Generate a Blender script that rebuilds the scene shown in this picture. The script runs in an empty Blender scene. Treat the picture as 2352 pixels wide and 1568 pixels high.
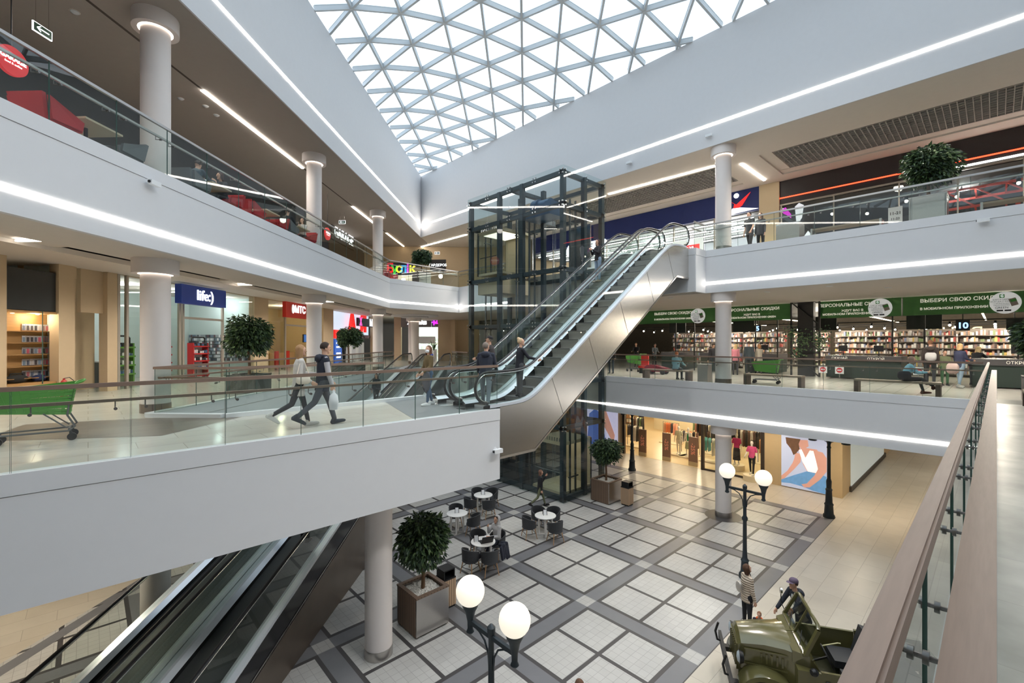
import bpy, bmesh, math, random
from mathutils import Vector, Matrix
random.seed(7)
R = math.radians
sc = bpy.context.scene
col = sc.collection
S2 = math.sqrt(0.5)
# ---------------------------------------------------------------- camera frame and levels (metres)
CZ = 7.27                      # camera height above the ground floor
FL1, FL2 = 5.53, 11.03         # floor levels
XR, DL = 18.88, 8.25           # planes of the right and the left gallery edges
FP, V0, CA = 1041.3, 785.4, R(46.92)
SA, CO = math.sin(CA), math.cos(CA)
def ray(u, v):
    xr = (u - 1176) / FP
    return Vector((xr * SA + CO, -xr * CO + SA, (V0 - v) / FP))
def on_z(u, v, z):             # where a line of sight meets a floor or table height
    r = ray(u, v); t = (z - CZ) / r.z
    return Vector((r.x * t, r.y * t, z))
def on_x(u, v, x):
    r = ray(u, v); t = x / r.x
    return Vector((x, r.y * t, CZ + r.z * t))
def on_D(u, v, D):             # wall parallel to the left gallery
    r = ray(u, v); t = D / ((-r.x + r.y) * S2)
    return Vector((r.x * t, r.y * t, CZ + r.z * t))
def on_t(u, v, T):
    r = ray(u, v); t = T / ((r.x + r.y) * S2)
    return Vector((r.x * t, r.y * t, CZ + r.z * t))
def P2(D, t, z=None):          # left-gallery coordinates: D across, t along
    x, y = (t - D) * S2, (t + D) * S2
    return Vector((x, y)) if z is None else Vector((x, y, z))
def DT(p):
    return ((-p[0] + p[1]) * S2, (p[0] + p[1]) * S2)
ORD = ['first','second','third','fourth','fifth','sixth','seventh','eighth','ninth','tenth','eleventh','twelfth','thirteenth','fourteenth','fifteenth','sixteenth','seventeenth','eighteenth']

# ---------------------------------------------------------------- materials
def srgb(r, g, b):
    f = lambda c: (c/255/12.92) if c/255 <= .04045 else ((c/255+.055)/1.055)**2.4
    return (f(r), f(g), f(b), 1)
MATS = {}
def mat(name, c, rough=.6, metal=0, emit=0, noise=0, nscale=6, bump=0, spec=.5, stretch=None, ecol=None):
    if name in MATS: return MATS[name]
    m = bpy.data.materials.new(name); m.use_nodes = True
    nt = m.node_tree; b = nt.nodes['Principled BSDF']
    c = srgb(*c)
    b.inputs['Base Color'].default_value = c
    b.inputs['Roughness'].default_value = rough
    b.inputs['Metallic'].default_value = metal
    b.inputs['Specular IOR Level'].default_value = spec
    if emit:
        b.inputs['Emission Color'].default_value = srgb(*ecol) if ecol else c
        b.inputs['Emission Strength'].default_value = emit
        if emit < 4: m.cycles.emission_sampling = 'NONE'
    if noise or bump:
        tc = nt.nodes.new('ShaderNodeTexCoord'); n = nt.nodes.new('ShaderNodeTexNoise')
        n.inputs['Scale'].default_value = nscale; n.inputs['Detail'].default_value = 3
        src = tc.outputs['Object']
        if stretch:
            mp = nt.nodes.new('ShaderNodeMapping'); mp.inputs['Scale'].default_value = stretch
            nt.links.new(src, mp.inputs[0]); src = mp.outputs[0]
        nt.links.new(src, n.inputs['Vector'])
        if noise:
            mx = nt.nodes.new('ShaderNodeMix'); mx.data_type = 'RGBA'
            mx.inputs[6].default_value = tuple(max(0, k*(1-noise)) for k in c[:3])+(1,)
            mx.inputs[7].default_value = tuple(min(1, k*(1+noise)) for k in c[:3])+(1,)
            nt.links.new(n.outputs['Fac'], mx.inputs[0]); nt.links.new(mx.outputs[2], b.inputs['Base Color'])
        if bump:
            bp = nt.nodes.new('ShaderNodeBump'); bp.inputs['Strength'].default_value = bump
            bp.inputs['Distance'].default_value = .02
            nt.links.new(n.outputs['Fac'], bp.inputs['Height']); nt.links.new(bp.outputs[0], b.inputs['Normal'])
    MATS[name] = m
    return m
def glass(name, tint=(225, 238, 232), ior=1.5, gain=1.0):
    if name in MATS: return MATS[name]
    m = bpy.data.materials.new(name); m.use_nodes = True; nt = m.node_tree; nt.nodes.clear()
    o = nt.nodes.new('ShaderNodeOutputMaterial'); mx = nt.nodes.new('ShaderNodeMixShader')
    t = nt.nodes.new('ShaderNodeBsdfTransparent'); g = nt.nodes.new('ShaderNodeBsdfGlossy'); f = nt.nodes.new('ShaderNodeFresnel')
    t.inputs[0].default_value = srgb(*tint); g.inputs['Roughness'].default_value = .01; f.inputs[0].default_value = ior
    k = nt.nodes.new('ShaderNodeMath'); k.operation = 'MULTIPLY'; k.inputs[1].default_value = gain; k.use_clamp = True
    geo = nt.nodes.new('ShaderNodeNewGeometry'); sub = nt.nodes.new('ShaderNodeVectorMath'); sub.operation = 'SCALE'
    # a thin pane reflects the same from both sides: feed the fresnel a normal that faces the viewer
    mm = nt.nodes.new('ShaderNodeMath'); mm.operation = 'MULTIPLY_ADD'; mm.inputs[1].default_value = -2; mm.inputs[2].default_value = 1
    nt.links.new(geo.outputs['Backfacing'], mm.inputs[0]); nt.links.new(geo.outputs['Normal'], sub.inputs[0]); nt.links.new(mm.outputs[0], sub.inputs['Scale'])
    lw = nt.nodes.new('ShaderNodeLayerWeight'); lw.inputs[0].default_value = .5
    pw = nt.nodes.new('ShaderNodeMath'); pw.operation = 'POWER'; pw.inputs[1].default_value = 4.2
    ad = nt.nodes.new('ShaderNodeMath'); ad.operation = 'MULTIPLY_ADD'; ad.inputs[1].default_value = .92; ad.inputs[2].default_value = .075
    nt.links.new(lw.outputs['Facing'], pw.inputs[0]); nt.links.new(pw.outputs[0], ad.inputs[0])
    nt.links.new(ad.outputs[0], k.inputs[0]); nt.links.new(k.outputs[0], mx.inputs[0])
    nt.links.new(t.outputs[0], mx.inputs[1]); nt.links.new(g.outputs[0], mx.inputs[2]); nt.links.new(mx.outputs[0], o.inputs[0])
    for n in (f, sub, mm, geo): nt.nodes.remove(n)
    MATS[name] = m
    return m
def tiles(name, c1, c2, cm, w, h, mortar=.006, rough=.35, rot=0, offset=.5, noise=.08):
    m = bpy.data.materials.new(name); m.use_nodes = True; nt = m.node_tree; b = nt.nodes['Principled BSDF']
    g = nt.nodes.new('ShaderNodeNewGeometry'); mp = nt.nodes.new('ShaderNodeMapping'); mp.inputs['Rotation'].default_value = (0, 0, rot)
    br = nt.nodes.new('ShaderNodeTexBrick'); br.offset = offset
    br.inputs['Color1'].default_value = srgb(*c1); br.inputs['Color2'].default_value = srgb(*c2); br.inputs['Mortar'].default_value = srgb(*cm)
    br.inputs['Scale'].default_value = 1; br.inputs['Mortar Size'].default_value = mortar; br.inputs['Brick Width'].default_value = w; br.inputs['Row Height'].default_value = h
    br.inputs['Mortar Smooth'].default_value = .2
    n = nt.nodes.new('ShaderNodeTexNoise'); n.inputs['Scale'].default_value = 1.7; n.inputs['Detail'].default_value = 5
    mx = nt.nodes.new('ShaderNodeMix'); mx.data_type = 'RGBA'; mx.blend_type = 'MULTIPLY'; mx.inputs[0].default_value = 1
    cr = nt.nodes.new('ShaderNodeMapRange'); cr.inputs[1].default_value = .3; cr.inputs[2].default_value = .7; cr.inputs[3].default_value = 1-noise; cr.inputs[4].default_value = 1
    nt.links.new(g.outputs['Position'], mp.inputs[0]); nt.links.new(mp.outputs[0], br.inputs['Vector']); nt.links.new(g.outputs['Position'], n.inputs['Vector'])
    nt.links.new(n.outputs['Fac'], cr.inputs[0]); nt.links.new(br.outputs['Color'], mx.inputs[6]); nt.links.new(cr.outputs[0], mx.inputs[7])
    nt.links.new(mx.outputs[2], b.inputs['Base Color']); b.inputs['Roughness'].default_value = rough
    MATS[name] = m
    return m
def stripes(name, c1, c2, axis, pitch, duty=.12, rough=.6, metal=0):
    """slats: thin dark grooves across an axis of the object's own coordinates"""
    m = bpy.data.materials.new(name); m.use_nodes = True; nt = m.node_tree; b = nt.nodes['Principled BSDF']
    tc = nt.nodes.new('ShaderNodeTexCoord'); sx = nt.nodes.new('ShaderNodeSeparateXYZ'); nt.links.new(tc.outputs['Object'], sx.inputs[0])
    src = sx.outputs[axis] if axis < 3 else None
    if axis == 3:
        ad = nt.nodes.new('ShaderNodeMath'); ad.operation = 'ADD'; nt.links.new(sx.outputs[0], ad.inputs[0]); nt.links.new(sx.outputs[1], ad.inputs[1]); src = ad.outputs[0]
    d = nt.nodes.new('ShaderNodeMath'); d.operation = 'DIVIDE'; d.inputs[1].default_value = pitch; nt.links.new(src, d.inputs[0])
    f = nt.nodes.new('ShaderNodeMath'); f.operation = 'FRACT'; nt.links.new(d.outputs[0], f.inputs[0])
    l = nt.nodes.new('ShaderNodeMath'); l.operation = 'LESS_THAN'; l.inputs[1].default_value = duty; nt.links.new(f.outputs[0], l.inputs[0])
    mx = nt.nodes.new('ShaderNodeMix'); mx.data_type = 'RGBA'; mx.inputs[6].default_value = srgb(*c1); mx.inputs[7].default_value = srgb(*c2)
    nt.links.new(l.outputs[0], mx.inputs[0]); nt.links.new(mx.outputs[2], b.inputs['Base Color'])
    b.inputs['Roughness'].default_value = rough; b.inputs['Metallic'].default_value = metal
    MATS[name] = m
    return m
def island(name, cols, rough=.6, emit=0):
    """colour picked per loose piece from a small palette"""
    m = bpy.data.materials.new(name); m.use_nodes = True; nt = m.node_tree; b = nt.nodes['Principled BSDF']
    g = nt.nodes.new('ShaderNodeNewGeometry'); r = nt.nodes.new('ShaderNodeValToRGB'); r.color_ramp.interpolation = 'CONSTANT'
    e = r.color_ramp.elements
    while len(e) < len(cols): e.new(0)
    for i, c in enumerate(cols): e[i].position = i/len(cols); e[i].color = srgb(*c)
    nt.links.new(g.outputs['Random Per Island'], r.inputs[0]); nt.links.new(r.outputs[0], b.inputs['Base Color'])
    b.inputs['Roughness'].default_value = rough
    if emit:
        nt.links.new(r.outputs[0], b.inputs['Emission Color']); b.inputs['Emission Strength'].default_value = emit; m.cycles.emission_sampling = 'NONE'
    MATS[name] = m
    return m

white = mat('white_plaster', (222, 222, 224), .75, noise=.02)
fasc = mat('fascia_white', (224, 225, 228), .6, noise=.015)
taupe = mat('ceiling_taupe', (168, 160, 152), .85, noise=.03)
taupe2 = mat('ceiling_taupe_light', (222, 214, 204), .85, noise=.03)
colm = mat('column_white', (232, 224, 220), .6, noise=.02)
strip = mat('led_strip', (255, 248, 238), .5, emit=14)
stripw = mat('led_strip_warm', (255, 236, 205), .5, emit=8)
softlit = mat('ring_light', (255, 240, 225), .5, emit=5)
wood = mat('rail_wood', (134, 112, 98), .45, noise=.18, nscale=14, stretch=(.4, 6, 6))
steel = mat('brushed_steel', (190, 186, 182), .28, 1, noise=.05, nscale=30)
satin = mat('satin_steel', (205, 205, 206), .22, 1)
darksteel = mat('lift_steel', (52, 64, 72), .5, .3, noise=.05)
black = mat('black_rubber', (22, 22, 24), .5)
blackm = mat('black_metal', (30, 32, 34), .45, .4)
beige = mat('beige_wall', (196, 174, 142), .7, noise=.04)
cream = mat('cream_frame', (208, 196, 172), .6)
darkwall = mat('dark_wall', (38, 40, 42), .7, noise=.1)
pane = glass('pane_glass', (236, 244, 240))
paneS = glass('shop_glass', (236, 240, 236), gain=.9)
paneL = glass('lift_glass', (230, 241, 241), gain=1.0)
skyg = glass('skylight_glass', (240, 247, 250), gain=.6)
edgeg = mat('glass_edge', (70, 98, 92), .2)
wslat = stripes('planter_wood', (122, 100, 84), (48, 38, 32), 3, .092, .14)
wslat2 = stripes('dark_planter_wood', (84, 80, 76), (40, 38, 36), 3, .11, .12)
binslat = stripes('bin_wood', (190, 160, 130), (60, 48, 40), 3, .075, .16)
soil = mat('white_pebbles', (225, 222, 216), .7, noise=.25, nscale=30)
bark = mat('bark', (110, 84, 62), .8, noise=.25, nscale=12)
leaf1 = island('leaves', [(54, 78, 48), (42, 64, 44), (72, 98, 58), (36, 56, 40), (90, 112, 68)], .5)

# ---------------------------------------------------------------- mesh builder
class MB:
    def __init__(s): s.v = []; s.f = []; s.m = []; s.cur = 0
    def add(s, vs, fs):
        o = len(s.v); s.v += [tuple(p) for p in vs]
        for f in fs: s.f.append([i+o for i in f]); s.m.append(s.cur)
        return s
    def box(s, x0, y0, z0, x1, y1, z1):
        vs = [(x, y, z) for z in (z0, z1) for y in (y0, y1) for x in (x0, x1)]
        return s.add(vs, [(0,2,3,1),(4,5,7,6),(0,1,5,4),(2,6,7,3),(0,4,6,2),(1,3,7,5)])
    def obox(s, c, size, rz=0, M=None):
        M = M or Matrix.Rotation(rz, 3, 'Z'); c = Vector(c); hx, hy, hz = size[0]/2, size[1]/2, size[2]/2
        vs = [c + M @ Vector((x, y, z)) for z in (-hz, hz) for y in (-hy, hy) for x in (-hx, hx)]
        return s.add(vs, [(0,2,3,1),(4,5,7,6),(0,1,5,4),(2,6,7,3),(0,4,6,2),(1,3,7,5)])
    def bar(s, p, q, w, h, up=(0,0,1)):
        p, q = Vector(p), Vector(q); d = q-p; L = d.length
        if L < 1e-6: return s
        d.normalize(); u = Vector(up)
        if abs(d.dot(u)) > .99: u = Vector((1,0,0))
        x = d.cross(u).normalized(); u = x.cross(d)
        M = Matrix((d, x, u)).transposed()
        return s.obox((p+q)/2, (L, w, h), M=M)
    def tube(s, pts, r, n=8, cap=True, flat=1.0):
        pts = [Vector(p) for p in pts]; rs = r if isinstance(r, (list, tuple)) else [r]*len(pts)
        vs = []; x = None
        for i, p in enumerate(pts):
            d = (pts[min(i+1, len(pts)-1)] - pts[max(i-1, 0)])
            d = d.normalized() if d.length > 1e-9 else Vector((0,0,1))
            if x is None:
                a = Vector((0,0,1)) if abs(d.z) < .9 else Vector((1,0,0)); x = d.cross(a).normalized()
            else: x = (x - d*x.dot(d)).normalized()
            y = d.cross(x)
            for k in range(n):
                a = 2*math.pi*k/n; vs.append(p + x*math.cos(a)*rs[i] + y*math.sin(a)*rs[i]*flat)
        fs = [(i*n+k, i*n+(k+1)%n, (i+1)*n+(k+1)%n, (i+1)*n+k) for i in range(len(pts)-1) for k in range(n)]
        if cap: fs += [tuple(range(n-1, -1, -1)), tuple((len(pts)-1)*n+k for k in range(n))]
        return s.add(vs, fs)
    def cyl(s, p, q, r0, r1=None, n=16): return s.tube([p, q], [r0, r0 if r1 is None else r1], n)
    def lathe(s, prof, c=(0,0,0), n=24):
        vs = [(c[0]+r*math.cos(2*math.pi*k/n), c[1]+r*math.sin(2*math.pi*k/n), c[2]+z) for r, z in prof for k in range(n)]
        fs = [(i*n+k, i*n+(k+1)%n, (i+1)*n+(k+1)%n, (i+1)*n+k) for i in range(len(prof)-1) for k in range(n)]
        if prof[0][0] > 1e-6: fs.append(tuple(range(n-1, -1, -1)))
        if prof[-1][0] > 1e-6: fs.append(tuple((len(prof)-1)*n+k for k in range(n)))
        return s.add(vs, fs)
    def prism(s, poly, z0, z1):
        n = len(poly); a = sum(poly[i][0]*poly[(i+1)%n][1]-poly[(i+1)%n][0]*poly[i][1] for i in range(n))
        if a < 0: poly = poly[::-1]
        vs = [(p[0], p[1], z0) for p in poly] + [(p[0], p[1], z1) for p in poly]
        return s.add(vs, [tuple(range(n-1, -1, -1)), tuple(range(n, 2*n))] + [(i, (i+1)%n, n+(i+1)%n, n+i) for i in range(n)])
    def extr(s, poly, vec):
        n = len(poly); vec = Vector(vec); vs = [Vector(p) for p in poly] + [Vector(p)+vec for p in poly]
        return s.add(vs, [tuple(range(n-1, -1, -1)), tuple(range(n, 2*n))] + [(i, (i+1)%n, n+(i+1)%n, n+i) for i in range(n)])
    def sphere(s, c, r, n=12, m=8, M=None):
        r = r if isinstance(r, (tuple, list)) else (r, r, r); c = Vector(c)
        vs = []
        for i in range(m+1):
            th = math.pi*i/m
            for k in range(n):
                p = Vector((r[0]*math.sin(th)*math.cos(2*math.pi*k/n), r[1]*math.sin(th)*math.sin(2*math.pi*k/n), r[2]*math.cos(th)))
                vs.append(c + (M @ p if M else p))
        return s.add(vs, [(i*n+k, (i+1)*n+k, (i+1)*n+(k+1)%n, i*n+(k+1)%n) for i in range(m) for k in range(n)])
    def quad(s, *p): return s.add(p, [tuple(range(len(p)))])
    def mesh(s, name, mats, smooth=None):
        me = bpy.data.meshes.new(name); me.from_pydata(s.v, [], s.f)
        for m in (mats if isinstance(mats, (list, tuple)) else [mats]): me.materials.append(m)
        if any(s.m): me.polygons.foreach_set('material_index', s.m)
        if smooth is not None:
            me.polygons.foreach_set('use_smooth', [True]*len(me.polygons)); me.set_sharp_from_angle(angle=R(smooth))
        me.update(); me.validate()
        return me
    def build(s, name, mats, parent=None, smooth=None, loc=None):
        return put(name, s.mesh(name, mats, smooth), parent, loc)
def put(name, me, parent=None, loc=None):
    o = bpy.data.objects.new(name, me); col.objects.link(o)
    if parent is not None: o.parent = parent
    if loc is not None: o.location = loc
    return o
def tag(o, label=None, cat=None, group=None, kind=None):
    if label: o['label'] = label
    if cat: o['category'] = cat
    if group: o['group'] = group
    if kind: o['kind'] = kind
    return o
def thing(name, label, cat, loc=(0,0,0), rz=0, group=None):
    o = bpy.data.objects.new(name, None); col.objects.link(o); o.empty_display_size = .2
    o.location = loc; o.rotation_euler = (0, 0, rz)
    return tag(o, label, cat, group)
def copy_tree(o, parent=None):
    c = o.copy(); col.objects.link(c)
    if parent is not None: c.parent = parent
    for ch in list(o.children): copy_tree(ch, c)
    return c
def dup(o, loc, rz=None, label=None, scale=None):
    c = copy_tree(o); c.location = loc
    if rz is not None: c.rotation_euler = (0, 0, rz)
    if label: c['label'] = label
    if scale: c.scale = (scale,)*3
    return c
def struct(name, bm, mats, label=None, smooth=None, parent=None):
    return tag(bm.build(name, mats, parent, smooth), label, None, None, 'structure')
_dg = bpy.context.evaluated_depsgraph_get
def text_mesh(s, size, extrude=.01, bold=0):
    cu = bpy.data.curves.new('txt', 'FONT'); cu.body = s; cu.size = size; cu.extrude = extrude; cu.align_x = 'CENTER'; cu.align_y = 'CENTER'; cu.offset = bold; cu.resolution_u = 3
    o = bpy.data.objects.new('txt', cu); TMP.objects.link(o)
    me = bpy.data.meshes.new_from_object(o.evaluated_get(tmp_dg()))
    bpy.data.objects.remove(o); bpy.data.curves.remove(cu)
    return me
TMPS = bpy.data.scenes.new('workbench'); TMP = TMPS.collection   # scratch scene for evaluating modifiers and text; removed at the end
def tmp_dg():
    vl = TMPS.view_layers[0]; vl.update(); return vl.depsgraph
def text(s, size, pos, xdir, m, parent=None, extrude=.012, bold=0, name='lettering', squash=1, slant=0):
    """standing lettering: xdir is the reading direction, it faces xdir x up"""
    me = text_mesh(s, size, extrude, bold); me.materials.clear(); me.materials.append(m)
    x = Vector((xdir[0], xdir[1], 0)).normalized(); z = Vector((0,0,1)); n = x.cross(z)
    M = Matrix((x*squash, z + x*slant, n)).transposed().to_4x4(); M.translation = Vector(pos)
    me.transform(M); me.name = name
    return put(name, me, parent)
XD_L = (1, 1); XD_R = (0, -1); XD_F = (1, -1)      # reading directions on the left, right and far walls
def clip(poly, a, b, c):       # keep a*x+b*y<=c
    out = []
    for i in range(len(poly)):
        p, q = poly[i], poly[(i+1) % len(poly)]
        dp, dq = a*p[0]+b*p[1]-c, a*q[0]+b*q[1]-c
        if dp <= 0: out.append(p)
        if (dp < 0 < dq) or (dq < 0 < dp):
            k = dp/(dp-dq); out.append((p[0]+(q[0]-p[0])*k, p[1]+(q[1]-p[1])*k))
    return out
SKY, EXPO = 2.1, .03
# ---------------------------------------------------------------- people
def remeshed(mb, name, m, vox, smooth=4):
    me = mb.mesh('tmp', m); o = bpy.data.objects.new('tmp', me); TMP.objects.link(o)
    r = o.modifiers.new('r', 'REMESH'); r.mode = 'VOXEL'; r.voxel_size = vox
    s = o.modifiers.new('s', 'SMOOTH'); s.factor = .5; s.iterations = smooth
    out = bpy.data.meshes.new_from_object(o.evaluated_get(tmp_dg())); out.name = name
    out.polygons.foreach_set('use_smooth', [True]*len(out.polygons))
    bpy.data.objects.remove(o); bpy.data.meshes.remove(me)
    out.materials.clear(); out.materials.append(m)
    return out
def cap(mb, p, q, r0, r1=None, n=10):
    r1 = r0 if r1 is None else r1; p, q = Vector(p), Vector(q); d = q-p; L = d.length
    if L < 1e-5: return mb.sphere(p, r0, n, 6)
    d /= L; pts, rs = [], []
    for k in range(4): a = math.pi/2*(1-k/3.0); pts.append(p - d*r0*math.sin(a)); rs.append(max(r0*math.cos(a), .001))
    for k in range(4): a = math.pi/2*(k/3.0); pts.append(q + d*r1*math.sin(a)); rs.append(max(r1*math.cos(a), .001))
    return mb.tube(pts, rs, n)
def loft(mb, rings, n=16):
    """rings: (centre, rx, ry, up) ellipses stacked along the spine"""
    vs = []
    for c, rx, ry, fwd in rings:
        c = Vector(c)
        for k in range(n):
            a = 2*math.pi*k/n; vs.append(c + Vector((1,0,0))*rx*math.cos(a) + fwd*ry*math.sin(a))
    m = len(rings)
    fs = [(i*n+k, i*n+(k+1)%n, (i+1)*n+(k+1)%n, (i+1)*n+k) for i in range(m-1) for k in range(n)]
    fs += [tuple(range(n-1, -1, -1)), tuple((m-1)*n+k for k in range(n))]
    return mb.add(vs, fs)
SKIN = mat('skin', (222, 176, 150), .55, noise=.04)
MASKW = mat('face_mask', (235, 238, 242), .8)
EYE = mat('eye_dark', (40, 32, 30), .3); LIP = mat('lips', (176, 108, 100), .5)
def cloth(c, n=.1): return mat('cloth_%d_%d_%d' % c, c, .85, noise=n, nscale=9)
def rippled(name, c, pitch):
    m = mat(name, c, .6); nt = m.node_tree; b = nt.nodes['Principled BSDF']
    tc = nt.nodes.new('ShaderNodeTexCoord'); w = nt.nodes.new('ShaderNodeTexWave'); w.bands_direction = 'Z'; w.inputs['Scale'].default_value = .314/pitch; w.inputs['Distortion'].default_value = .6
    bp = nt.nodes.new('ShaderNodeBump'); bp.inputs['Strength'].default_value = 1; bp.inputs['Distance'].default_value = .02
    mx = nt.nodes.new('ShaderNodeMix'); mx.data_type = 'RGBA'; mx.inputs[6].default_value = srgb(*[k*.86 for k in c]); mx.inputs[7].default_value = srgb(*c)
    nt.links.new(tc.outputs['Object'], w.inputs[0]); nt.links.new(w.outputs['Fac'], bp.inputs['Height']); nt.links.new(bp.outputs[0], b.inputs['Normal'])
    nt.links.new(w.outputs['Fac'], mx.inputs[0]); nt.links.new(mx.outputs[2], b.inputs['Base Color'])
    return m
def person(label, loc, face, h=1.72, lean=0, legL=(0,0), legR=(0,0), armL=(4,8,8,0), armR=(4,8,8,0), head=(0,0), seat=None, splay=0,
           top=(40,42,52), hem=.16, topmat=None, sleeve=1, bottom=(36,38,46), skirt=0, shoe=(40,40,44), shoemat=None, hair=(70,50,38), style='short', skin=None,
           fem=False, big=True, name='person', cat='person', group=None, hood=False, capcol=None, mask=False, vest=None, collar=None, inner=None, scale_girth=1, footpitch=(0,0), feat=True, footlift=0):
    """legs: (hip flexion, knee flexion); arms: (forward, outward, elbow, inward). face is the heading in degrees."""
    k = h/1.75; vox = .0105 if big else .017; g = scale_girth
    skm = skin or SKIN
    e = thing(name, label, cat, loc, R(face-90), group)
    ln = R(lean); up = Vector((0, math.sin(ln), math.cos(ln))); fw = Vector((0, math.cos(ln), -math.sin(ln)))
    P0 = Vector((0,0,0))
    def leg(sd, a):
        hip, kn = R(a[0]), R(a[1]); sp = R(splay)
        hj = P0 + Vector((sd*.092, 0, -.02))
        d1 = Vector((sd*math.sin(sp+.02), math.sin(hip), -math.cos(hip))).normalized(); kj = hj + d1*.43
        a2 = hip-kn; d2 = Vector((0, math.sin(a2), -math.cos(a2))); aj = kj + d2*.41
        return hj, kj, aj, a2
    Ls = {-1: leg(-1, legL), 1: leg(1, legR)}
    def foot(sd):
        hj, kj, aj, a2 = Ls[sd]; fp = a2*.55 + R(footpitch[0 if sd < 0 else 1])
        f = Vector((0, math.cos(fp), math.sin(fp))); dn = Vector((0, math.sin(fp), -math.cos(fp)))
        return aj - f*.055 + dn*.045, aj + f*.15 + dn*.055, f, dn
    low = min(min((foot(s)[0] + foot(s)[3]*.04).z, (foot(s)[1] + foot(s)[3]*.03).z) for s in (-1, 1))
    zp = -low + footlift if seat is None else (seat/k + .1)
    off = Vector((0, 0, zp))
    def T(v): return (Vector(v)+off)*k
    sh = lambda sd: P0 + up*.46 + Vector((sd*(.15 if fem else .175), 0, 0)) - up*.012
    def arm(sd, a):
        f, ab, el, inn = R(a[0]), R(a[1]), R(a[2]), R(a[3]); s0 = sh(sd)
        d1 = Vector((sd*math.sin(ab), math.sin(f)*math.cos(ab), -math.cos(f)*math.cos(ab))); ej = s0 + d1*.285
        t = f+el; d2 = Vector((sd*math.sin(ab)*.5 - sd*math.sin(inn), math.sin(t), -math.cos(t))).normalized(); wj = ej + d2*.25
        return s0, ej, wj, d2
    As = {-1: arm(-1, armL), 1: arm(1, armR)}
    nb = P0 + up*.5; hd = nb + Vector((0, math.sin(ln*.6 + R(head[1])*.3), math.cos(ln*.6)))*.165 + Vector((0, .018, 0))
    HM = (Matrix.Rotation(R(head[0]), 3, 'Z') @ Matrix.Rotation(-R(head[1]) - ln*.4, 3, 'X'))
    def H(x, y, z): return T(hd + HM @ Vector((x, y, z)))
    sc_ = lambda r: r*k
    # ---- body: one surface
    b = MB()
    sp = [(-.09, .14, .1), (0, .15, .1), (.12, .13 if fem else .14, .092), (.26, .145, .1), (.38, .155, .1), (.45, .13, .075), (.5, .06, .055)]
    loft(b, [(T(up*z), sc_(rx*g), sc_(ry*g), fw) for z, rx, ry in sp])
    for sd in (-1, 1):
        hj, kj, aj, a2 = Ls[sd]; cap(b, T(hj), T(kj), sc_(.072*g), sc_(.05)); cap(b, T(kj), T(aj), sc_(.05), sc_(.034))
        h0, h1, f, dn = foot(sd); cap(b, T(h0), T(h1), sc_(.036), sc_(.03))
        s0, ej, wj, d2 = As[sd]; cap(b, T(nb - up*.03), T(s0), sc_(.045), sc_(.045)); cap(b, T(s0), T(ej), sc_(.047), sc_(.037)); cap(b, T(ej), T(wj), sc_(.037), sc_(.027))
        # hand: palm, four curled fingers, thumb from the side of the palm
        side = Vector((1, 0, 0)); side = (side - d2*side.dot(d2)).normalized(); pn = d2.cross(side)
        pc = wj + d2*.045
        for o in (-.022, 0, .022): cap(b, T(wj + pn*o*.5), T(wj + d2*.078 + pn*o), sc_(.018), sc_(.016), 8)
        for i, (o, L) in enumerate(((-.03, .062), (-.01, .074), (.01, .07), (.03, .055))):
            q0 = wj + d2*.085 + pn*o; q1 = q0 + d2*L*.55 - side*sd*.012; q2 = q1 + d2*L*.35 - side*sd*.026
            cap(b, T(q0), T(q1), sc_(.0098), sc_(.009), 6); cap(b, T(q1), T(q2), sc_(.009), sc_(.0078), 6)
        t0 = wj + d2*.03 + pn*.03; t1 = t0 + d2*.035 + pn*.026; cap(b, T(t0), T(t1), sc_(.0115), sc_(.0105), 6); cap(b, T(t1), T(t1 + d2*.03 + pn*.004 - side*sd*.008), sc_(.0105), sc_(.0085), 6)
    cap(b, T(nb - up*.03), T(hd - Vector((0, .01, .04))), sc_(.056 if not fem else .048), sc_(.052 if not fem else .045))
    b.sphere(H(0, 0, .02), (sc_(.074), sc_(.094), sc_(.1)), 16, 12, HM)
    cap(b, H(0, .03, -.045), H(0, .058, -.085), sc_(.052), sc_(.03))
    if feat:
        cap(b, H(0, .09, .012), H(0, .108, -.022), sc_(.009), sc_(.013), 6)
        for sd in (-1, 1): b.sphere(H(sd*.074, -.008, -.005), (sc_(.01), sc_(.019), sc_(.032)), 8, 6, HM)
    put('body', remeshed(b, 'body', skm, vox*k), e)
    tm = topmat or cloth(top)
    # ---- upper garment
    b = MB(); t = .024
    rings = [(-hem, .168, .128), (-.06, .166, .126), (.06, .158 if not fem else .148, .12), (.16, .156 if not fem else .14, .115), (.27, .172 if not fem else .158, .122), (.38, .183 if not fem else .168, .117), (.455, .15, .09), (.495, .082, .072), (.515, .07, .066)]
    if hem < .06: rings = rings[2:]; rings.insert(0, (-hem, .16, .12))
    zz = (lambda z: up*z if z > -.02 or seat is None else up*max(z, -.07))
    loft(b, [(T(zz(z)), sc_(rx*g), sc_(ry*g), fw) for z, rx, ry in rings])
    for sd in (-1, 1):
        s0, ej, wj, d2 = As[sd]
        cap(b, T(nb - up*.035), T(s0), sc_(.058), sc_(.06))
        if vest: cap(b, T(s0 + Vector((-sd*.02, 0, 0))), T(s0 + (ej-s0)*.12), sc_(.07), sc_(.066)); continue
        if sleeve >= 1: cap(b, T(s0), T(ej), sc_(.062 if not fem else .056), sc_(.053 if not fem else .048)); cap(b, T(ej), T(wj - d2*.015), sc_(.053 if not fem else .048), sc_(.042 if not fem else .038))
        elif sleeve > 0: cap(b, T(s0), T(s0 + (ej-s0)*sleeve*1.4), sc_(.066), sc_(.058))
    put('top' if sleeve < 1 else 'jacket', remeshed(b, 'jacket', tm, vox*k, 3), e)
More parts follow.
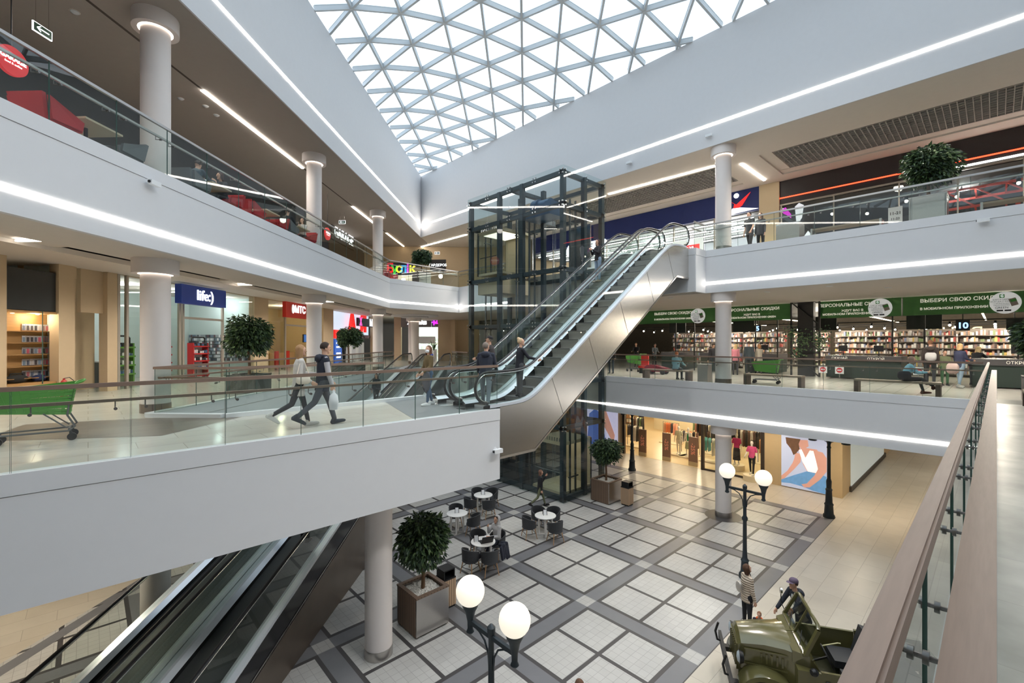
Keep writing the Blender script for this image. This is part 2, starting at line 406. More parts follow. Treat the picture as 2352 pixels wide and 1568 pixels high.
    if vest:
        b = MB()
        for sd in (-1, 1):
            s0, ej, wj, d2 = As[sd]; cap(b, T(s0), T(ej), sc_(.06), sc_(.052)); cap(b, T(ej), T(wj), sc_(.052), sc_(.04))
        put('sweater_sleeves', remeshed(b, 'sleeves', cloth(vest), vox*k, 3), e)
    if inner:
        b = MB(); loft(b, [(T(up*z + fw*y), sc_(rx), sc_(.03), fw) for z, rx, y in ((.0, .05, .105), (.14, .055, .105), (.28, .06, .105), (.4, .05, .09), (.47, .03, .06))], 10)
        put('shirt', remeshed(b, 'shirt', cloth(inner, .04), vox*k, 3), e)
    if hood or collar:
        b = MB(); c = collar or top
        if hood == 'down' or collar:
            for i in range(9):
                a = math.pi*(i/8) + math.pi; r = .095
                cap(b, T(nb + Vector((math.cos(a)*r, math.sin(a)*r*.9 - .01, -.0 - .02*math.sin(a)))), T(nb + Vector((math.cos(a+.35)*r, math.sin(a+.35)*r*.9 - .01, 0))), sc_(.034), sc_(.034), 8)
            if hood == 'down': b.sphere(T(nb + Vector((0, -.12, -.04))), (sc_(.13), sc_(.07), sc_(.085)), 12, 8)
        put('hood' if hood else 'collar', remeshed(b, 'hood', tm if not collar else cloth(c), vox*k, 3), e) if (hood == 'down' or collar) else None
    # ---- lower garment
    b = MB(); bm_ = cloth(bottom)
    if skirt:
        loft(b, [(T((0, 0, -.08 - skirt)), sc_(.2), sc_(.16), Vector((0,1,0))), (T((0, 0, -.1)), sc_(.17), sc_(.13), Vector((0,1,0))), (T((0,0,.06)), sc_(.14), sc_(.11), Vector((0,1,0)))])
    else:
        loft(b, [(T((0, 0, -.1)), sc_(.1*g), sc_(.08), fw), (T((0, 0, -.05)), sc_(.155*g), sc_(.115*g), fw), (T(up*.02), sc_(.156*g), sc_(.114*g), fw), (T(up*.1), sc_(.142*g), sc_(.104*g), fw)])
        for sd in (-1, 1):
            hj, kj, aj, a2 = Ls[sd]; cap(b, T(hj), T(kj), sc_((.09 if not fem else .088)*g), sc_(.062 if not fem else .056)); cap(b, T(kj), T(aj + (kj-aj)*.05), sc_(.062 if not fem else .056), sc_(.05 if not fem else .042))
    put('skirt' if skirt else 'trousers', remeshed(b, 'trousers', bm_, vox*k, 3), e)
    # ---- shoes
    for sd in (-1, 1):
        h0, h1, f, dn = foot(sd); b = MB(); x = Vector((sd*.004, 0, 0))
        cap(b, T(h0 + dn*.002), T(h1 + dn*.004), sc_(.043), sc_(.038)); cap(b, T(h0 - dn*.0 + f*.1), T(h1 + f*.035 + dn*.012), sc_(.044), sc_(.032)); cap(b, T(h0), T(h0 - dn*.07 + f*.045), sc_(.042), sc_(.044))
        M = Matrix((Vector((1,0,0)), f, -dn)).transposed(); b.obox(T((h0+h1)/2 + dn*.03 + f*.01), (sc_(.085), sc_(.27), sc_(.022)), M=M)
        put('shoe', remeshed(b, 'shoe', shoemat or cloth(shoe), .009*k if big else .014*k, 2), e)
    # ---- hair, cap, hood
    hm = cloth(hair, .25) if hair else None
    if style != 'none' and hair:
        b = MB(); b.sphere(H(0, -.012, .032), (sc_(.083), sc_(.1), sc_(.102)), 20, 14, HM)
        if style in ('long', 'bob'):
            L = .3 if style == 'long' else .13
            for o in (-.055, -.028, 0, .028, .055): cap(b, H(o, -.06 + abs(o)*.5, .05), T(hd + HM @ Vector((o*1.25, -.075 + abs(o)*.4, -L + abs(o)*.6))), sc_(.045), sc_(.03), 8)
            for sd in (-1, 1): cap(b, H(sd*.075, .0, .03), H(sd*.08, .0, -L*.45), sc_(.025), sc_(.02), 8)
        if style == 'bun': b.sphere(H(0, -.06, .12), sc_(.05), 12, 8)
        hme = remeshed(b, 'hair', hm, .011*k if big else .016*k, 2)
        bm = bmesh.new(); bm.from_mesh(hme); inv = HM.transposed()
        kill = []
        for v in bm.verts:
            q = inv @ (v.co/k - off - hd)
            if (q.y > .028 + max(0, (q.z-.02))*.62 and q.z < .088 and abs(q.x) < .073) or (style in ('short', 'balding', 'bun') and q.z < -.03 - q.y*.25) or (style == 'balding' and q.z > .075 and q.y > -.01): kill.append(v)
        bmesh.ops.delete(bm, geom=kill, context='VERTS'); bm.to_mesh(hme); bm.free()
        put('hair', hme, e)
    if capcol:
        b = MB(); m8 = 16
        prof = [(.1, .05), (.102, .075), (.094, .105), (.07, .13), (.03, .142), (.001, .144)]
        vs = [H(r*.88*math.cos(2*math.pi*i/m8), r*math.sin(2*math.pi*i/m8) - .004, z) for r, z in prof for i in range(m8)]
        b.add(vs, [(i*m8+j, i*m8+(j+1)%m8, (i+1)*m8+(j+1)%m8, (i+1)*m8+j) for i in range(len(prof)-1) for j in range(m8)])
        vz = [H(math.sin(a)*.082, .06 + math.cos(a)*rr, .05 - (rr-.03)*.12) for rr in (.03, .125) for a in [R(-80+20*i) for i in range(9)]]
        b.add(vz, [(i, i+1, 9+i+1, 9+i) for i in range(8)])
        b.build('cap', cloth(capcol), e, 60)
    if hood is True:
        b = MB(); b.sphere(H(0, -.03, .025), (sc_(.112), sc_(.118), sc_(.135)), 20, 14, HM); cap(b, H(0, -.05, -.06), T(nb + Vector((0, -.03, -.02))), sc_(.1), sc_(.11))
        hme = remeshed(b, 'hood', tm, vox*k, 2); bm = bmesh.new(); bm.from_mesh(hme); inv = HM.transposed()
        kill = [v for v in bm.verts if (lambda q: q.y > .035 and abs(q.x) < .085 and -.12 < q.z < .115)(inv @ (v.co/k - off - hd))]
        bmesh.ops.delete(bm, geom=kill, context='VERTS'); bm.to_mesh(hme); bm.free(); put('hood', hme, e)
    if feat and big:
        for sd in (-1, 1):
            b = MB(); b.sphere(H(sd*.031, .083, .018), (sc_(.012), sc_(.008), sc_(.007)), 8, 6, HM); b.build('eye', EYE, e, 60)
        if not mask: b = MB(); b.sphere(H(0, .088, -.052), (sc_(.022), sc_(.009), sc_(.007)), 8, 6, HM); b.build('mouth', LIP, e, 60)
    if mask:
        b = MB(); b.sphere(H(0, .05, -.045), (sc_(.066), sc_(.062), sc_(.056)), 14, 10, HM); b.build('face_mask', MASKW, e, 60)
    e['_k'] = k; e['_zp'] = zp*k
    del e['_k'], e['_zp']
    joints = dict(handL=T(As[-1][2] + As[-1][3]*.1), handR=T(As[1][2] + As[1][3]*.1), pelvis=T(P0), chest=T(up*.3), neck=T(nb), head=T(hd), shL=T(As[-1][0]), shR=T(As[1][0]))
    return e, {n: (Matrix.Translation(Vector(loc)) @ Matrix.Rotation(R(face-90), 4, 'Z')) @ v for n, v in joints.items()}
# ---------------------------------------------------------------- setting: floors
tile_g = tiles('ground_beige_tile', (206, 197, 182), (200, 190, 174), (166, 156, 142), 1.2, .6, .006, .34)
tile_s = tiles('mosaic_tile', (196, 194, 190), (190, 188, 184), (166, 163, 160), .2, .2, .006, .4, offset=0)
band_m = mat('grey_band', (118, 118, 122), .4, noise=.08, nscale=3)
line_m = mat('dark_line', (72, 69, 70), .45, noise=.08)
node_m = tiles('light_node', (186, 184, 181), (182, 180, 176), (160, 158, 155), .2, .2, .006, .4, offset=0)
tile_1 = tiles('gallery_tile', (214, 208, 198), (208, 201, 190), (176, 168, 158), 1.2, .6, .006, .16)
tile_n = tiles('marbled_tile', (170, 170, 162), (146, 148, 142), (136, 136, 130), .9, .9, .003, .34, noise=.5)
wood_f = tiles('plank_floor', (112, 100, 88), (98, 86, 76), (70, 60, 52), 1.2, .16, .004, .35)
g = MB(); g.cur = 0
g.prism([(-30, -30), (70, -30), (70, 70), (-30, 70)], -.3, 0)
PX, PY, X0, Y0 = 3.06, 3.1, 22.46, 4.79
XE, YE, DE = 22.68, 4.56, 11.9
def put_rect(x0, y0, x1, y1, z, m):
    p = [(x0, y0), (x1, y0), (x1, y1), (x0, y1)]
    p = clip(p, 1, 0, XE); p = clip(p, 0, -1, -YE) if p else p; p = clip(p, -S2, S2, DE) if len(p) > 2 else p
    if len(p) > 2: g.cur = m; g.quad(*[(a, b, z) for a, b in p])
put_rect(-25, YE, XE, 40, .001, 2)
hb, ht = .205, .05                      # half widths of band and thin line
xs = [X0 - PX*i for i in range(16)]; ys = [Y0 + PY*i for i in range(11)]
for x in xs: put_rect(x-hb, YE+.09, x+hb, 40, .002, 1)
for y in ys: put_rect(-25, y-hb, XE-.09, y+hb, .0025, 1)
for x in xs:
    for y in ys: put_rect(x-hb, y-hb, x+hb, y+hb, .004, 4)
q = hb + .1
for x in xs:
    for y in ys:
        for (a0, a1) in ((x-PX+q, x-PX/2-ht), (x-PX/2+ht, x-q)):
            for (b0, b1) in ((y+q, y+PY/2-ht), (y+PY/2+ht, y+PY-q)): put_rect(a0, b0, a1, b1, .003, 3)
a, b = P2(DE-.25, -5), P2(DE-.25, 40)
g.cur = 1; g.quad(*[P2(D, t, .005) for D, t in ((DE-.45, 0), (DE-.45, 45), (DE-.12, 45), (DE-.12, 0))])
g.cur = 2; g.lathe([(.72, .006), (.72, .007), (.001, .007)], (19.42, 7.82, 0), 32)
g.build('floor', [tile_g, band_m, line_m, tile_s, node_m]).update_tag()
bpy.data.objects['floor']['kind'] = 'structure'; bpy.data.objects['floor']['label'] = 'ground floor of beige tiles with a grey gridded square'
def slab(name, polys, z0, z1, mats, label):
    m = MB()
    for p in polys: m.prism([tuple(v[:2]) for v in p], z0, z1)
    return struct(name, m, mats, label)
R1 = [(XR, -14), (58, -14), (58, 70.4), (XR, XR+8.8/S2)]
HL, HT = 8.8, 10.3                      # travelator opening: left edge (D) and near end (t)
far1 = [P2(HL, 30), P2(4.9, 29.5), (15.6, 20.33), (XR, 20.33), (XR, XR+HL/S2)]
left1 = [P2(HL, -12), P2(HL, 60), P2(30, 60), P2(30, -12)]
BY, BX = 8.6, 7.6                       # bridge: near face and end
bridge = [(BY-HL/S2, BY), (BX, BY), (BX, 12.25), P2(7.0, 10.27), P2(HL, HT)]
slab('floor_gallery_right', [R1], 3.9, FL1, tile_1, 'middle floor of the supermarket gallery')
slab('floor_gallery_left', [left1, far1], 3.9, FL1, tile_1, 'middle floor along the phone shops')
slab('floor_bridge', [bridge], 3.9, FL1, tile_1, 'tiled bridge to the escalators')
slab('floor_gallery_near', [[(-16, -14), (XR, -14), (XR, .2), (-16, .2)]], 3.9, FL1, tile_n, 'grey marbled gallery floor beside the near handrail')
m = MB(); m.quad(*[(p[0], p[1], FL1+.003) for p in (P2(10.6, 9.2), P2(8.7, 10.1), P2(7.0, 10.2), (2.6, 12.0), (1.0, 10.6), P2(9.6, 7.6))]); struct('floor_planks', m, wood_f, 'grey brown plank patch around the column on the bridge')
m = MB(); m.quad((5.3, 8.75, FL1+.004), (7.55, 8.75, FL1+.004), (7.55, 12.1, FL1+.004), (6.3, 12.1, FL1+.004)); struct('floor_mat', m, mat('landing_grey', (128, 130, 132), .5, noise=.1), 'grey landing floor in front of the escalators')
far2 = [(13.18, 24.84), (XR, 25.6), (XR, XR+DL/S2)]
left2 = [P2(DL, -12), P2(DL, 60), P2(30, 60), P2(30, -12)]
R2 = [(XR, -14), (58, -14), (58, 69.6), (XR, XR+DL/S2)]
slab('floor_upper_left', [left2, far2], 10.25, FL2, tile_1, 'upper floor of the cafe gallery')
slab('floor_upper_right', [R2, [(17.95, 8.36), (XR, 8.36), (XR, 11.8), (17.95, 11.8)]], 9.45, FL2, tile_1, 'upper floor of the sports shop gallery')
# ---------------------------------------------------------------- ceilings
ZC1, ZC2 = 9.32, 15.4
slab('ceiling_ground_left', [left1, far1], 3.82, 3.9, taupe, 'soffit above the left ground floor'); slab('ceiling_ground_bridge', [bridge], 3.82, 3.9, white, 'underside of the bridge')
slab('ceiling_ground_right', [R1], 3.82, 3.9, taupe2, 'soffit above the clothes shop')
# middle floor, left: rim beam, raised field and a deeper tray
m = MB()
m.prism([P2(DL, -12), P2(DL, 60), P2(9.9, 60), P2(9.9, -12)], ZC1-.0, 10.2)
m.prism([P2(9.9, -12), P2(9.9, 60), P2(11.0, 60), P2(11.0, -12)], 9.72, 10.2)
m.prism([P2(12.9, -12), P2(12.9, 60), P2(30, 60), P2(30, -12)], 9.75, 9.9)
m.prism([P2(11.0, -12), P2(11.0, 60), P2(12.9, 60), P2(12.9, -12)], 10.05, 10.2)
for t0 in (1.6, 10.1, 18.6, 27.1, 35.6): m.prism([P2(11.0, t0), P2(11.0, t0+1.8), P2(12.9, t0+1.8), P2(12.9, t0)], 9.85, 10.2)
m.prism([tuple(p) for p in far2], ZC1, 9.45)
struct('ceiling_gallery_left', m, taupe2, 'stepped ceiling above the phone shops')
m = MB(); m.prism(R1[:2] + [(58, 69.6), (XR, XR+DL/S2)], ZC1, 9.45); struct('ceiling_gallery_right', m, taupe2, 'flat ceiling in front of the supermarket')
# upper ceilings; the right one has a sunk tray with an open grille
slab('ceiling_upper_left', [left2], ZC2, ZC2+.2, taupe, 'dark taupe ceiling over the cafe gallery')
m = MB(); TX0, TX1 = 21.3, 24.65
ends = [(-14, 7.1), (8.9, 25.0)]
m.box(XR, -14, ZC2, TX0, 27.0, ZC2+.2); m.box(TX1, -14, ZC2, 58, 66, ZC2+.2)
m.box(TX0, 7.1, ZC2, TX1, 8.9, ZC2+.2); m.prism([(XR, 27), (TX1, 27), (TX1, 36), (XR, XR+DL/S2)], ZC2, ZC2+.2); m.box(TX0, 25, ZC2, TX1, 27, ZC2+.2)
for y0, y1 in ends:
    m.box(TX0, y0, ZC2+.2, TX1, y1, ZC2+.24); m.box(TX0+.0, y0, ZC2, TX0+.06, y1, ZC2+.2); m.box(TX1-.5, y0, ZC2+.06, TX1, y1, ZC2+.2); m.box(TX0, y0, ZC2+.08, TX0+.3, y1, ZC2+.2); m.box(TX0, y1-.45, ZC2+.07, TX1, y1, ZC2+.2)
struct('ceiling_upper_right', m, taupe2, 'ceiling with long sunk trays over the upper right gallery')
gm = MB(); dk = MB()
for y0, y1 in ends:
    ya, yb = y0+.1, y1-.5
    n = int((yb-ya)/.19)
    for i in range(n+1): gm.box(TX0+.32, ya+i*.19, ZC2+.06, TX1-.52, ya+i*.19+.022, ZC2+.13)
    for i in range(12): x = TX0+.34+i*(TX1-TX0-.88)/11; gm.box(x, ya, ZC2+.06, x+.02, yb, ZC2+.13)
    dk.box(TX0+.3, ya, ZC2+.19, TX1-.5, yb, ZC2+.195)
cg = struct('ceiling_grille', gm, mat('grille_paint', (176, 172, 166), .7), 'open cell ceiling grille in the sunk trays'); struct('grille_backing', dk, mat('grille_dark', (60, 58, 56), .9), None, None, cg)
# ---------------------------------------------------------------- gallery edges (fascias) with light lines
def fascia(name, segs, zb, zt, out, zl, label, cap_h=.28, light=True, ltr=None):
    """segs: list of 2-D points; out: side (+1 left of travel, -1 right) that faces the void"""
    m, c, l = MB(), MB(), MB()
    for p, q in zip(segs[:-1], segs[1:]):
        p, q = Vector(p[:2]), Vector(q[:2]); d = (q-p).normalized(); n = Vector((-d.y, d.x))*out
        def w(bm, z0, z1, a, b): bm.prism([tuple(p + n*a - d*0), tuple(q + n*a), tuple(q + n*b), tuple(p + n*b)], z0, z1)
        w(m, zb-.004, zt-cap_h-.012, -.1, .02); w(c, zt-cap_h, zt, -.14, .032); w(m, zt-cap_h-.012, zt-cap_h, -.1, .004)
        if light: w(l, zl-.05, zl+.05, -.01, .032)
    o = struct(name, m, fasc, label)
    struct('capping', c, fasc, None, None, o)
    if light: struct('light_strip', l, ltr or strip, None, None, o)
    return o
A2 = (13.18, 24.84); B2 = (XR, 25.6)
fascia('trim_1', [P2(DL, -12), A2, B2, (XR, 20.4)], ZC1, 11.09, -1, 9.71, 'white edge of the upper left gallery with a bright light line')
fascia('trim_2', [(XR, 8.33), (XR, -14)], ZC1, 11.09, -1, 9.71, 'white edge of the upper right gallery with a bright light line')
fascia('trim_3', [(XR, 13.3), (XR, 11.8), ], ZC1, 11.09, -1, 9.71, 'short white gallery edge between escalators and lift')
o = fascia('trim_4', [(XR, 11.82), (17.95, 11.82), (17.95, 8.33), (XR, 8.33)], ZC1, 11.09, -1, 9.7, 'white boxed landing under the top of the escalators', light=False)
fascia('trim_5', [(XR, 13.32), (XR, .22)], 3.82, 5.59, -1, 4.2, 'white edge of the supermarket gallery with a bright light line')
fascia('trim_6', [(BX, BY), (-14, BY)], 3.82, 5.59, 1, 4.2, 'plain white side of the bridge nearest the camera', light=False)
m = MB(); m.box(-16, .201, 3.82, XR, .225, 5.525); o = struct('trim_7', m, fasc, 'white edge below the near handrail')
fascia('trim_8', [P2(7.0, 10.27), P2(HL, HT), P2(HL, 30), P2(4.9, 29.5), (15.6, 20.35)], 3.82, 5.62, -1, 4.2, 'pale edge around the opening of the moving walkways', light=False)
fascia('trim_9', [(BX, 12.25), P2(7.0, 10.27)], 3.82, 5.62, -1, 4.2, 'low grey kerb on the far side of the bridge', light=False)
m = MB(); m.box(BX+.002, BY, 3.816, BX+.02, 12.25, 5.59); struct('trim_10', m, fasc, 'end face of the bridge under the escalators')
# high bulkheads carrying the skylight
ZB, ZT = 15.385, 20.12
corner = (XR, XR+DL/S2)
def bulk(name, p, q, out, label):
    p, q = Vector(p[:2]), Vector(q[:2]); d = (q-p).normalized(); n = Vector((-d.y, d.x))*out; m, l = MB(), MB()
    m.prism([tuple(p - n*.03), tuple(q - n*.03), tuple(q + n*.02), tuple(p + n*.02)], ZB, ZT)
    l.prism([tuple(p - n*.0), tuple(q - n*.0), tuple(q + n*.032), tuple(p + n*.032)], 16.22, 16.33)
    o = struct(name, m, white, label); struct('light_strip', l, strip, None, None, o)
bulk('wall_left', P2(DL, -12), corner, -1, 'tall white wall under the left rim of the skylight, with a light line')
bulk('wall_right', corner, (XR, -14), -1, 'tall white wall under the right rim of the skylight, with a light line')
m = MB(); m.box(-20, -14.2, 0, 58, -14, 22); struct('wall_near', m, white, 'white wall behind the camera')
m = MB(); m.prism([P2(30, -30), P2(30, 60), P2(30.3, 60), P2(30.3, -30)], 0, 22); struct('wall_far_left', m, white, 'outer wall on the left')
m = MB(); m.prism([P2(DL, -11.8), P2(30, -11.8), P2(30, -12), P2(DL, -12)], 0, 20); m.box(-20.2, -14, 0, -20, 10, 22); struct('wall_back', m, white, 'end wall behind the left gallery')
m = MB(); m.box(58, -14, 0, 58.3, 70, 22); m.prism([P2(30, 60), P2(-20, 60), P2(-20, 60.3), P2(30, 60.3)], 0, 22); struct('wall_outer', m, white, 'outer walls far behind the shops')
# ---------------------------------------------------------------- skylight: a triangulated shell
def sky_h(x, y):
    D, t = DT((x, y)); dl = max(0, DL - D); dr = max(0, XR - x)
    return 2.3*(1-math.exp(-dl/4.2))*(1-math.exp(-dr/4.2))
pitch_t, pitch_d = 1.95, 1.7
def node(i, j): # i across, j along
    D = 7.05 - pitch_d*i; t = 17.62*1.02 + pitch_t*(j + (.5 if i % 2 else 0)); return P2(D, t)
def inside(p): D, t = DT(p); return D < DL-.001 and p.x < XR-.001 and p.y > -6 and p.x > -9
seen = set(); fr, pn = MB(), MB()
def lift(p): return Vector((p.x, p.y, ZT + .05 + sky_h(p.x, p.y)))
def seg(p, q):
    a, b_ = p, q
    if not inside(a) and not inside(b_): return
    if not inside(a): a, b_ = b_, a
    if not inside(b_):
        lo, hi = 0, 1
        for _ in range(20):
            k = (lo+hi)/2
            if inside(a + (b_-a)*k): lo = k
            else: hi = k
        b_ = a + (b_-a)*(lo)
        if (b_-a).length < .15: return
    A, B = lift(a), lift(b_); fr.bar(A, B, .095, .19); fr.bar(A + Vector((0,0,.11)), B + Vector((0,0,.11)), .11, .03)
for i in range(-1, 20):
    for j in range(-14, 20):
        p = node(i, j); r = node(i, j+1); n1 = node(i+1, j) if i % 2 == 0 else node(i+1, j+1); n0 = node(i+1, j-1) if i % 2 == 0 else node(i+1, j)
        seg(p, r); seg(p, n1); seg(p, n0)
        for tri in ((p, r, n1), (p, n1, n0)):
            poly = clip([tuple(k) for k in tri], -S2, S2, DL); poly = clip(poly, 1, 0, XR) if len(poly) > 2 else poly
            if len(poly) > 2 and inside(sum((Vector(k) for k in poly), Vector((0, 0)))/len(poly)): pn.quad(*[tuple(lift(Vector(k)) + Vector((0, 0, .14))) for k in poly])
barm = mat('skylight_bar', (206, 212, 216), .5)
wn = struct('window_1', fr, [barm], 'curved glass skylight of triangular panes in pale bars'); struct('glazing', pn, [skyg], None, None, wn)
m = MB(); m.box(-20, -14, 20.0, 30, -6, 20.2); m.prism([(-20, -14), (-9, -14), (-9, 10), (-20, 10)], 20.0, 20.2); struct('ceiling_roof', m, white, 'roof slab behind the skylight')
# ---------------------------------------------------------------- columns
def column(x, y, z0, z1, label, ring=True, base=True, ringlit=True, kind='steel'):
    m = MB(); m.cyl((x, y, z0), (x, y, z1), .31, n=40); o = struct('column', m, colm, label, 40)
    if ring:
        m = MB(); zr = z1-.36; m.lathe([(.36, zr+.03), (.36, zr), (.485, zr), (.485, z1), (.3, z1)], (x, y, 0), 48); struct('cap_ring', m, colm, None, 35, o)
        m = MB(); m.lathe([(.315, zr+.05), (.475, zr+.05), (.475, zr+.04)], (x, y, 0), 48); struct('ring_light', m, softlit, None, None, o)
        m = MB(); m.lathe([(.33, zr+.02), (.46, zr+.006)], (x, y, 0), 48)
        struct('diffuser', m, softlit, None, None, o)
    if base:
        m = MB(); m.cyl((x, y, z0), (x, y, z0+.22), .322, n=40); struct('base_ring', m, steel if kind == 'steel' else wood_f, None, 40, o)
    return o
CD = 9.3
for i, t in enumerate((11.05, 19.5, 27.95)):
    p = P2(CD, t); nm = ('nearest', 'second', 'third')[i]
    column(p.x, p.y, FL1, [9.72, 9.32, 9.32][0] if False else ZC1, 'white round column on the left gallery, %s of three, middle floor' % nm, kind='wood')
    column(p.x, p.y, FL2, ZC2, 'white round column on the cafe gallery, %s of three, upper floor' % nm)
    column(p.x, p.y, 0, 3.82, 'white round column on the ground floor under the left gallery, %s of three' % nm)
CX, CY = 19.42, 7.82
column(CX, CY, 0, 3.82, 'white round column in front of the clothes shop'); column(CX, CY, FL1, ZC1, 'white round column in front of the supermarket', kind='wood'); column(CX, CY, FL2, ZC2, 'white round column in front of the blue sports shop')
column(4.95, 9.85, 0, 3.82, 'white round column under the bridge beside the big planter', ring=False)
p = on_t(953, 785, 34.5); column(p.x, p.y, FL1, ZC1-.1, 'slim white column under a tiered round ceiling disc by the pharmacy', kind='wood')
m = MB(); m.lathe([(.01, ZC1-.2), (1.0, ZC1-.2), (1.05, ZC1-.17), (1.0, ZC1-.1)], (p.x, p.y, 0), 48); m.lathe([(1.0, ZC1-.1), (1.75, ZC1-.1), (1.8, ZC1-.02), (1.7, ZC1+.05)], (p.x, p.y, 0), 48)
tag(m.build('ceiling_disc', white, None, 40), 'tiered white round ceiling disc around the slim column by the pharmacy', 'ceiling disc')
column(*P2(9.3, 36.4), FL1, ZC1, 'white round column behind the tiered disc', kind='wood')
# ---------------------------------------------------------------- glass balustrades
pinm = mat('pin_steel', (120, 118, 116), .35, .9)
def railing(name, label, pts, z, walk, curb=.06, step=1.3, top=1.13, hand=.9, m=None, pins=True, flat=(.09, .045), trimbeads=False, hoff=.12, group=None):
    m = m or wood; pts = [Vector(p[:2]) for p in pts]
    e = thing(name, label, 'glass railing', (pts[0].x, pts[0].y, z), 0, group); O = pts[0]
    tr, hr = MB(), MB()
    for i, (p, q) in enumerate(zip(pts[:-1], pts[1:])):
        d = q-p; L = d.length; d /= L; n = Vector((-d.y, d.x))*walk; a, b = p-O, q-O
        v3 = lambda w, h: Vector((w.x, w.y, h))
        tr.bar(v3(a - d*.02, top), v3(b + d*.02, top), .055, .048); tr.bar(v3(a - d*.02, top+.02), v3(b + d*.02, top+.02), .04, .03)
        hr.bar(v3(a + n*hoff, hand), v3(b + n*hoff, hand), *flat)
        k = max(1, round(L/step)); s = L/k
        for j in range(k):
            u0, u1 = a + d*(s*j+.006), a + d*(s*(j+1)-.006)
            g = MB(); g.quad(v3(u0, curb-.05), v3(u1, curb-.05), v3(u1, top-.015), v3(u0, top-.015)); g.cur = 1
            g.bar(v3(u0, curb-.05), v3(u0, top-.02), .012, .004, (d.x, d.y, 0)); g.bar(v3(u1, curb-.05), v3(u1, top-.02), .012, .004, (d.x, d.y, 0))
            g.build('glass_pane', [pane, edgeg], e)
            if pins:
                for f in (.14, .86):
                    c = u0 + (u1-u0)*f; b_ = MB()
                    b_.tube([v3(c - n*.025, hand-.11), v3(c + n*.02, hand-.11), v3(c + n*hoff, hand-.105), v3(c + n*hoff, hand-.02)], .008, 6)
                    b_.cyl(v3(c - n*.03, hand-.11), v3(c - n*.01, hand-.11), .022, n=10); b_.cyl(v3(c + n*.01, hand-.11), v3(c + n*.025, hand-.11), .02, n=10)
                    b_.build('bracket', pinm, e, 40)
    tr.build('top_rail', m, e); hr.build('handrail', m, e)
    return e
railing('glass_railing', 'glass railing with wide wooden handrail running away from the camera at the right', [(-3.2, .16), (18.86, .16)], FL1, -1, hoff=.11, flat=(.1, .05), hand=.92)
railing('glass_railing', 'glass railing in front of the supermarket checkouts', [(18.9, .28), (18.9, 13.25)], FL1, -1, flat=(.07, .04))
railing('glass_railing', 'glass railing along the near side of the bridge, in front of the walking couple', [(-9, BY+.02), (BX-.05, BY+.02)], FL1, 1, step=1.15, flat=(.07, .042))
railing('glass_railing', 'glass railing bending around the moving walkway opening behind the couple', [P2(8.72, 29), P2(8.72, 10.33), P2(6.98, 10.3), (6.3, 12.22)], FL1, 1, curb=.12, flat=(.07, .042))
railing('glass_railing', 'short glass railing between the far walkway landing and the lift', [P2(4.9, 29.4), (15.75, 20.5)], FL1, 1, flat=(.07, .042))
rsteel = mat('rail_steel', (176, 174, 172), .35, .8)
railing('glass_railing', 'steel topped glass railing along the cafe gallery on the upper left', [P2(DL+.05, -4), A2, (XR-.02, 25.64), (XR, 20.5)], FL2, 1, m=rsteel, flat=(.05, .04), hand=.92)
railing('glass_railing', 'steel topped glass railing of the upper right gallery', [(XR+.05, -6), (XR+.05, 8.36)], FL2, -1, m=rsteel, flat=(.05, .04), hand=.92)
railing('glass_railing', 'short glass railing beside the top of the escalators', [(XR, 8.4), (18.0, 8.4)], FL2, -1, m=rsteel, pins=False, flat=(.05, .04))
railing('glass_railing', 'short glass railing between the escalator landing and the lift', [(XR, 11.9), (XR, 13.25)], FL2, -1, m=rsteel, flat=(.05, .04))
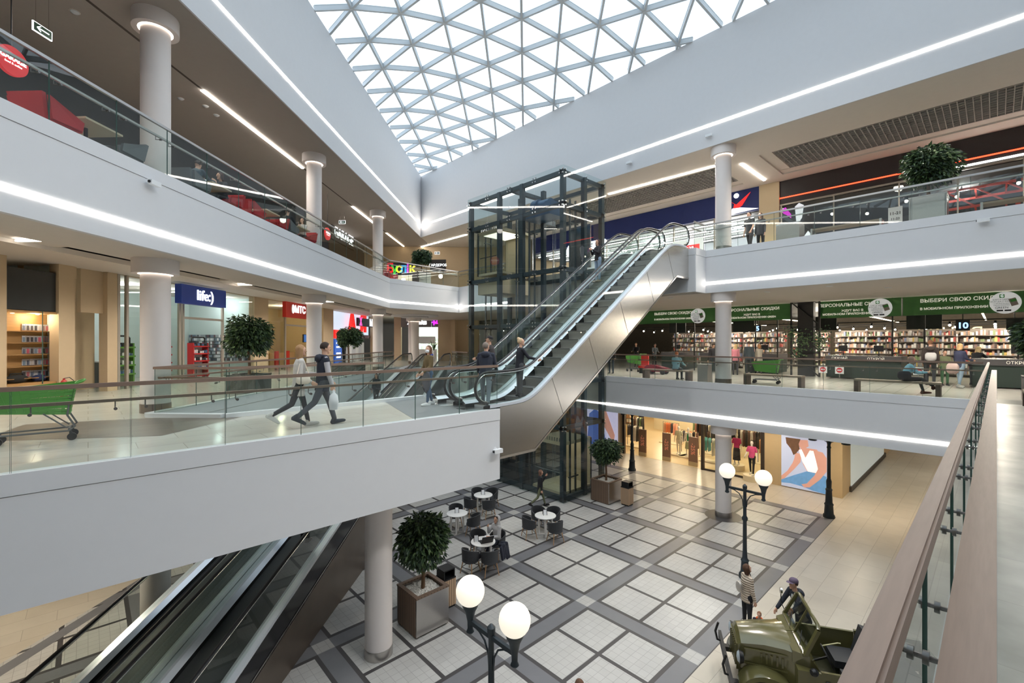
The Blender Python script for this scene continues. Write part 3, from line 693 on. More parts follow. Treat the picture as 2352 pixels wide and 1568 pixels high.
# ---------------------------------------------------------------- escalators and moving walkways
deck_m = mat('deck_aluminium', (222, 228, 236), .32, .35, noise=.03); clad = mat('truss_cladding', (226, 222, 216), .27, 1, noise=.06, nscale=3, stretch=(.3, 3, 3))
dclad = mat('dark_cladding', (52, 52, 54), .12, .3); brownclad = mat('brown_steel_wall', (120, 108, 98), .35, .7, noise=.1, nscale=2)
step_m = stripes('step_grey', (176, 176, 170), (120, 120, 118), 1, .02, .3, .5, .3); belt_m = stripes('belt_dark', (64, 66, 66), (40, 42, 42), 1, .02, .3, .5)
skirt_m = mat('skirt_dark', (46, 48, 50), .35, .5); trackm = mat('handrail_track', (225, 226, 226), .2, 1)
def conveyor(name, label, cat, loc, rz, m, x1, x2, xa, xb, W, H, bottom, steps, side_m, group=None, ends=True, seams=()):
    e = thing(name, label, cat, loc, rz, group)
    sp = lambda v, s=.35: .5*(v + math.sqrt(v*v + s*s))
    z = lambda x: m*(sp(x-x1) - sp(x-x2))
    N = 60; xs = [xa + (xb-xa)*i/N for i in range(N+1)]
    hw = W/2
    for sd in (-1, 1):
        dk = MB(); y0, y1 = sd*(hw-.26), sd*hw
        for i in range(N):
            a, b = xs[i], xs[i+1]
            dk.quad((a, y1, z(a)+.16), (b, y1, z(b)+.16), (b, y0+sd*.1, z(b)+.16), (a, y0+sd*.1, z(a)+.16)); dk.quad((a, y0+sd*.1, z(a)+.16), (b, y0+sd*.1, z(b)+.16), (b, y0, z(b)+.09), (a, y0, z(a)+.09))
            dk.quad((a, y1, z(a)+.16), (a, y1, z(a)+.08), (b, y1, z(b)+.08), (b, y1, z(b)+.16))
        dk.build('deck', deck_m, e)
        sk = MB()
        for i in range(N):
            a, b = xs[i], xs[i+1]; sk.quad((a, y0, z(a)+.09), (b, y0, z(b)+.09), (b, y0, z(b)-.3), (a, y0, z(a)-.3))
        sk.build('skirt', skirt_m, e)
        yg = sd*(hw-.1); r = .4; hz = .98
        top = [(x, z(x)+hz) for x in xs]
        arcA = [(xa - r*math.sin(t), hz - r + r*math.cos(t) + z(xa)) for t in [math.pi*k/10 for k in range(1, 11)]]
        arcB = [(xb + r*math.sin(t), hz - r + r*math.cos(t) + z(xb)) for t in [math.pi*k/10 for k in range(1, 11)]]
        path = arcA[::-1] + top + arcB
        h = MB(); h.tube([(x, yg, k) for x, k in path], .042, 8, flat=.62); h.build('handrail', black, e, 60)
        tk = MB(); ins = [(x, k-.045) for x, k in top]; tk.tube([(x, yg, k) for x, k in ([(xa - (r-.045)*math.sin(t), hz-r+(r-.045)*math.cos(t)+z(xa)) for t in [math.pi*k/10 for k in range(10, 0, -1)]] + ins + [(xb + (r-.045)*math.sin(t), hz-r+(r-.045)*math.cos(t)+z(xb)) for t in [math.pi*k/10 for k in range(1, 11)]])], .022, 6); tk.build('handrail_track', trackm, e, 60)
        g = MB(); 
        for i in range(N): a, b = xs[i], xs[i+1]; g.quad((a, yg, z(a)+.15), (b, yg, z(b)+.15), (b, yg, z(b)+hz-.04), (a, yg, z(a)+hz-.04))
        for arc, x0 in ((arcA, xa), (arcB, xb)):
            pts = [(x0, yg, z(x0)+hz-.04)] + [(x0 + (x-x0)*.92, yg, k) for x, k in arc]
            for p, q in zip(pts[:-1], pts[1:]): g.quad((x0, yg, z(x0)+.16), p, q)
        g.build('balustrade_glass', pane, e)
    yi = hw-.262
    if steps:
        n = int((x2-x1+1.6)/.4); st = None
        for i in range(n):
            x = x1 - .8 + i*.4; zz = z(x+.2)
            if st is None:
                b = MB(); prof = [(-.02, 0), (-.02, -.03), (0, -.09), (0.03, -.2), (.02, -.28), (.4, -.28), (.4, 0)]
                b.extr([(px, -yi, pz) for px, pz in prof], (0, 2*yi, 0)); b.cur = 1; b.box(.0, -yi+.01, .0, .4, yi-.01, .004); b.box(-.025, -yi, -.022, .0, yi, .003); st = b.mesh('step', [step_m, mat('tread_dark', (98, 98, 98), .5, .3)], 50)
            put('step', st, e, (x, 0, zz))
        b = MB(); b.box(xa-.3, -yi, -.05, x1-.8, yi, .012); b.build('floor_plate', satin, e); b = MB(); b.box(x2+.75, -yi, H-.05, xb+.2, yi, H+.012); b.build('floor_plate', satin, e)
    else:
        b = MB()
        for i in range(N): a, c = xs[i], xs[i+1]; b.quad((a, -yi, z(a)), (c, -yi, z(c)), (c, yi, z(c)), (a, yi, z(a)))
        b.build('belt', belt_m, e)
    if bottom:
        t = MB(); n = 80; b0, b1 = bottom[0][0], bottom[-1][0]
        def zb(x):
            for (p, q) in zip(bottom[:-1], bottom[1:]):
                if p[0] <= x <= q[0]: return p[1] + (q[1]-p[1])*(x-p[0])/max(1e-6, q[0]-p[0])
            return bottom[-1][1]
        X = sorted(set([b0 + (b1-b0)*i/n for i in range(n+1)] + [p[0] for p in bottom]))
        for a, b in zip(X[:-1], X[1:]):
            for sd in (-1, 1): t.quad(*[(p[0], sd*hw, p[1]) for p in ((a, zb(a)), (b, zb(b)), (b, z(b)+.09), (a, z(a)+.09))])
            t.cur = 1; t.quad((a, -hw, zb(a)), (b, -hw, zb(b)), (b, hw, zb(b)), (a, hw, zb(a))); 
            for sd in (-1, 1): t.quad((a, sd*hw, zb(a)-.03), (b, sd*hw, zb(b)-.03), (b, sd*(hw+.012), zb(b)+.04), (a, sd*(hw+.012), zb(a)+.04))
            t.cur = 0
        for x in (b0, b1): t.quad((x, -hw, zb(x)), (x, hw, zb(x)), (x, hw, z(x)+.09), (x, -hw, z(x)+.09))
        t.cur = 2
        for s in seams:
            k = .35; p, q = (s, z(s)+.08), (s+k*(z(s)+.08-zb(s)), zb(s+k*(z(s)+.08-zb(s))))
            for sd in (-1, 1): t.bar((p[0], sd*(hw+.001), p[1]), (q[0], sd*(hw+.001), q[1]), .006, .012)
        t.build('truss', [side_m, steel, mat('seam_dark', (120, 112, 104), .5)], e)
    return e
L1r = [(BX+.03, -1.2), (8.9, -1.2), (16.94, 4.33), (17.94, 4.33)]
for i, (yc, lab) in enumerate(((9.24, 'escalator nearest the camera, its steel side facing out, with a blonde woman at the foot'), (10.54, 'escalator behind, away from the camera, with a dark haired woman near the top'))):
    conveyor('escalator', lab, 'escalator', (0, yc, FL1), 0, .7, 8.72, 16.58, 7.3, 17.75, 1.27, FL2-FL1, [(x, zz) for x, zz in L1r], True, clad, 'escalators up to the top floor', seams=(9.6, 11.3, 13.0, 14.7, 16.2))
MW = math.tan(R(12))
for i, (Dc, lab) in enumerate(((7.42, 'sloping moving walkway on the left, without steps, under the bridge'), (5.96, 'sloping moving walkway on the right, with dark polished side, under the bridge'))):
    conveyor('moving_walkway', lab, 'moving walkway', P2(Dc, 0, 0), R(45), MW, 2.9, 28.9, 1.7, 31.0, 1.44, FL1, [(1.5, -.02), (4.2, -.02), (28.2, 4.5), (31, 4.5)], False, dclad, 'moving walkways between ground and middle floor')
m = MB(); m.prism([P2(5.22, 4.5), P2(6.6, 4.5), P2(6.6, 15.2), P2(5.22, 15.2)], 0, .3)
w_ = MB(); n = 24
for i in range(n):
    a, b = 4.3 + i*.46, 4.3 + (i+1)*.46
    za, zb_ = -.05+(a-4.2)*.1883, -.05+(b-4.2)*.1883
    w_.quad(P2(5.23, a, 0), P2(5.23, b, 0), P2(5.23, b, zb_), P2(5.23, a, za))
w_.quad(P2(5.23, a, 0), P2(8.1, a, 0), P2(8.1, a, za), P2(5.23, a, za))
tag(w_.build('trim_11', brownclad), 'brown metal wall filling the wedge under the right moving walkway', None, None, 'structure')
m = MB(); m.prism([P2(8.14, 4.2), P2(8.2, 4.2), P2(8.2, 14.2), P2(8.14, 14.2)], 0, .02)
# ---------------------------------------------------------------- glass lift
EX0, EX1, EY0, EY1, EZ = 15.66, 18.8, 13.36, 20.3, CZ+7.93
lf = thing('glass_lift', 'tall dark framed glass lift shaft beside the escalators', 'lift', ((EX0+EX1)/2, (EY0+EY1)/2, 0))
def LP(x, y, z): return (x-(EX0+EX1)/2, y-(EY0+EY1)/2, z)
fr = MB(); w = .21
posts = [(EX0, EY0), (EX0, 16.1), (EX0, 17.8), (EX0, EY1), (EX1, EY0), (EX1, EY1), (17.3, EY0), (17.3, 16.1), (17.3, 17.8)]
for x, y in posts:
    x = min(max(x, EX0+w/2), EX1-w/2); y = min(max(y, EY0+w/2), EY1-w/2); fr.bar(LP(x, y, 0), LP(x, y, EZ-.1), w, w)
for zz in (.14, 3.35, 5.4, 8.1, 10.6, 13.55, EZ-.2):
    z0 = zz
    for a, b in (((EX0, EY0), (EX1, EY0)), ((EX0, EY0), (EX0, EY1)), ((EX0, EY1), (EX1, EY1)), ((EX1, EY0), (EX1, EY1))):
        ox, oy = (.13 if a[0] == b[0] == EX0 else -.13 if a[0] == b[0] else 0), (.13 if a[1] == b[1] == EY0 else -.13 if a[1] == b[1] else 0)
        fr.bar(LP(a[0]+ox, a[1]+oy, z0), LP(b[0]+ox, b[1]+oy, z0), .17, .2)
fr.bar(LP(EX0, 16.9, EZ-.2), LP(EX1, 16.9, EZ-.2), .2, .2)
fr.build('frame', darksteel, lf)
gz = 0
lev = [0.02, 3.35, 5.4, 8.1, 10.6, 13.55, EZ+.06]
for z0, z1 in zip(lev[:-1], lev[1:]):
    for y0, y1 in ((EY0, 15.1), (15.1, 16.9), (16.9, 18.6), (18.6, EY1)):
        b = MB(); b.quad(LP(EX0-.08, y0-.08 if y0 == EY0 else y0+.01, z0+.01), LP(EX0-.08, y1-.01, z0+.01), LP(EX0-.08, y1-.01, z1-.01), LP(EX0-.08, y0-.08 if y0 == EY0 else y0+.01, z1-.01)); b.build('glass_panel', paneL, lf)
    for x0, x1 in ((EX0-.08, 17.25), (17.25, EX1+.05)):
        b = MB(); b.quad(LP(x0+.01, EY0-.08, z0+.01), LP(x1-.01, EY0-.08, z0+.01), LP(x1-.01, EY0-.08, z1-.01), LP(x0+.01, EY0-.08, z1-.01)); b.build('glass_panel', paneL, lf)
    b = MB(); b.quad(LP(EX0, EY1+.05, z0), LP(EX1, EY1+.05, z0), LP(EX1, EY1+.05, z1), LP(EX0, EY1+.05, z1)); b.build('glass_panel', paneL, lf)
st = MB()
for z0 in lev[1:-1] + [EZ-.2]:
    for y in (EY0+.05, 15.1, 16.9, 18.6, EY1-.1):
        for dy in (-.09, .09):
            for dz in (-.09, .09): st.cyl(LP(EX0-.12, y+dy, z0+dz), LP(EX0-.06, y+dy, z0+dz), .032, n=8)
    for x in (EX0+.05, 17.25, EX1-.1):
        for dz in (-.09, .09): st.cyl(LP(x, EY0-.12, z0+dz), LP(x, EY0-.06, z0+dz), .032, n=8)
tag(st.build('bolt', satin, lf, 50), None, None, None, 'stuff')
# inside: guide rails, cables, a winch, two cabins
gr = MB()
for y in (13.75, 16.45, 17.4, 19.95):
    for x in (16.6, 17.0): gr.bar(LP(x, y, 0), LP(x, y, EZ-1.2), .09, .05)
    for k in range(6): gr.bar(LP(16.5, y, 2.4*k+.9), LP(17.2, y, 2.4*k+.9), .06, .05)
gr.build('guide_rail', mat('guide_steel', (92, 98, 102), .4, .8), lf)
cb = MB()
for y in (15.0, 15.1, 15.2, 18.9, 19.0, 19.1): cb.cyl(LP(17.0, y, .5), LP(17.0, y, EZ-1.5), .012, n=6)
cb.build('cable', satin, lf)
wv = MB(); c = LP(16.7, 15.5, EZ-1.15); wv.cyl((c[0], c[1]-.5, c[2]), (c[0], c[1]+.25, c[2]), .33, n=20); wv.cyl((c[0], c[1]+.25, c[2]), (c[0], c[1]+.6, c[2]), .42, .42, 20); wv.box(c[0]-.6, c[1]-.9, c[2]-.62, c[0]+.6, c[1]+.9, c[2]-.42); wv.box(c[0]-.4, c[1]-.8, c[2]-.42, c[0]+.4, c[1]-.4, c[2]+.1)
wv.build('winch', mat('winch_blue', (46, 88, 124), .4, .2), lf, 50)
wv = MB(); wv.sphere((c[0], c[1]-.62, c[2]), .14); wv.build('winch_knob', mat('yellow_paint', (214, 176, 74), .5), lf, 60)
hd = MB(); hd.box(*LP(15.95, 13.7, EZ-1.65), *LP(18.5, 13.85, EZ-1.4)); hd.box(*LP(16.0, 16.3, EZ-1.7), *LP(18.5, 16.5, EZ-1.4)); hd.box(*LP(16.0, 19.8, EZ-1.7), *LP(18.5, 19.95, EZ-1.4)); hd.build('head_beam', darksteel, lf)
cabm = mat('cabin_beige', (196, 182, 152), .6)
for y0, z0, nm in ((18.0, 10.95, 'upper'), (13.75, .15, 'lower')):
    cbn = MB(); cbn.box(*LP(16.05, y0, z0), *LP(18.2, y0+1.95, z0+.12)); cbn.box(*LP(16.05, y0, z0+2.3), *LP(18.2, y0+1.95, z0+2.45))
    cbn.box(*LP(18.15, y0, z0), *LP(18.22, y0+1.95, z0+2.4)); o = cbn.build('cabin', cabm, lf)
    b = MB(); 
    for a in range(12): b.box(*LP(16.1, y0+.05+a*.155, z0+2.44), *LP(16.14, y0+.1+a*.155, z0+2.62))
    b.build('cabin_grille', satin, o); b = MB()
    for y in (y0, y0+1.95):
        for x in (16.05, 18.2): b.bar(LP(x, y, z0), LP(x, y, z0+2.4), .07, .07)
    b.build('cabin_post', darksteel, o)
    b = MB(); b.quad(LP(16.04, y0, z0+.12), LP(16.04, y0+1.95, z0+.12), LP(16.04, y0+1.95, z0+2.3), LP(16.04, y0, z0+2.3)); b.build('cabin_glass', paneL, o)
    b = MB(); b.bar(LP(16.12, y0+.1, z0+1.0), LP(16.12, y0+1.85, z0+1.0), .04, .04); b.build('cabin_rail', satin, o)
    b = MB(); b.box(*LP(16.3, y0+.2, z0+2.27), *LP(17.9, y0+1.75, z0+2.295)); b.build('cabin_light', mat('cabin_glow', (255, 244, 226), .5, emit=1.6), o)
ap = MB(); ap.box(*LP(16.0, 18.05, 9.9), *LP(18.2, 19.9, 10.7)); ap.build('cabin_apron', cabm, lf)
b = MB()
for z0 in (0, FL1, FL2):
    for y in (14.1, 18.2): b.box(*LP(18.62, y, z0+.05), *LP(18.7, y+1.3, z0+2.25))
b.build('landing_door', satin, lf)
b = MB(); b.box(*LP(EX0+.15, EY0+.15, 0.01), *LP(EX1-.15, EY1-.15, .03)); b.build('pit_floor', mat('pit_dark', (40, 44, 46), .7), lf)
# ---------------------------------------------------------------- trees in planters
def foliage_mesh(seed, n, rx, rz, ll, spread=.55):
    rn = random.Random(seed); m = MB()
    lobes = [(Vector((math.cos(a)*rx*spread*r, math.sin(a)*rx*spread*r, z*rz*.55)), .62 + .3*rn.random()) for a, r, z in [(rn.random()*6.3, .5+.6*rn.random(), rn.uniform(-1, .9)) for _ in range(13)]]
    for _ in range(n):
        c, s = rn.choice(lobes) if rn.random() < .62 else (Vector((0, 0, .05*rz)), 1.28)
        d = Vector((rn.gauss(0, 1), rn.gauss(0, 1), rn.gauss(0, .9))).normalized(); r = s*.62*(rn.random()**.45)
        p = c + Vector((d.x*rx*r, d.y*rx*r, d.z*rz*r)); q = Vector((p.x/rx, p.y/rx, p.z/rz))
        if q.length > 1.04: p *= 1.04/q.length
        if p.z < -rz*.55 and math.hypot(p.x, p.y) < rx*.25: continue
        out = Vector((p.x, p.y, p.z*.6)).normalized(); ax = (out + Vector((rn.gauss(0, .5), rn.gauss(0, .5), -.75 + rn.gauss(0, .35)))).normalized()
        sd = ax.cross(Vector((rn.gauss(0, 1), rn.gauss(0, 1), rn.gauss(0, 1)))).normalized(); nn = ax.cross(sd); L = ll*(.7+.6*rn.random()); w = L*.24
        m.add([p, p + ax*L*.35 + sd*w + nn*w*.35, p + ax*L, p + ax*L*.35 - sd*w + nn*w*.35, p + ax*L*.5], [(0, 1, 4), (1, 2, 4), (2, 3, 4), (3, 0, 4)])
    return m.mesh('foliage', leaf1)
FOL = [foliage_mesh(1, 6000, .8, .74, .14, .5), foliage_mesh(2, 5200, .78, .68, .14, .5)]
def potted_tree(label, loc, w, hb, crown_z, fol=0, s=1, body=None, rz=0, metal=(False, True), trunk=.045, group='round crowned trees in planters', sz=1):
    e = thing('potted_tree', label, 'tree', loc, rz, group); h = w/2; body = body or wslat
    b = MB()
    b.box(-h, -h+.03, 0.03, -h+.05, h-.03, hb-.03); sl = b.build('slatted_side', body, e)
    b = MB(); b.box(h-.05, -h+.03, .03, h, h-.03, hb-.03); b.build('slatted_side', body, e)
    for y in (-h, h-.04): b = MB(); b.box(-h, y, .06, h, y+.04, hb-.02); b.build('metal_side', steel if metal[1] else body, e)
    b = MB()
    b.box(-h-.01, -h-.01, hb-.03, h+.01, -h+.09, hb+.01); b.box(-h-.01, h-.09, hb-.03, h+.01, h+.01, hb+.01); b.box(-h-.01, -h+.09, hb-.03, -h+.09, h-.09, hb+.01); b.box(h-.09, -h+.09, hb-.03, h+.01, h-.09, hb+.01)
    b.build('rim', body, e)
    b = MB(); rn = random.Random(3)
    b.box(-h+.05, -h+.05, hb-.16, h-.05, h-.05, hb-.11)
    for _ in range(420):
        x, y = rn.uniform(-h+.1, h-.1), rn.uniform(-h+.1, h-.1); b.sphere((x, y, hb-.1+rn.uniform(-.01, .02)), (rn.uniform(.02, .04), rn.uniform(.02, .035), rn.uniform(.014, .026)), 5, 3)
    tag(b.build('pebbles', soil, e), None, None, None, 'stuff')
    b = MB(); z0, z1 = hb-.12, crown_z; b.tube([(0, 0, z0), (.02, .01, z0+(z1-z0)*.3), (-.02, .015, z0+(z1-z0)*.65), (.01, 0, z1)], [trunk*1.2, trunk, trunk*.9, trunk*.7], 9)
    for k in range(6):
        a = k*1.05; b.tube([(0, 0, z1-.28*s), (math.cos(a)*.18*s, math.sin(a)*.18*s, z1-.05), (math.cos(a)*.42*s, math.sin(a)*.42*s, z1+.2*s)], [.022, .016, .006], 6)
    tk_ = b.build('trunk', bark, e, 50)
    f = put('foliage', FOL[fol], tk_, (0, 0, crown_z)); f.scale = (s, s, s*sz); f.rotation_euler = (0, 0, fol*1.3 + loc[0]); tag(f, None, None, None, 'stuff')
    return e
potted_tree('ficus tree in a large wood and steel planter beside the bridge column', (6.32, 10.13, 0), .95, 1.0, 2.25, 0, .97)
potted_tree('green ficus tree in a square planter beside the glass lift', (17.45, 12.3, 0), 1.02, .98, 2.3, 1, .95)
dsl = wslat2
p = P2(9.75, 15.6); potted_tree('ficus tree in a dark planter just right of the blue shop sign', (p.x, p.y, FL1), 1.0, .62, 2.0, 0, 1.02, dsl, R(45), (False, False))
b = MB(); 
p = P2(9.4, 23.6); potted_tree('ficus tree in a dark planter between the second and third left columns', (p.x, p.y, FL1), 1.3, .62, 2.05, 1, .88, dsl, R(45), (False, False))
p = on_z(968, 590, FL2+1.95); potted_tree('ficus tree on the upper floor behind the curved gallery corner', (p.x, p.y, FL2), .9, .9, 1.95, 1, .92, dsl)
potted_tree('big leafy tree in a steel planter on the upper right gallery', (20.1, 1.52, FL2), .9, .95, 2.05, 0, .98, steel, 0, (True, True))
potted_tree('tree cut by the right edge of the photo beside the gallery bench', (19.9, -.95, FL1), .9, .75, 1.9, 0, .95, dsl)
# ---------------------------------------------------------------- street lamps
irn = mat('lamp_iron', (52, 60, 66), .45, .4, noise=.1); globe_m = mat('globe_glow', (255, 246, 228), .3, emit=.72)
def globe_lamp(label, x, y):
    e = thing('street_lamp', label, 'street lamp', (x, y, 0), 0, 'black street lamps with two white globes')
    b = MB(); b.lathe([(.17, 0), (.17, .12), (.12, .2), (.1, .5), (.12, .55), (.075, .62), (.06, .9), (.055, 1.75), (.085, 1.8), (.085, 1.86), (.05, 1.92), (.045, 2.72), (.065, 2.76), (.065, 2.84), (.03, 2.88), (.001, 2.9)], (0, 0, 0), 20); b.build('pole', irn, e, 35)
    b = MB(); b.box(-.028, -.53, 2.66, .028, .53, 2.73); cbar = b.build('crossbar', irn, e)
    for s in (-1, 1):
        b = MB(); b.tube([(0, s*.05, 2.2), (0, s*.07, 2.4), (0, s*.16, 2.56), (0, s*.3, 2.64), (0, s*.42, 2.66)], .016, 8); b.build('curved_brace', irn, cbar, 60)
        b = MB(); b.lathe([(.04, 2.5), (.065, 2.53), (.045, 2.58), (.05, 2.7), (.085, 2.86), (.13, 2.95), (.135, 2.99)], (0, s*.53, 0), 18); lh = b.build('lamp_holder', irn, e, 40)
        b = MB(); b.sphere((0, s*.53, 3.19), (.235, .235, .24), 28, 18); b.build('globe', globe_m, lh, 60)
    return e
globe_lamp('black lamp with two white globes close below the camera, on the tiled square', 4.58, 5.37)
globe_lamp('black lamp with two white globes standing behind the woman in the quilted jacket', 14.8, 5.31)
def post_lamp(label, x, y):
    e = thing('street_lamp', label, 'street lamp', (x, y, 0), 0, 'tall black street lamps with curved arms')
    b = MB(); b.lathe([(.21, 0), (.21, .1), (.17, .16), (.15, .5), (.17, .55), (.13, .62), (.11, 1.1), (.13, 1.16), (.09, 1.22), (.1, 1.5), (.065, 1.62), (.06, 2.85), (.085, 2.9), (.06, 2.96), (.05, 3.2), (.02, 3.5)], (0, 0, 0), 20); b.build('pole', irn, e, 35)
    for s in (-1, 1):
        b = MB(); b.tube([(0, s*.02, 2.95), (0, s*.12, 3.3), (0, s*.32, 3.48), (0, s*.5, 3.45), (0, s*.58, 3.33)], .02, 8); b.tube([(0, s*.05, 3.1), (0, s*.14, 3.14), (0, s*.18, 3.24), (0, s*.13, 3.3)], .012, 6); b.build('curved_arm', irn, e, 60)
        b = MB(); b.lathe([(.02, 3.34), (.06, 3.3), (.15, 3.16), (.16, 3.12), (.12, 3.1), (.001, 3.08)], (0, s*.58, 0), 16); b.build('lamp_shade', irn, e, 40)
    return e
post_lamp('tall black lamp post in front of the poster of a woman in jeans', 22.46, 4.76)
post_lamp('tall black lamp post in front of the clothes shop entrance', 22.5, 14.1)
# ---------------------------------------------------------------- litter bins
def bin_(label, x, y, s=1):
    e = thing('litter_bin', label, 'bin', (x, y, 0), 0, 'slatted litter bins'); h = .2*s
    b = MB(); b.box(-h, -h, .06, h, h, .78); b.build('slatted_body', binslat, e); b = MB(); b.box(-h+.02, -h+.02, 0, h-.02, h-.02, .06); b.build('plinth', blackm, e)
    b = MB(); b.box(-h, -h, .78, h, h, .82); b.box(-h+.02, -h+.02, 1.02, h-.02, h-.02, 1.05); b.box(-h+.02, -h+.02, .82, -h+.05, h-.02, 1.02); b.box(h-.05, -h+.02, .82, h-.02, h-.02, 1.02); b.box(-h+.05, h-.05, .82, h-.05, h-.02, 1.02); b.build('hood', blackm, e)
    return e
bin_('wood slatted litter bin with black hood behind the big planter, nearest the camera', 7.22, 10.4); bin_('wood slatted litter bin with black hood beside the planter at the lift', 17.62, 11.3)
# ---------------------------------------------------------------- cafe tables and tub chairs
twhite = mat('table_white', (232, 230, 228), .35); tubm = mat('tub_fabric', (62, 64, 68), .85, noise=.15, nscale=40); oak = mat('oak_legs', (176, 138, 100), .55, noise=.15)
def cafe_table(label, x, y, rz=0):
    e = thing('cafe_table', label, 'table', (x, y, 0), rz, 'round white cafe tables')
    b = MB(); b.lathe([(.001, .715), (.36, .715), (.4, .722), (.4, .745), (.39, .75), (.001, .75)], (0, 0, 0), 36); b.build('tabletop', twhite, e, 40)
    for k in range(4):
        a = k*math.pi/2 + .78; b = MB(); b.bar((math.cos(a)*.24, math.sin(a)*.24, .03), (math.cos(a)*.24, math.sin(a)*.24, .715), .055, .055); b.build('leg', twhite, e)
    for k in range(2):
        a = k*math.pi/2 + .78; b = MB(); b.bar((-math.cos(a)*.3, -math.sin(a)*.3, .03), (math.cos(a)*.3, math.sin(a)*.3, .03), .06, .05); b.build('foot_bar', twhite, e)
    return e
def make_tub(label, loc, rz):
    e = thing('tub_chair', label, 'chair', loc, rz, 'dark tub chairs around the white tables')
    b = MB(); n = 22; inner, outer = [], []
    vs = []; prof = []
    for i in range(n+1):
        a = R(-40 + 260*i/n)*1.0; t = abs(i-n/2)/(n/2); top = .8 - .16*t**2.2
        for r, z in ((.27, .42), (.29, top), (.265, top+.005), (.235, .46)): vs.append((math.cos(a)*r*-1, -math.sin(a)*r*.95, z))
    fs = [(i*4+j, (i+1)*4+j, (i+1)*4+(j+1)%4, i*4+(j+1)%4) for i in range(n) for j in range(4)] + [(0, 1, 2, 3), (n*4+3, n*4+2, n*4+1, n*4)]
    b.add(vs, fs); b.build('shell', tubm, e, 50)
    b = MB(); b.lathe([(.001, .36), (.22, .36), (.27, .4), (.26, .455), (.2, .475), (.001, .478)], (0, 0, 0), 24); b.build('seat', tubm, e, 50)
    for sx in (-1, 1):
        for sy in (-1, 1): b = MB(); b.cyl((sx*.17, sy*.16, .38), (sx*.235, sy*.225, 0), .019, .013, 8); b.build('leg', oak, e, 50)
    b = MB()
    for s in (-1, 1): b.bar((-.2, s*.195, .2), (.2, s*.195, .2), .014, .014); b.bar((s*.2, -.195, .2), (s*.2, .195, .2), .014, .014)
    b.build('stretcher', blackm, e)
    return e
tub0 = None
def tub(label, u, v, tx, ty, dist=.62):
    global tub0
    p = on_z(u, v, .6); d = Vector((p.x-tx, p.y-ty)); d = d.normalized()*dist
    loc = (tx+d.x, ty+d.y, 0); rz = math.atan2(-d.y, -d.x) - math.pi/2
    if tub0 is None: tub0 = make_tub(label, loc, rz); return tub0
    return dup(tub0, loc, rz, label)
TB = dict(A=(12.35, 15.01), B=(12.6, 11.63), C=(10.3, 14.08), D=(9.46, 11.5))
tl = dict(A='under the edge of the bridge, farthest from the camera', B='nearest the lift corner', C='partly hidden behind the big tree', D='of the seated man, with a laptop')
for k, (x, y) in TB.items(): cafe_table('round white cafe table ' + tl[k], x, y)
ch = dict(A=[('left back', 1085, 1122), ('right', 1140, 1128), ('left front', 1085, 1150), ('front', 1124, 1156)],
 B=[('left back', 1230, 1172), ('right back', 1277, 1174), ('left front', 1222, 1196), ('front', 1276, 1206)],
 C=[('back', 1046, 1165), ('right front', 1080, 1190)], D=[('left back', 1092, 1225), ('left front', 1085, 1268), ('front', 1130, 1280), ('right', 1150, 1232)])
for k, L in ch.items():
    for nm, u, v in L:
        if k == 'D' and nm == 'right': lab = 'dark tub chair the man in the grey hoodie sits on'
        else: lab = 'dark tub chair at the %s of the white table %s' % (nm, dict(A='farthest from the camera', B='nearest the lift corner', C='behind the big tree', D='with the laptop')[k])
        tub(lab, u, v, *TB[k], dist=.66 if not (k == 'D' and nm == 'right') else .72)
def menu(label, x, y, rz):
    e = thing('menu_stand', label, 'menu stand', (x, y, .75), rz, 'menu stands on the white tables')
    b = MB(); b.bar((-.07, -.05, 0), (-.07, .02, .2), .014, .014); b.bar((.07, -.05, 0), (.07, .02, .2), .014, .014); b.bar((-.07, .02, .2), (.07, .02, .2), .014, .014); b.bar((-.07, .09, 0), (-.07, .02, .2), .014, .014); b.bar((.07, .09, 0), (.07, .02, .2), .014, .014); b.build('stand', black, e)
    b = MB(); b.quad((-.06, -.045, .012), (.06, -.045, .012), (.06, .015, .19), (-.06, .015, .19)); b.build('card', mat('paper', (236, 238, 242), .6), e)
for k, lab in (('A', 'small black menu stand on the farthest white table'), ('B', 'small black menu stand on the white table near the lift'), ('C', 'small black menu stand on the white table behind the tree'), ('D', 'small black menu stand beside the laptop')):
    menu(lab, TB[k][0] + (-.18 if k == 'D' else 0), TB[k][1] + (.14 if k == 'D' else .02), R(-35))
e = thing('laptop', 'open black laptop on the white table of the seated man', 'laptop', (9.5, 11.42, .75), R(-20))
b = MB(); b.box(-.2, -.13, 0, .2, .13, .02); kb = b.build('keyboard_base', black, e); b = MB(); b.add([(-.2, -.13, .02), (.2, -.13, .02), (.2, -.25, .26), (-.2, -.25, .26), (-.2, -.14, .015), (.2, -.14, .015), (.2, -.262, .255), (-.2, -.262, .255)], [(0, 1, 2, 3), (7, 6, 5, 4), (3, 2, 6, 7), (0, 4, 5, 1), (1, 5, 6, 2), (0, 3, 7, 4)]); b.build('screen', black, e)
b = MB(); rn = random.Random(5)
for i in range(3): b.obox((0, 0, .004+i*.004), (.21, .29, .003), rn.uniform(-.4, .4))
b.add([(-.1, -.1, .02), (.1, -.1, .05), (.12, .12, .03), (-.06, .13, .06)], [(0, 1, 2, 3)])
tag(b.build('papers', mat('paper', (236, 238, 242), .6), None, None, (9.72, 11.55, .755)), 'loose white papers on the table behind the laptop', 'papers')
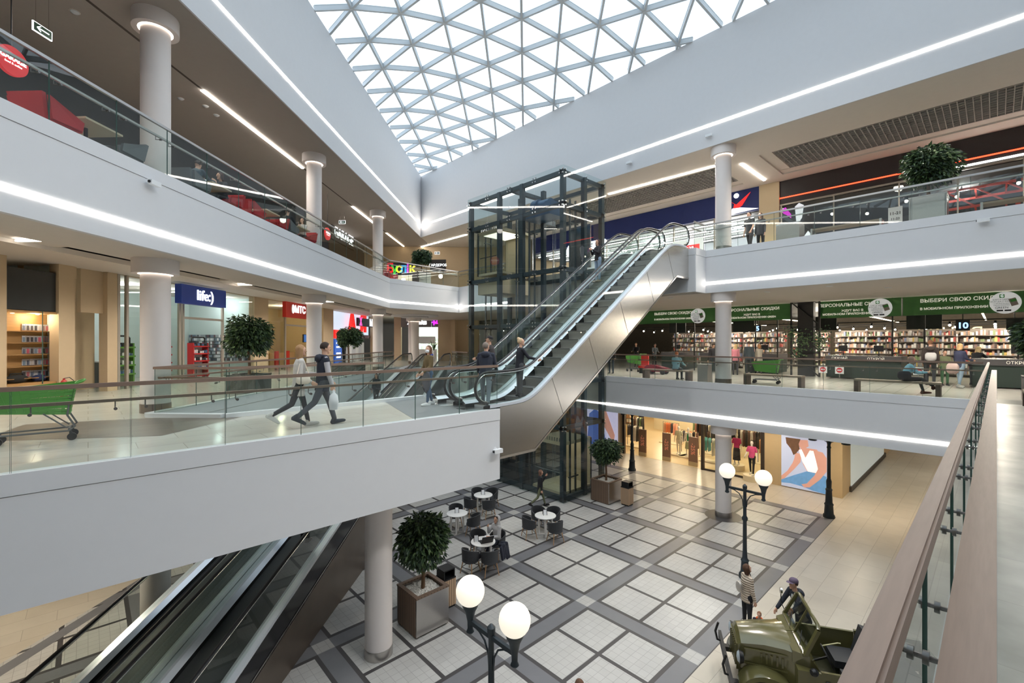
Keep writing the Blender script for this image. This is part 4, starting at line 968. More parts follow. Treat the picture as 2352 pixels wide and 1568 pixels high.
# ---------------------------------------------------------------- open field car
grn = mat('olive_paint', (92, 88, 54), .16, .0, noise=.1, nscale=4, spec=.8); grd = mat('olive_inside', (58, 56, 38), .4); tyr = mat('tyre', (26, 26, 27), .8); seatm = mat('seat_black', (42, 43, 46), .6, noise=.1); chrome = mat('chrome', (210, 210, 208), .15, 1); lens = mat('lamp_lens', (170, 180, 185), .1)
J = thing('field_car', 'old olive green open field car with folded roof, parked below the near handrail', 'car', (10.63, 2.6, 0), R(120))
# local +X forward (front bumper at x=1.55), +Y the driver's left
def ring(x, w, z0, z1, crown=.0, n=9):
    pts = [(x, -w, z0)]
    for i in range(n): t = -1 + 2*i/(n-1); pts.append((x, w*t*(1-.02*abs(t)), z1 + crown*(1-t*t)))
    return pts + [(x, w, z0)]
b = MB(); secs = [ring(1.36, .36, .72, 1.12, .1), ring(1.3, .4, .7, 1.19, .11), ring(.9, .45, .66, 1.26, .1), ring(.55, .52, .66, 1.28, .1), ring(.4, .6, .66, 1.29, .09)]
k = len(secs[0])
for s in secs: b.v += [tuple(p) for p in s]
for i in range(len(secs)-1):
    for j in range(k-1): b.f.append([i*k+j, i*k+j+1, (i+1)*k+j+1, (i+1)*k+j]); b.m.append(0)
b.f.append(list(range(k))); b.m.append(0)
b.build('bonnet', grn, J, 40)
b = MB(); b.bar((1.33, 0, 1.225), (.25, 0, 1.405), .02, .012); b.bar((1.1, .3, 1.2), (.3, .42, 1.335), .012, .012); b.bar((1.1, -.3, 1.2), (.3, -.42, 1.335), .012, .012); b.build('bonnet_rib', grn, J)
b = MB()
for s in (-1, 1):
    for i in range(6): b.bar((.5+i*.09, s*(.525-.0085*i*1.6), .92), (.5+i*.09, s*(.525-.0085*i*1.6), 1.1), .04, .035)
    b.bar((.35, s*.555, 1.18), (1.25, s*.43, 1.12), .012, .03); b.bar((.35, s*.555, .86), (1.25, s*.43, .84), .012, .03)
b.build('bonnet_louvre', grn, J)
b = MB(); b.box(1.34, -.34, .62, 1.38, .34, 1.14)
for i in range(9): b.bar((1.385, -.28+i*.07, .68), (1.385, -.28+i*.07, 1.08), .02, .03)
b.build('grille', grn, J)
for s in (-1, 1):
    # rounded front wing
    b = MB(); n = 18; prof = []
    for i in range(n+1):
        a = math.pi*(.04 + .98*i/n); prof.append((.93 + .47*math.cos(a)*(1.0 if math.cos(a) > 0 else 1.25), .4 + .46*math.sin(a)))
    for (x, z) in prof:
        for y in (.42, .7, .78, .8): b.v.append((x, s*y, z - (0 if y < .71 else .02 if y < .79 else .1)))
    for i in range(n):
        for j in range(3): b.f.append([i*4+j, i*4+j+1, (i+1)*4+j+1, (i+1)*4+j]); b.m.append(0)
    b.quad((1.36, s*.42, .55), (1.36, s*.78, .5), (1.36, s*.8, .42), (1.36, s*.42, .42))
    b.build('front_wing', grn, J, 60)
    b = MB(); b.quad((.4, s*.42, .45), (1.35, s*.38, .45), (1.35, s*.38, .9), (.4, s*.5, .9)); b.build('inner_wing', grn, J)
    b = MB(); b.tube([(1.28, s*.5, .98), (1.36, s*.5, .98)], [.1, .125], 18); b.build('headlamp_shell', black, J, 50); b = MB(); b.lathe([(.11, 0), (.08, .03), (.001, .045)], (0, 0, 0), 18)
    o = b.build('headlamp', lens, J, 60); o.location = (1.36, s*.5, .98); o.rotation_euler = (0, R(90), 0)
    for x in (.93, -1.45):
        b = MB(); b.tube([(x, s*.58, .37), (x, s*.62, .37), (x, s*.76, .37), (x, s*.8, .37)], [.3, .37, .37, .3], 26); w_ = b.build('wheel', tyr, J, 40); b = MB(); b.tube([(x, s*.79, .37), (x, s*.815, .37)], [.19, .17], 18); b.build('hub', grn, w_, 40)
b = MB(); b.box(1.5, -.85, .5, 1.56, .85, .66); b.build('bumper', black, J)
for s in (-1, 1):
    b = MB(); b.tube([(1.5, s*.55, .6), (1.62, s*.55, .62), (1.66, s*.55, .8), (1.6, s*.55, 1.0)], .025, 8); b.box(1.3, s*.55-.06, .42, 1.5, s*.55+.06, .52); b.build('tow_hook', black, J, 50)
b = MB(); b.box(.02, -.8, .5, .4, .8, 1.12); b.add([(.44, -.6, 1.12), (.44, .6, 1.12), (.44, .58, 1.34), (.44, -.58, 1.34), (.02, -.74, 1.12), (.02, .74, 1.12), (.2, .72, 1.36), (.2, -.72, 1.36)], [(0, 1, 2, 3), (7, 6, 5, 4), (3, 2, 6, 7), (0, 3, 7, 4), (1, 5, 6, 2)]); b.build('cowl', grn, J)
# windscreen frame leaning back
WB, WT = Vector((.26, 0, 1.35)), Vector((.03, 0, 1.84)); d = WT-WB; b = MB()
cs = [WB + Vector((0, s*.7, 0)) for s in (-1, 1)]; ct = [WT + Vector((0, s*.66, 0)) for s in (-1, 1)]
for p, q in ((cs[0], cs[1]), (cs[0], ct[0]), (cs[1], ct[1])): b.bar(p, q, .07, .06)
b.tube([ct[0] - d*.0, ct[0] + d*.1 + Vector((0, .1, 0)), ct[1] + d*.1 - Vector((0, .1, 0)), ct[1]], .035, 8); b.bar((WB+WT)/2 - d*.5, (WB+WT)/2 + d*.58, .03, .04); b.build('windscreen_frame', grn, J, 40)
b = MB(); b.quad(cs[0], cs[1], ct[1] + d*.06, ct[0] + d*.06); b.build('windscreen', pane, J)
b = MB(); b.bar((.28, .45, 1.38), (.2, .3, 1.6), .012, .012); b.bar((.28, -.2, 1.38), (.2, -.35, 1.6), .012, .012); b.build('wiper', black, J)
b = MB(); b.tube([(.22, -.74, 1.36), (.28, -.86, 1.5), (.28, -.86, 1.78)], .01, 6); b.build('mirror_arm', black, J); b = MB(); b.tube([(.26, -.86, 1.76), (.3, -.86, 1.76)], .065, 16); b.build('mirror', chrome, J, 40)
b = MB(); b.tube([(.12, .76, 1.1), (.15, .84, 1.15)], .07, 12); b.tube([(.15, .84, 1.15), (.2, .86, 1.15)], [.07, .05], 12); b.build('side_lamp', black, J, 40)
# tub: sides, doors, floor, tail
for s in (-1, 1):
    b = MB(); b.box(-1.05, min(s*.76, s*.8), .45, .02, max(s*.76, s*.8), 1.12); b.bar((-1.05, s*.78, 1.13), (.02, s*.78, 1.13), .05, .04); b.build('door', grn, J)
    b = MB(); b.box(-2.2, min(s*.76, s*.8), .55, -1.06, max(s*.76, s*.8), 1.15); b.bar((-2.2, s*.78, 1.16), (-1.06, s*.78, 1.16), .06, .05); b.build('side_panel', grn, J)
    b = MB(); b.tube([(-.05, s*.81, .98), (-.12, s*.82, .98)], .02, 8); b.build('door_handle', black, J)
b = MB(); b.box(-2.24, -.8, .5, -2.2, .8, 1.16); b.build('tailgate', grn, J); b = MB(); b.box(-2.2, -.76, .45, .1, .76, .5); b.build('floor_pan', grd, J)
for s in (-1, 1):
    b = MB(); b.box(-1.0, s*.38-.26, .72, -.5, s*.38+.26, .86); b.build('seat', seatm, J)
    b = MB(); M = Matrix.Rotation(R(-14), 3, 'Y'); b.obox((-1.07, s*.38, 1.12), (.12, .48, .56), M=M); b.build('backrest', seatm, J)
    b = MB(); b.tube([(-1.1, s*.38-.24, 1.0), (-1.2, s*.38-.24, 1.42), (-1.2, s*.38+.24, 1.42), (-1.1, s*.38+.24, 1.0)], .018, 8); b.build('grab_rail', chrome, J, 50)
b = MB(); b.box(-1.9, -.7, .72, -1.4, .7, .84); b.build('rear_bench', seatm, J)
b = MB(); n = 28
b.tube([(-.2 + .09*math.cos(2*math.pi*i/n)*1.0, .4 + .21*math.sin(2*math.pi*i/n), 1.22 + .19*math.cos(2*math.pi*i/n)) for i in range(n+1)], .014, 8); b.bar((-.2, .19, 1.22), (-.2, .61, 1.22), .02, .012); b.bar((-.2, .4, 1.22), (.15, .4, 1.05), .03, .03); b.build('steering_wheel', black, J, 60)
b = MB(); b.tube([(-.2, .1, 1.24), (-.5, .02, 1.3), (-.55, .02, 1.3)], .012, 6); b.build('lever', mat('ivory', (190, 184, 140), .4), J)
# ---------------------------------------------------------------- pushchair
e = thing('pushchair', 'black and beige pushchair loaded with shopping below the near globe lamp', 'pushchair', (5.38, 4.92, 0), R(140))
canv = cloth((150, 132, 108)); fm = blackm
b = MB()
for s in (-1, 1):
    b.tube([(-.45, s*.24, 1.02), (-.2, s*.25, .75), (.4, s*.25, .12)], .016, 8); b.tube([(-.4, s*.26, .12), (.05, s*.25, .62)], .016, 8)
b.tube([(-.45, -.24, 1.02), (-.5, 0, 1.04), (-.45, .24, 1.02)], .018, 8); b.build('frame', fm, e, 50)
for s in (-1, 1):
    for x in (-.4, .42): b = MB(); b.tube([(x, s*.27-.02, .1), (x, s*.27+.02, .1)], .1, 16); b.build('wheel', tyr, e, 40)
b = MB(); b.sphere((.1, 0, .62), (.34, .23, .16)); b.build('seat', cloth((48, 46, 46)), e, 60)
b = MB(); b.sphere((-.1, 0, .82), (.3, .25, .2), 16, 10); b.build('canopy', canv, e, 60); b = MB(); b.sphere((-.32, 0, .72), (.16, .22, .18)); b.build('basket', cloth((36, 36, 38)), e, 60)
e = thing('shopping_bag', 'white carrier bag lying on the pushchair', 'bag', (5.42, 4.88, 1.0), R(140))
b = MB(); b.lathe([(.001, 0), (.16, .02), (.2, .12), (.16, .24), (.1, .3)], (0, 0, 0), 14); b.build('bag_body', cloth((232, 232, 234)), e, 60); b = MB(); b.tube([(-.08, 0, .28), (-.06, 0, .4), (.0, 0, .44), (.06, 0, .4), (.08, 0, .28)], .012, 6); b.build('handle', cloth((232, 232, 234)), e, 60)
# ---------------------------------------------------------------- shops on the left gallery, middle floor (wall line DS)
DS = 14.9; ZS = 9.85; H1 = ZS - FL1
def wallbox(m, t0, t1, z0, z1, D0=DS, D1=DS+.25): m.prism([P2(D0, t0), P2(D0, t1), P2(D1, t1), P2(D1, t0)], z0, z1)
def tt(u, D=DS): v = on_D(u, 700, D); return DT(v)[1]
m = MB()
edges = [(-4, tt(-70)), (tt(131), tt(168)), (tt(243), tt(266)), (tt(582), tt(614)), (tt(741), tt(764))]
for a, b in edges: wallbox(m, a, b, FL1, ZS, DS-.06)
wallbox(m, tt(-70), tt(14), FL1, ZS, DS-.02); wallbox(m, tt(131), tt(176), ZS-.5, ZS); wallbox(m, tt(243), tt(760), ZS-.12, ZS)
m.prism([P2(DS+1.4, tt(150)), P2(DS+1.4, tt(300)), P2(DS+1.6, tt(300)), P2(DS+1.6, tt(150))], FL1, ZS)
wallbox(m, tt(192), tt(246), FL1+2.75, ZS, DS+.1)
struct('wall_shops', m, beige, 'beige wall and pilasters between the phone shops')
m = MB(); wallbox(m, tt(176), tt(193), FL1, FL1+2.75, DS+.4, DS+.5); tag(struct('door_1', m, black, 'tall black door leaf in the beige recess'))
# interiors
def room(name, t0, t1, depth, wallm, floorm, label, zc=ZS):
    m = MB(); m.prism([P2(DS+depth, t0), P2(DS+depth, t1), P2(DS+depth+.1, t1), P2(DS+depth+.1, t0)], FL1, zc)
    for t in (t0, t1): m.prism([P2(DS+.1, t-.04), P2(DS+.1, t+.04), P2(DS+depth, t+.04), P2(DS+depth, t-.04)], FL1, zc)
    m.prism([P2(DS, t0), P2(DS, t1), P2(DS+depth, t1), P2(DS+depth, t0)], zc-.03, zc)
    return struct(name, m, wallm, label)
pale = mat('pale_blue_wall', (206, 220, 218), .7); warm = mat('warm_wall', (214, 194, 150), .7); graypan = mat('grey_panel', (96, 98, 96), .5); whitem = mat('shop_white', (236, 238, 240), .5)
frame_m = mat('door_frame', (176, 168, 156), .4, .5)
# phone-case shop window at the far left
wm = mat('shelf_wood', (170, 132, 82), .6, noise=.2, nscale=5, stretch=(.3, .3, 4))
t0, t1 = tt(14), tt(130)
tmid = (t0+t1)/2; xr_ = tt(132, DS+.6) - tmid; xa_ = tt(54, DS+.6) - tmid
e = thing('display_window', 'lit wooden display window of phone cases at the far left, below a dark panel', 'display cabinet', P2(DS, (t0+t1)/2, FL1), R(45)); hw = (t1-t0)/2
# local x along the wall, y = +D (into the shop)
b = MB(); b.box(-hw, .62, .5, xr_, .68, 2.62); b.box(-hw, 0, .44, hw, .68, .5); b.box(-hw, 0, 2.62, hw, .68, 2.68); b.box(hw, .3, .44, xr_, .68, .5); b.box(hw, .3, 2.62, xr_, .68, 2.68); b.box(xr_, .3, .44, xr_+.05, .68, 2.68); b.build('cabinet', wm, e)
b = MB(); b.box(-hw, -.02, 0, hw, .3, .44); b.build('plinth', beige, e)
b = MB(); b.box(-hw, .03, 2.7, hw, .1, H1-.4); b.build('dark_panel', mat('near_black_panel', (44, 46, 46), .3), e)
for k in range(5):
    b = MB(); b.box(-hw, .36, .62+k*.36, xr_, .62, .64+k*.36); b.build('shelf', wm, e)
for x in (-.9, -.2, .5): b = MB(); b.lathe([(.05, 2.6), (.001, 2.59)], (x, .4, 0), 12); b.build('spotlight', stripw, e)
b = MB(); b.quad((-hw, -.01, .46), (hw, -.01, .46), (hw, -.01, H1-.4), (-hw, -.01, H1-.4)); b.build('window_glass', paneS, e)
b = MB(); b.box(.38*hw, -.02, .46, .38*hw+.015, 0, 2.7); b.build('glass_joint', edgeg, e)
lamp_t = [(P2(DS+.35, (t0+t1)/2+dx, FL1+2.5)) for dx in (-.8, .4)]
for p in lamp_t:
    l = bpy.data.lights.new('display_lamp', 'POINT'); l.energy = 22; l.color = (1, .85, .6); l.shadow_soft_size = .06; o = bpy.data.objects.new('display_lamp', l); col.objects.link(o); o.location = p
tc_ = [(150, 120, 130), (90, 100, 120), (70, 66, 70), (196, 120, 130), (180, 176, 176), (120, 140, 160), (206, 96, 116), (60, 60, 66), (170, 140, 150)]
cm_ = [mat('case_%d' % i, c, .4) for i, c in enumerate(tc_)]
cases = []
for i, c in enumerate(cm_):
    b = MB(); b.box(-.05, -.012, 0, .05, 0, .2); b.cur = 1; b.box(-.036, -.02, .01, .036, -.011, .155); b.cur = 0; b.box(-.012, -.05, .19, .012, 0, .2)
    cases.append(b.mesh('phone_case', [mat('case_pack', (206, 206, 210), .3), c], None))
rn = random.Random(11); rows = ['top', 'second', 'third', 'fourth', 'lowest']
for r in range(5):
    for c in range(9):
        x = xa_ + c*(xr_-.12-xa_)/8; pos = P2(DS+.6, (t0+t1)/2 + x, FL1+2.1-r*.36)
        o = put('phone_case', cases[(r*4+c*5+rn.randrange(3)) % 9], None, pos); o.rotation_euler = (0, 0, R(45)); tag(o, 'packed phone case, %s from the left in the %s row of the display window' % (ORD[c], rows[r]), 'phone case', 'phone cases in the wooden display window')
for x, rx, rz_, c, nm in ((.05, .33, .13, (30, 32, 32), 'large black'), (.68, .22, .11, (34, 46, 86), 'blue'), (-.62, .14, .1, (70, 50, 44), 'small brown')):
    b = MB(); b.sphere((0, 0, rz_), (rx, .1, rz_), 24, 14)
    if nm == 'large black': b.tube([(-.2, 0, .2), (-.15, 0, .29), (.15, 0, .29), (.2, 0, .2)], .02, 8)
    o = b.build('portable_speaker', cloth(c), None, 60, P2(DS+.45, (t0+t1)/2 + x - .1, FL1+.5)); o.rotation_euler = (0, 0, R(45)); tag(o, nm + ' oval portable speaker at the bottom of the display window', 'speaker', 'speakers in the display window')
text('MOVI', .17, P2(DS-.03, (t0+t1)/2 - .02, FL1+1.63), XD_L, mat('letter_dark', (40, 38, 36), .5), e, .004)
bpy.data.objects[e.children[-1].name].matrix_parent_inverse = e.matrix_basis.inverted()
def sign(name, label, cat, parts_fn): ...
def wall_sign(label, u0, u1, v0, v1, D, boxm, txt=None, size=.4, tm=None, depth=.14, dz=0, du=0, txts=None, bold=.0, squash=1, slant=0):
    a = on_D(u0, (v0+v1)/2, D); c = on_D(u1, (v0+v1)/2, D); ta, tb = DT(a)[1], DT(c)[1]; zt, zb = on_D(u0, v0, D).z, on_D(u1, v1, D).z
    e = thing('shop_sign', label, 'sign', P2(D, (ta+tb)/2, (zt+zb)/2), R(45))
    b = MB(); b.box(-(tb-ta)/2, 0, -(zt-zb)/2, (tb-ta)/2, depth, (zt-zb)/2); b.build('sign_box', boxm, e)
    for (s, sz, dx, dz_, m_) in (txts or ([(txt, size, du, dz, tm)] if txt else [])):
        text(s, sz, (dx, -.015, dz_), (1, 0), m_, e, .015, bold, squash=squash, slant=slant)
    return e
ltw = mat('letter_white', (245, 248, 250), .5, emit=1.6); bluesign = mat('sign_blue', (26, 52, 128), .5, noise=.05, emit=.15); redsign = mat('sign_red', (186, 44, 36), .5, emit=.12)
room('room_accessories', tt(150, DS)+.05, tt(612), 4.5, pale, None, 'pale interior of the phone accessory shop')
room('room_phones', tt(614), tt(762), 4.0, warm, None, 'warm beige interior behind the red sign')
wall_sign('blue box sign reading life:) over the shop entrance', 417, 519, 651, 707, DS-.75, bluesign, 'life:)', .62, ltw, .28, bold=.008)
e = wall_sign('red box sign with white egg and letters MTC behind the second column', 657, 709, 688, 733, DS-.25, redsign, 'МТС', .62, ltw, .22, du=.28, bold=.012)
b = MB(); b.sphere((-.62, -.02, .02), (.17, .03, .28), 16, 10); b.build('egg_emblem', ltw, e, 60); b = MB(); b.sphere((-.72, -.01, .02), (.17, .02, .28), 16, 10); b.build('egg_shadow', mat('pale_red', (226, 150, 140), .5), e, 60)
m = MB()
for u in (271, 291, 412, 420, 511, 585, 612, 655, 712, 764):
    t = tt(u); m.prism([P2(DS-.04, t-.05), P2(DS-.04, t+.05), P2(DS+.05, t+.05), P2(DS+.05, t-.05)], FL1, ZS-.1)
for a, b_ in ((420, 511), (657, 712)): wallbox(m, tt(a), tt(b_), FL1+2.75, FL1+2.85, DS-.03, DS+.05)
struct('window_2', m, frame_m, 'glazed fronts of the phone shops')
g = MB()
for a, b_ in ((271, 412), (511, 585), (614, 655), (712, 742)): g.quad(P2(DS, tt(a), FL1+.02), P2(DS, tt(b_), FL1+.02), P2(DS, tt(b_), ZS-.12), P2(DS, tt(a), ZS-.12))
struct('glazing', g, paneS, None, None, bpy.data.objects['window_2'])
# ceiling tubes in the shop and on the gallery
def tube_lamp(p, q, label, w=.07, m_=None, name='linear_lamp', grp=None):
    b = MB(); b.bar(p, q, w, .035); return tag(b.build(name, m_ or strip), label, 'light', grp)
for i, t in enumerate((10.9, 19.6, 28.1)):
    tube_lamp(P2(12.75, t, 9.8), P2(11.6, t, 9.8), 'slim ceiling light across the left gallery ceiling, %s from the camera' % ORD[i], grp='slim lights on the left gallery ceiling')
for i, t in enumerate((14.8, 17.4, 20.2)):
    tube_lamp(P2(DS+.6, t, 9.55), P2(DS+3.8, t, 9.55), 'ceiling tube inside the phone accessory shop, %s from the left' % ORD[i], m_=mat('tube_soft', (255, 252, 246), .5, emit=4), grp='tubes inside the phone accessory shop')
# red racks and a wall of blister packs in the accessory shop
def red_rack(label, u, D, green=False, group=None):
    t = DT(on_D(u, 800, D))[1]; e = thing('display_rack', label, 'rack', P2(D, t, FL1), R(45), 'product racks in the accessory shop')
    rm = mat('rack_green', (96, 150, 60), .5) if green else mat('rack_red', (176, 34, 36), .5)
    b = MB()
    for s in (-1, 1): b.box(s*.48-.03, 0, 0, s*.48+.03, .3, 1.7)
    b.build('side_panel', rm, e); b = MB(); b.box(-.5, .28, .1, .5, .31, 1.7); b.build('back_panel', whitem, e)
    for z in (.1, .45, .8, 1.15, 1.5): b = MB(); b.box(-.5, -.06, z, .5, .3, z+.06); b.build('shelf', rm, e)
    b = MB(); b.tube([(-.44, .15, 1.7), (-.44, .15, 1.9), (-.36, .15, 1.98), (.36, .15, 1.98), (.44, .15, 1.9), (.44, .15, 1.7)], .035, 8); b.build('top_hoop', black, e, 50)
    b = MB(); rr = random.Random(int(u))
    for z in (.51, .86, 1.21, 1.56):
        for i in range(7): x = -.42+i*.135; b.box(x, .02, z, x+.09, .16, z+.07+.1*rr.random())
    tag(b.build('gadgets', island('gadget_mix', [(40, 42, 46), (230, 230, 232), (60, 64, 72), (200, 204, 210), (90, 120, 160)]), e), None, None, None, 'stuff')
    return e
red_rack('red display rack with a black hoop, right behind the life:) entrance', 462, DS+.9); red_rack('red display rack with a black hoop, half hidden by the nearest column', 372, DS+.9); red_rack('green shelved display rack left of the nearest column', 283, DS+.8, True)
b = MB(); rr = random.Random(9)
TB_ = tt(612) - .12; Da, Db = DT(on_t(436, 800, TB_))[0], DT(on_t(588, 800, TB_))[0]
for r in range(8):
    for c in range(40):
        D = Da + (Db-Da)*c/40; b.obox(P2(D, TB_+.02, FL1+.75+r*.19), (.05, .1, .15), R(45))
tag(b.build('blister_packs', island('pack_mix', [(70, 76, 84), (200, 206, 210), (46, 52, 64), (150, 158, 164), (110, 124, 140), (230, 232, 234), (96, 70, 74)], .4)), 'wall of hanging grey and blue accessory packs on the side wall of the phone shop', 'merchandise', None, 'stuff')
def simple(name, label, cat, boxes, m, loc, rz=0, group=None):
    b = MB()
    for bx in boxes: b.box(*bx)
    o = b.build(name, m, None, None, loc); o.rotation_euler = (0, 0, rz); return tag(o, label, cat, group)
p = P2(DS+1.2, tt(283, DS+1.2), FL1)
e = thing('shop_counter', 'white counter with printed front left of the nearest column', 'counter', P2(DS+1.6, tt(290, DS+1.6)-.6, FL1), R(45)); b = MB(); b.box(-.6, -.2, 0, .6, .3, .95); b.build('cabinet', mat('counter_grey', (120, 122, 122), .5), e); b = MB(); b.box(-.65, -.25, .95, .65, .35, 1.0); b.build('worktop', whitem, e)
e = thing('service_desk', 'beige service desk with red panels in the shop under the red sign', 'desk', P2(DS+2.2, tt(650, DS+2.2), FL1), R(45)); b = MB(); b.box(-1.6, 0, 0, 1.6, .5, 1.0); b.build('desk_body', mat('desk_beige', (190, 156, 110), .6), e)
for x in (-1.1, .3): b = MB(); b.box(x, -.1, 0, x+.4, 0, 1.12); b.build('red_panel', redsign, e)
e = thing('wall_screen', 'small blue wall screen beside the second column', 'screen', P2(DS+.6, tt(699, DS+.6), FL1+2.0), R(45)); b = MB(); b.box(-.2, -.05, -.28, .2, .03, .28); b.build('case', black, e); b = MB(); b.quad((-.17, -.055, -.25), (.17, -.055, -.25), (.17, -.055, .25), (-.17, -.055, .25)); b.build('display', mat('screen_blue', (40, 96, 170), .3, emit=.6), e)
# fire extinguisher by the door recess
e = thing('fire_extinguisher', 'red fire extinguisher standing by the beige pilaster at the far left', 'fire extinguisher', P2(DS-.35, tt(147, DS-.35), FL1)); b = MB(); b.lathe([(.085, 0), (.09, .03), (.09, .46), (.06, .53), (.03, .56), (.03, .6)], (0, 0, 0), 18); b.build('cylinder', mat('fire_red', (168, 40, 38), .4), e, 40); b = MB(); b.tube([(0, 0, .6), (.12, .12, .62), (.22, .22, .5), (.24, .24, .3)], .012, 6); b.build('hose', black, e)
# far end of the left gallery: electronics, fashion and pharmacy fronts
TF = 43.0
def DF(u): v = on_t(u, 700, TF); return DT(v)[0]
def far_sign(label, u0, u1, v0, v1, boxm, txts, T=TF-.3, bold=.02, squash=1, slant=0):
    a = on_t(u0, v0, T); c = on_t(u1, v1, T); D0, D1 = DT(a)[0], DT(c)[0]; cz = (a.z+c.z)/2
    e = thing('shop_sign', label, 'sign', P2((D0+D1)/2, T, cz), R(-45)); w_ = (D0-D1)/2
    b = MB(); b.box(-w_, 0, -(a.z-c.z)/2, w_, .15, (a.z-c.z)/2); b.build('sign_box', boxm, e)
    for (s, sz, dx, m_) in txts: text(s, sz, (dx*w_, -.02, 0), (1, 0), m_, e, .02, bold, squash=squash, slant=slant)
    return e
m = MB()
def fbox(m, u0, u1, z0, z1, T0=TF, T1=TF+.3): D0, D1 = DF(u0), DF(u1); m.prism([P2(D0, T0), P2(D1, T0), P2(D1, T1), P2(D0, T1)], z0, z1)
fbox(m, 905, 921, FL1, ZS); fbox(m, 1013, 1052, FL1, ZS, TF-1.5, TF-1.2); fbox(m, 1043, 1052, FL1, ZS, TF-1.8); fbox(m, 1050, 1100, FL1, ZS, TF-.8); fbox(m, 921, 1013, ZS-.35, ZS)
wallbox(m, tt(860)+1.2, TF+.3, FL1, ZS)
struct('wall_far', m, beige, 'beige wall beside the pharmacy at the far end')
m = MB(); fbox(m, 1042, 1050.5, FL1, FL1+2.3, TF-.9, TF-.82); struct('door_2', m, black, 'dark door in the far beige wall')
lit = mat('shop_glow', (226, 240, 232), .5, emit=1.1)
m = MB(); fbox(m, 921, 1013, FL1, ZS-.4, TF+3, TF+3.1); struct('wall_pharmacy', m, lit, 'bright back wall of the pharmacy')
far_sign('grey fascia sign reading Apteka in white at the far end', 921, 990, 729, 751, mat('fascia_grey', (110, 106, 104), .6), [('Apteka', .62, .1, ltw)], bold=.03, slant=.25)
e = far_sign('grey sign with a magenta cross and letters beside the pharmacy sign', 991, 1013, 729, 751, mat('fascia_grey', (110, 106, 104), .6), [('InLek', .4, .35, mat('letter_magenta', (230, 40, 220), .5, emit=2))], bold=.02)
b = MB(); b.box(-.42, -.06, -.06, -.02, 0, .06); b.box(-.28, -.06, -.28, -.16, 0, .28); b.build('cross', mat('cross_violet', (190, 50, 236), .5, emit=1.6), e)
shelf_mix = island('pharmacy_mix', [(230, 236, 226), (210, 220, 190), (196, 206, 200), (240, 240, 236), (160, 180, 170)], .5, .8)  # boxes glow by themselves, the bright shop light set in their colour
b = MB(); rr = random.Random(4)
for k in range(4):
    for r in range(5):
        for c in range(9):
            D = DF(926) - k*1.15 - c*.11; b.obox(P2(D, TF+2.5, FL1+.4+r*.4), (.08, .1, .3), R(45))
tag(b.build('medicine_boxes', shelf_mix), 'rows of pale medicine boxes on the pharmacy shelves', 'merchandise', None, 'stuff')
e = thing('service_desk', 'white counter inside the far pharmacy', 'desk', P2(DF(965), TF+1.2, FL1), R(-45)); b = MB(); b.box(-1.3, 0, 0, 1.3, .5, 1.05); b.build('desk_body', whitem, e)
b = MB(); b.box(-1.2, .1, 1.6, 1.2, .14, 2.3); b.build('hanging_panel', whitem, e)
wall_sign('dark navy sign with a pink cross and white letter M behind the third column', 822, 864, 729, 752, DS-.2, mat('sign_navy', (34, 34, 60), .5), None, txts=[('Х', 1.0, -1.7, 0, mat('letter_pink', (236, 96, 190), .5, emit=1.2)), ('М', .9, .9, 0, ltw)], bold=.02)
e = thing('storefront', 'electronics shop front with tall red letters, behind the second tree', 'shop front', P2(DS, (tt(764)+tt(858))/2, FL1), R(45)); hw = (tt(858)-tt(764))/2
b = MB(); b.box(-hw, .5, 2.35, hw, .6, H1-.05); b.build('light_panel', mat('panel_bluewhite', (205, 222, 240), .5, emit=.9), e); b = MB(); b.box(-hw, .3, 2.1, hw, .5, 2.4); b.build('beam', mat('beam_violet', (120, 96, 110), .5), e)
rl = mat('letter_red', (222, 40, 36), .5, emit=.9); text('А', 2.0, (-.5, .1, H1-1.05), (1, 0), rl, e, .1, .04); text('Л', 2.0, (2.1, .1, H1-1.05), (1, 0), rl, e, .1, .04)
b = MB(); b.box(-hw+.2, -.1, 0, -hw+1.5, .05, 2.0); b.build('blue_banner', mat('banner_blue', (46, 96, 190), .5, emit=.4), e); b = MB(); b.box(-hw+.2, -.12, 2.02, -hw+1.5, .05, 2.7); b.build('red_banner', rl, e)
for z in (.5, .8, 1.3, 1.6): b = MB(); b.box(-hw+.45, -.115, z, -hw+1.25, -.1, z+.12); b.build('banner_text_bar', ltw, e)
b = MB(); b.box(-hw, 3, 0, hw, 3.1, 2.3); b.build('back_wall', mat('back_pale', (220, 216, 208), .6, emit=.35), e)
for x in (0, 1.6, 3): b = MB(); b.box(x, .6, 0, x+.7, 1, 1.7); b.build('display_stand', whitem, e)
m = MB(); wallbox(m, tt(858), tt(866), FL1, FL1+2.75, DS+.02); struct('door_3', m, mat('navy_panel', (30, 32, 60), .5), 'navy entrance under the M sign')
e = thing('statue', 'dark bronze mannequin figure standing by the far pharmacy', 'statue', on_z(976, 828, FL1+.0) if False else P2(DF(975), TF-3.0, FL1)); b = MB(); b.lathe([(.22, 0), (.2, .9), (.14, .95), (.1, 1.0), (.13, 1.3), (.17, 1.5), (.06, 1.62), (.09, 1.75), (.001, 1.87)], (0, 0, 0), 14); b.build('figure', mat('bronze', (70, 52, 44), .4, .3), e, 50)
e = thing('potted_plant', 'tall white vase with a palm like plant at the far beige wall', 'plant', P2(DF(1006), TF-2, FL1)); b = MB(); b.lathe([(.12, 0), (.2, .5), (.17, .95)], (0, 0, 0), 16); b.build('vase', whitem, e, 50); b = MB()
for k in range(26):
    a = k*2.4; r = .25+.03*(k % 7); b.tube([(0, 0, .9), (math.cos(a)*r*.5, math.sin(a)*r*.5, 1.45), (math.cos(a)*r*1.2, math.sin(a)*r*1.2, 1.5+.02*k)], [.012, .03, .006], 5, flat=.2)
b.build('fronds', mat('frond_green', (92, 118, 84), .6), e)
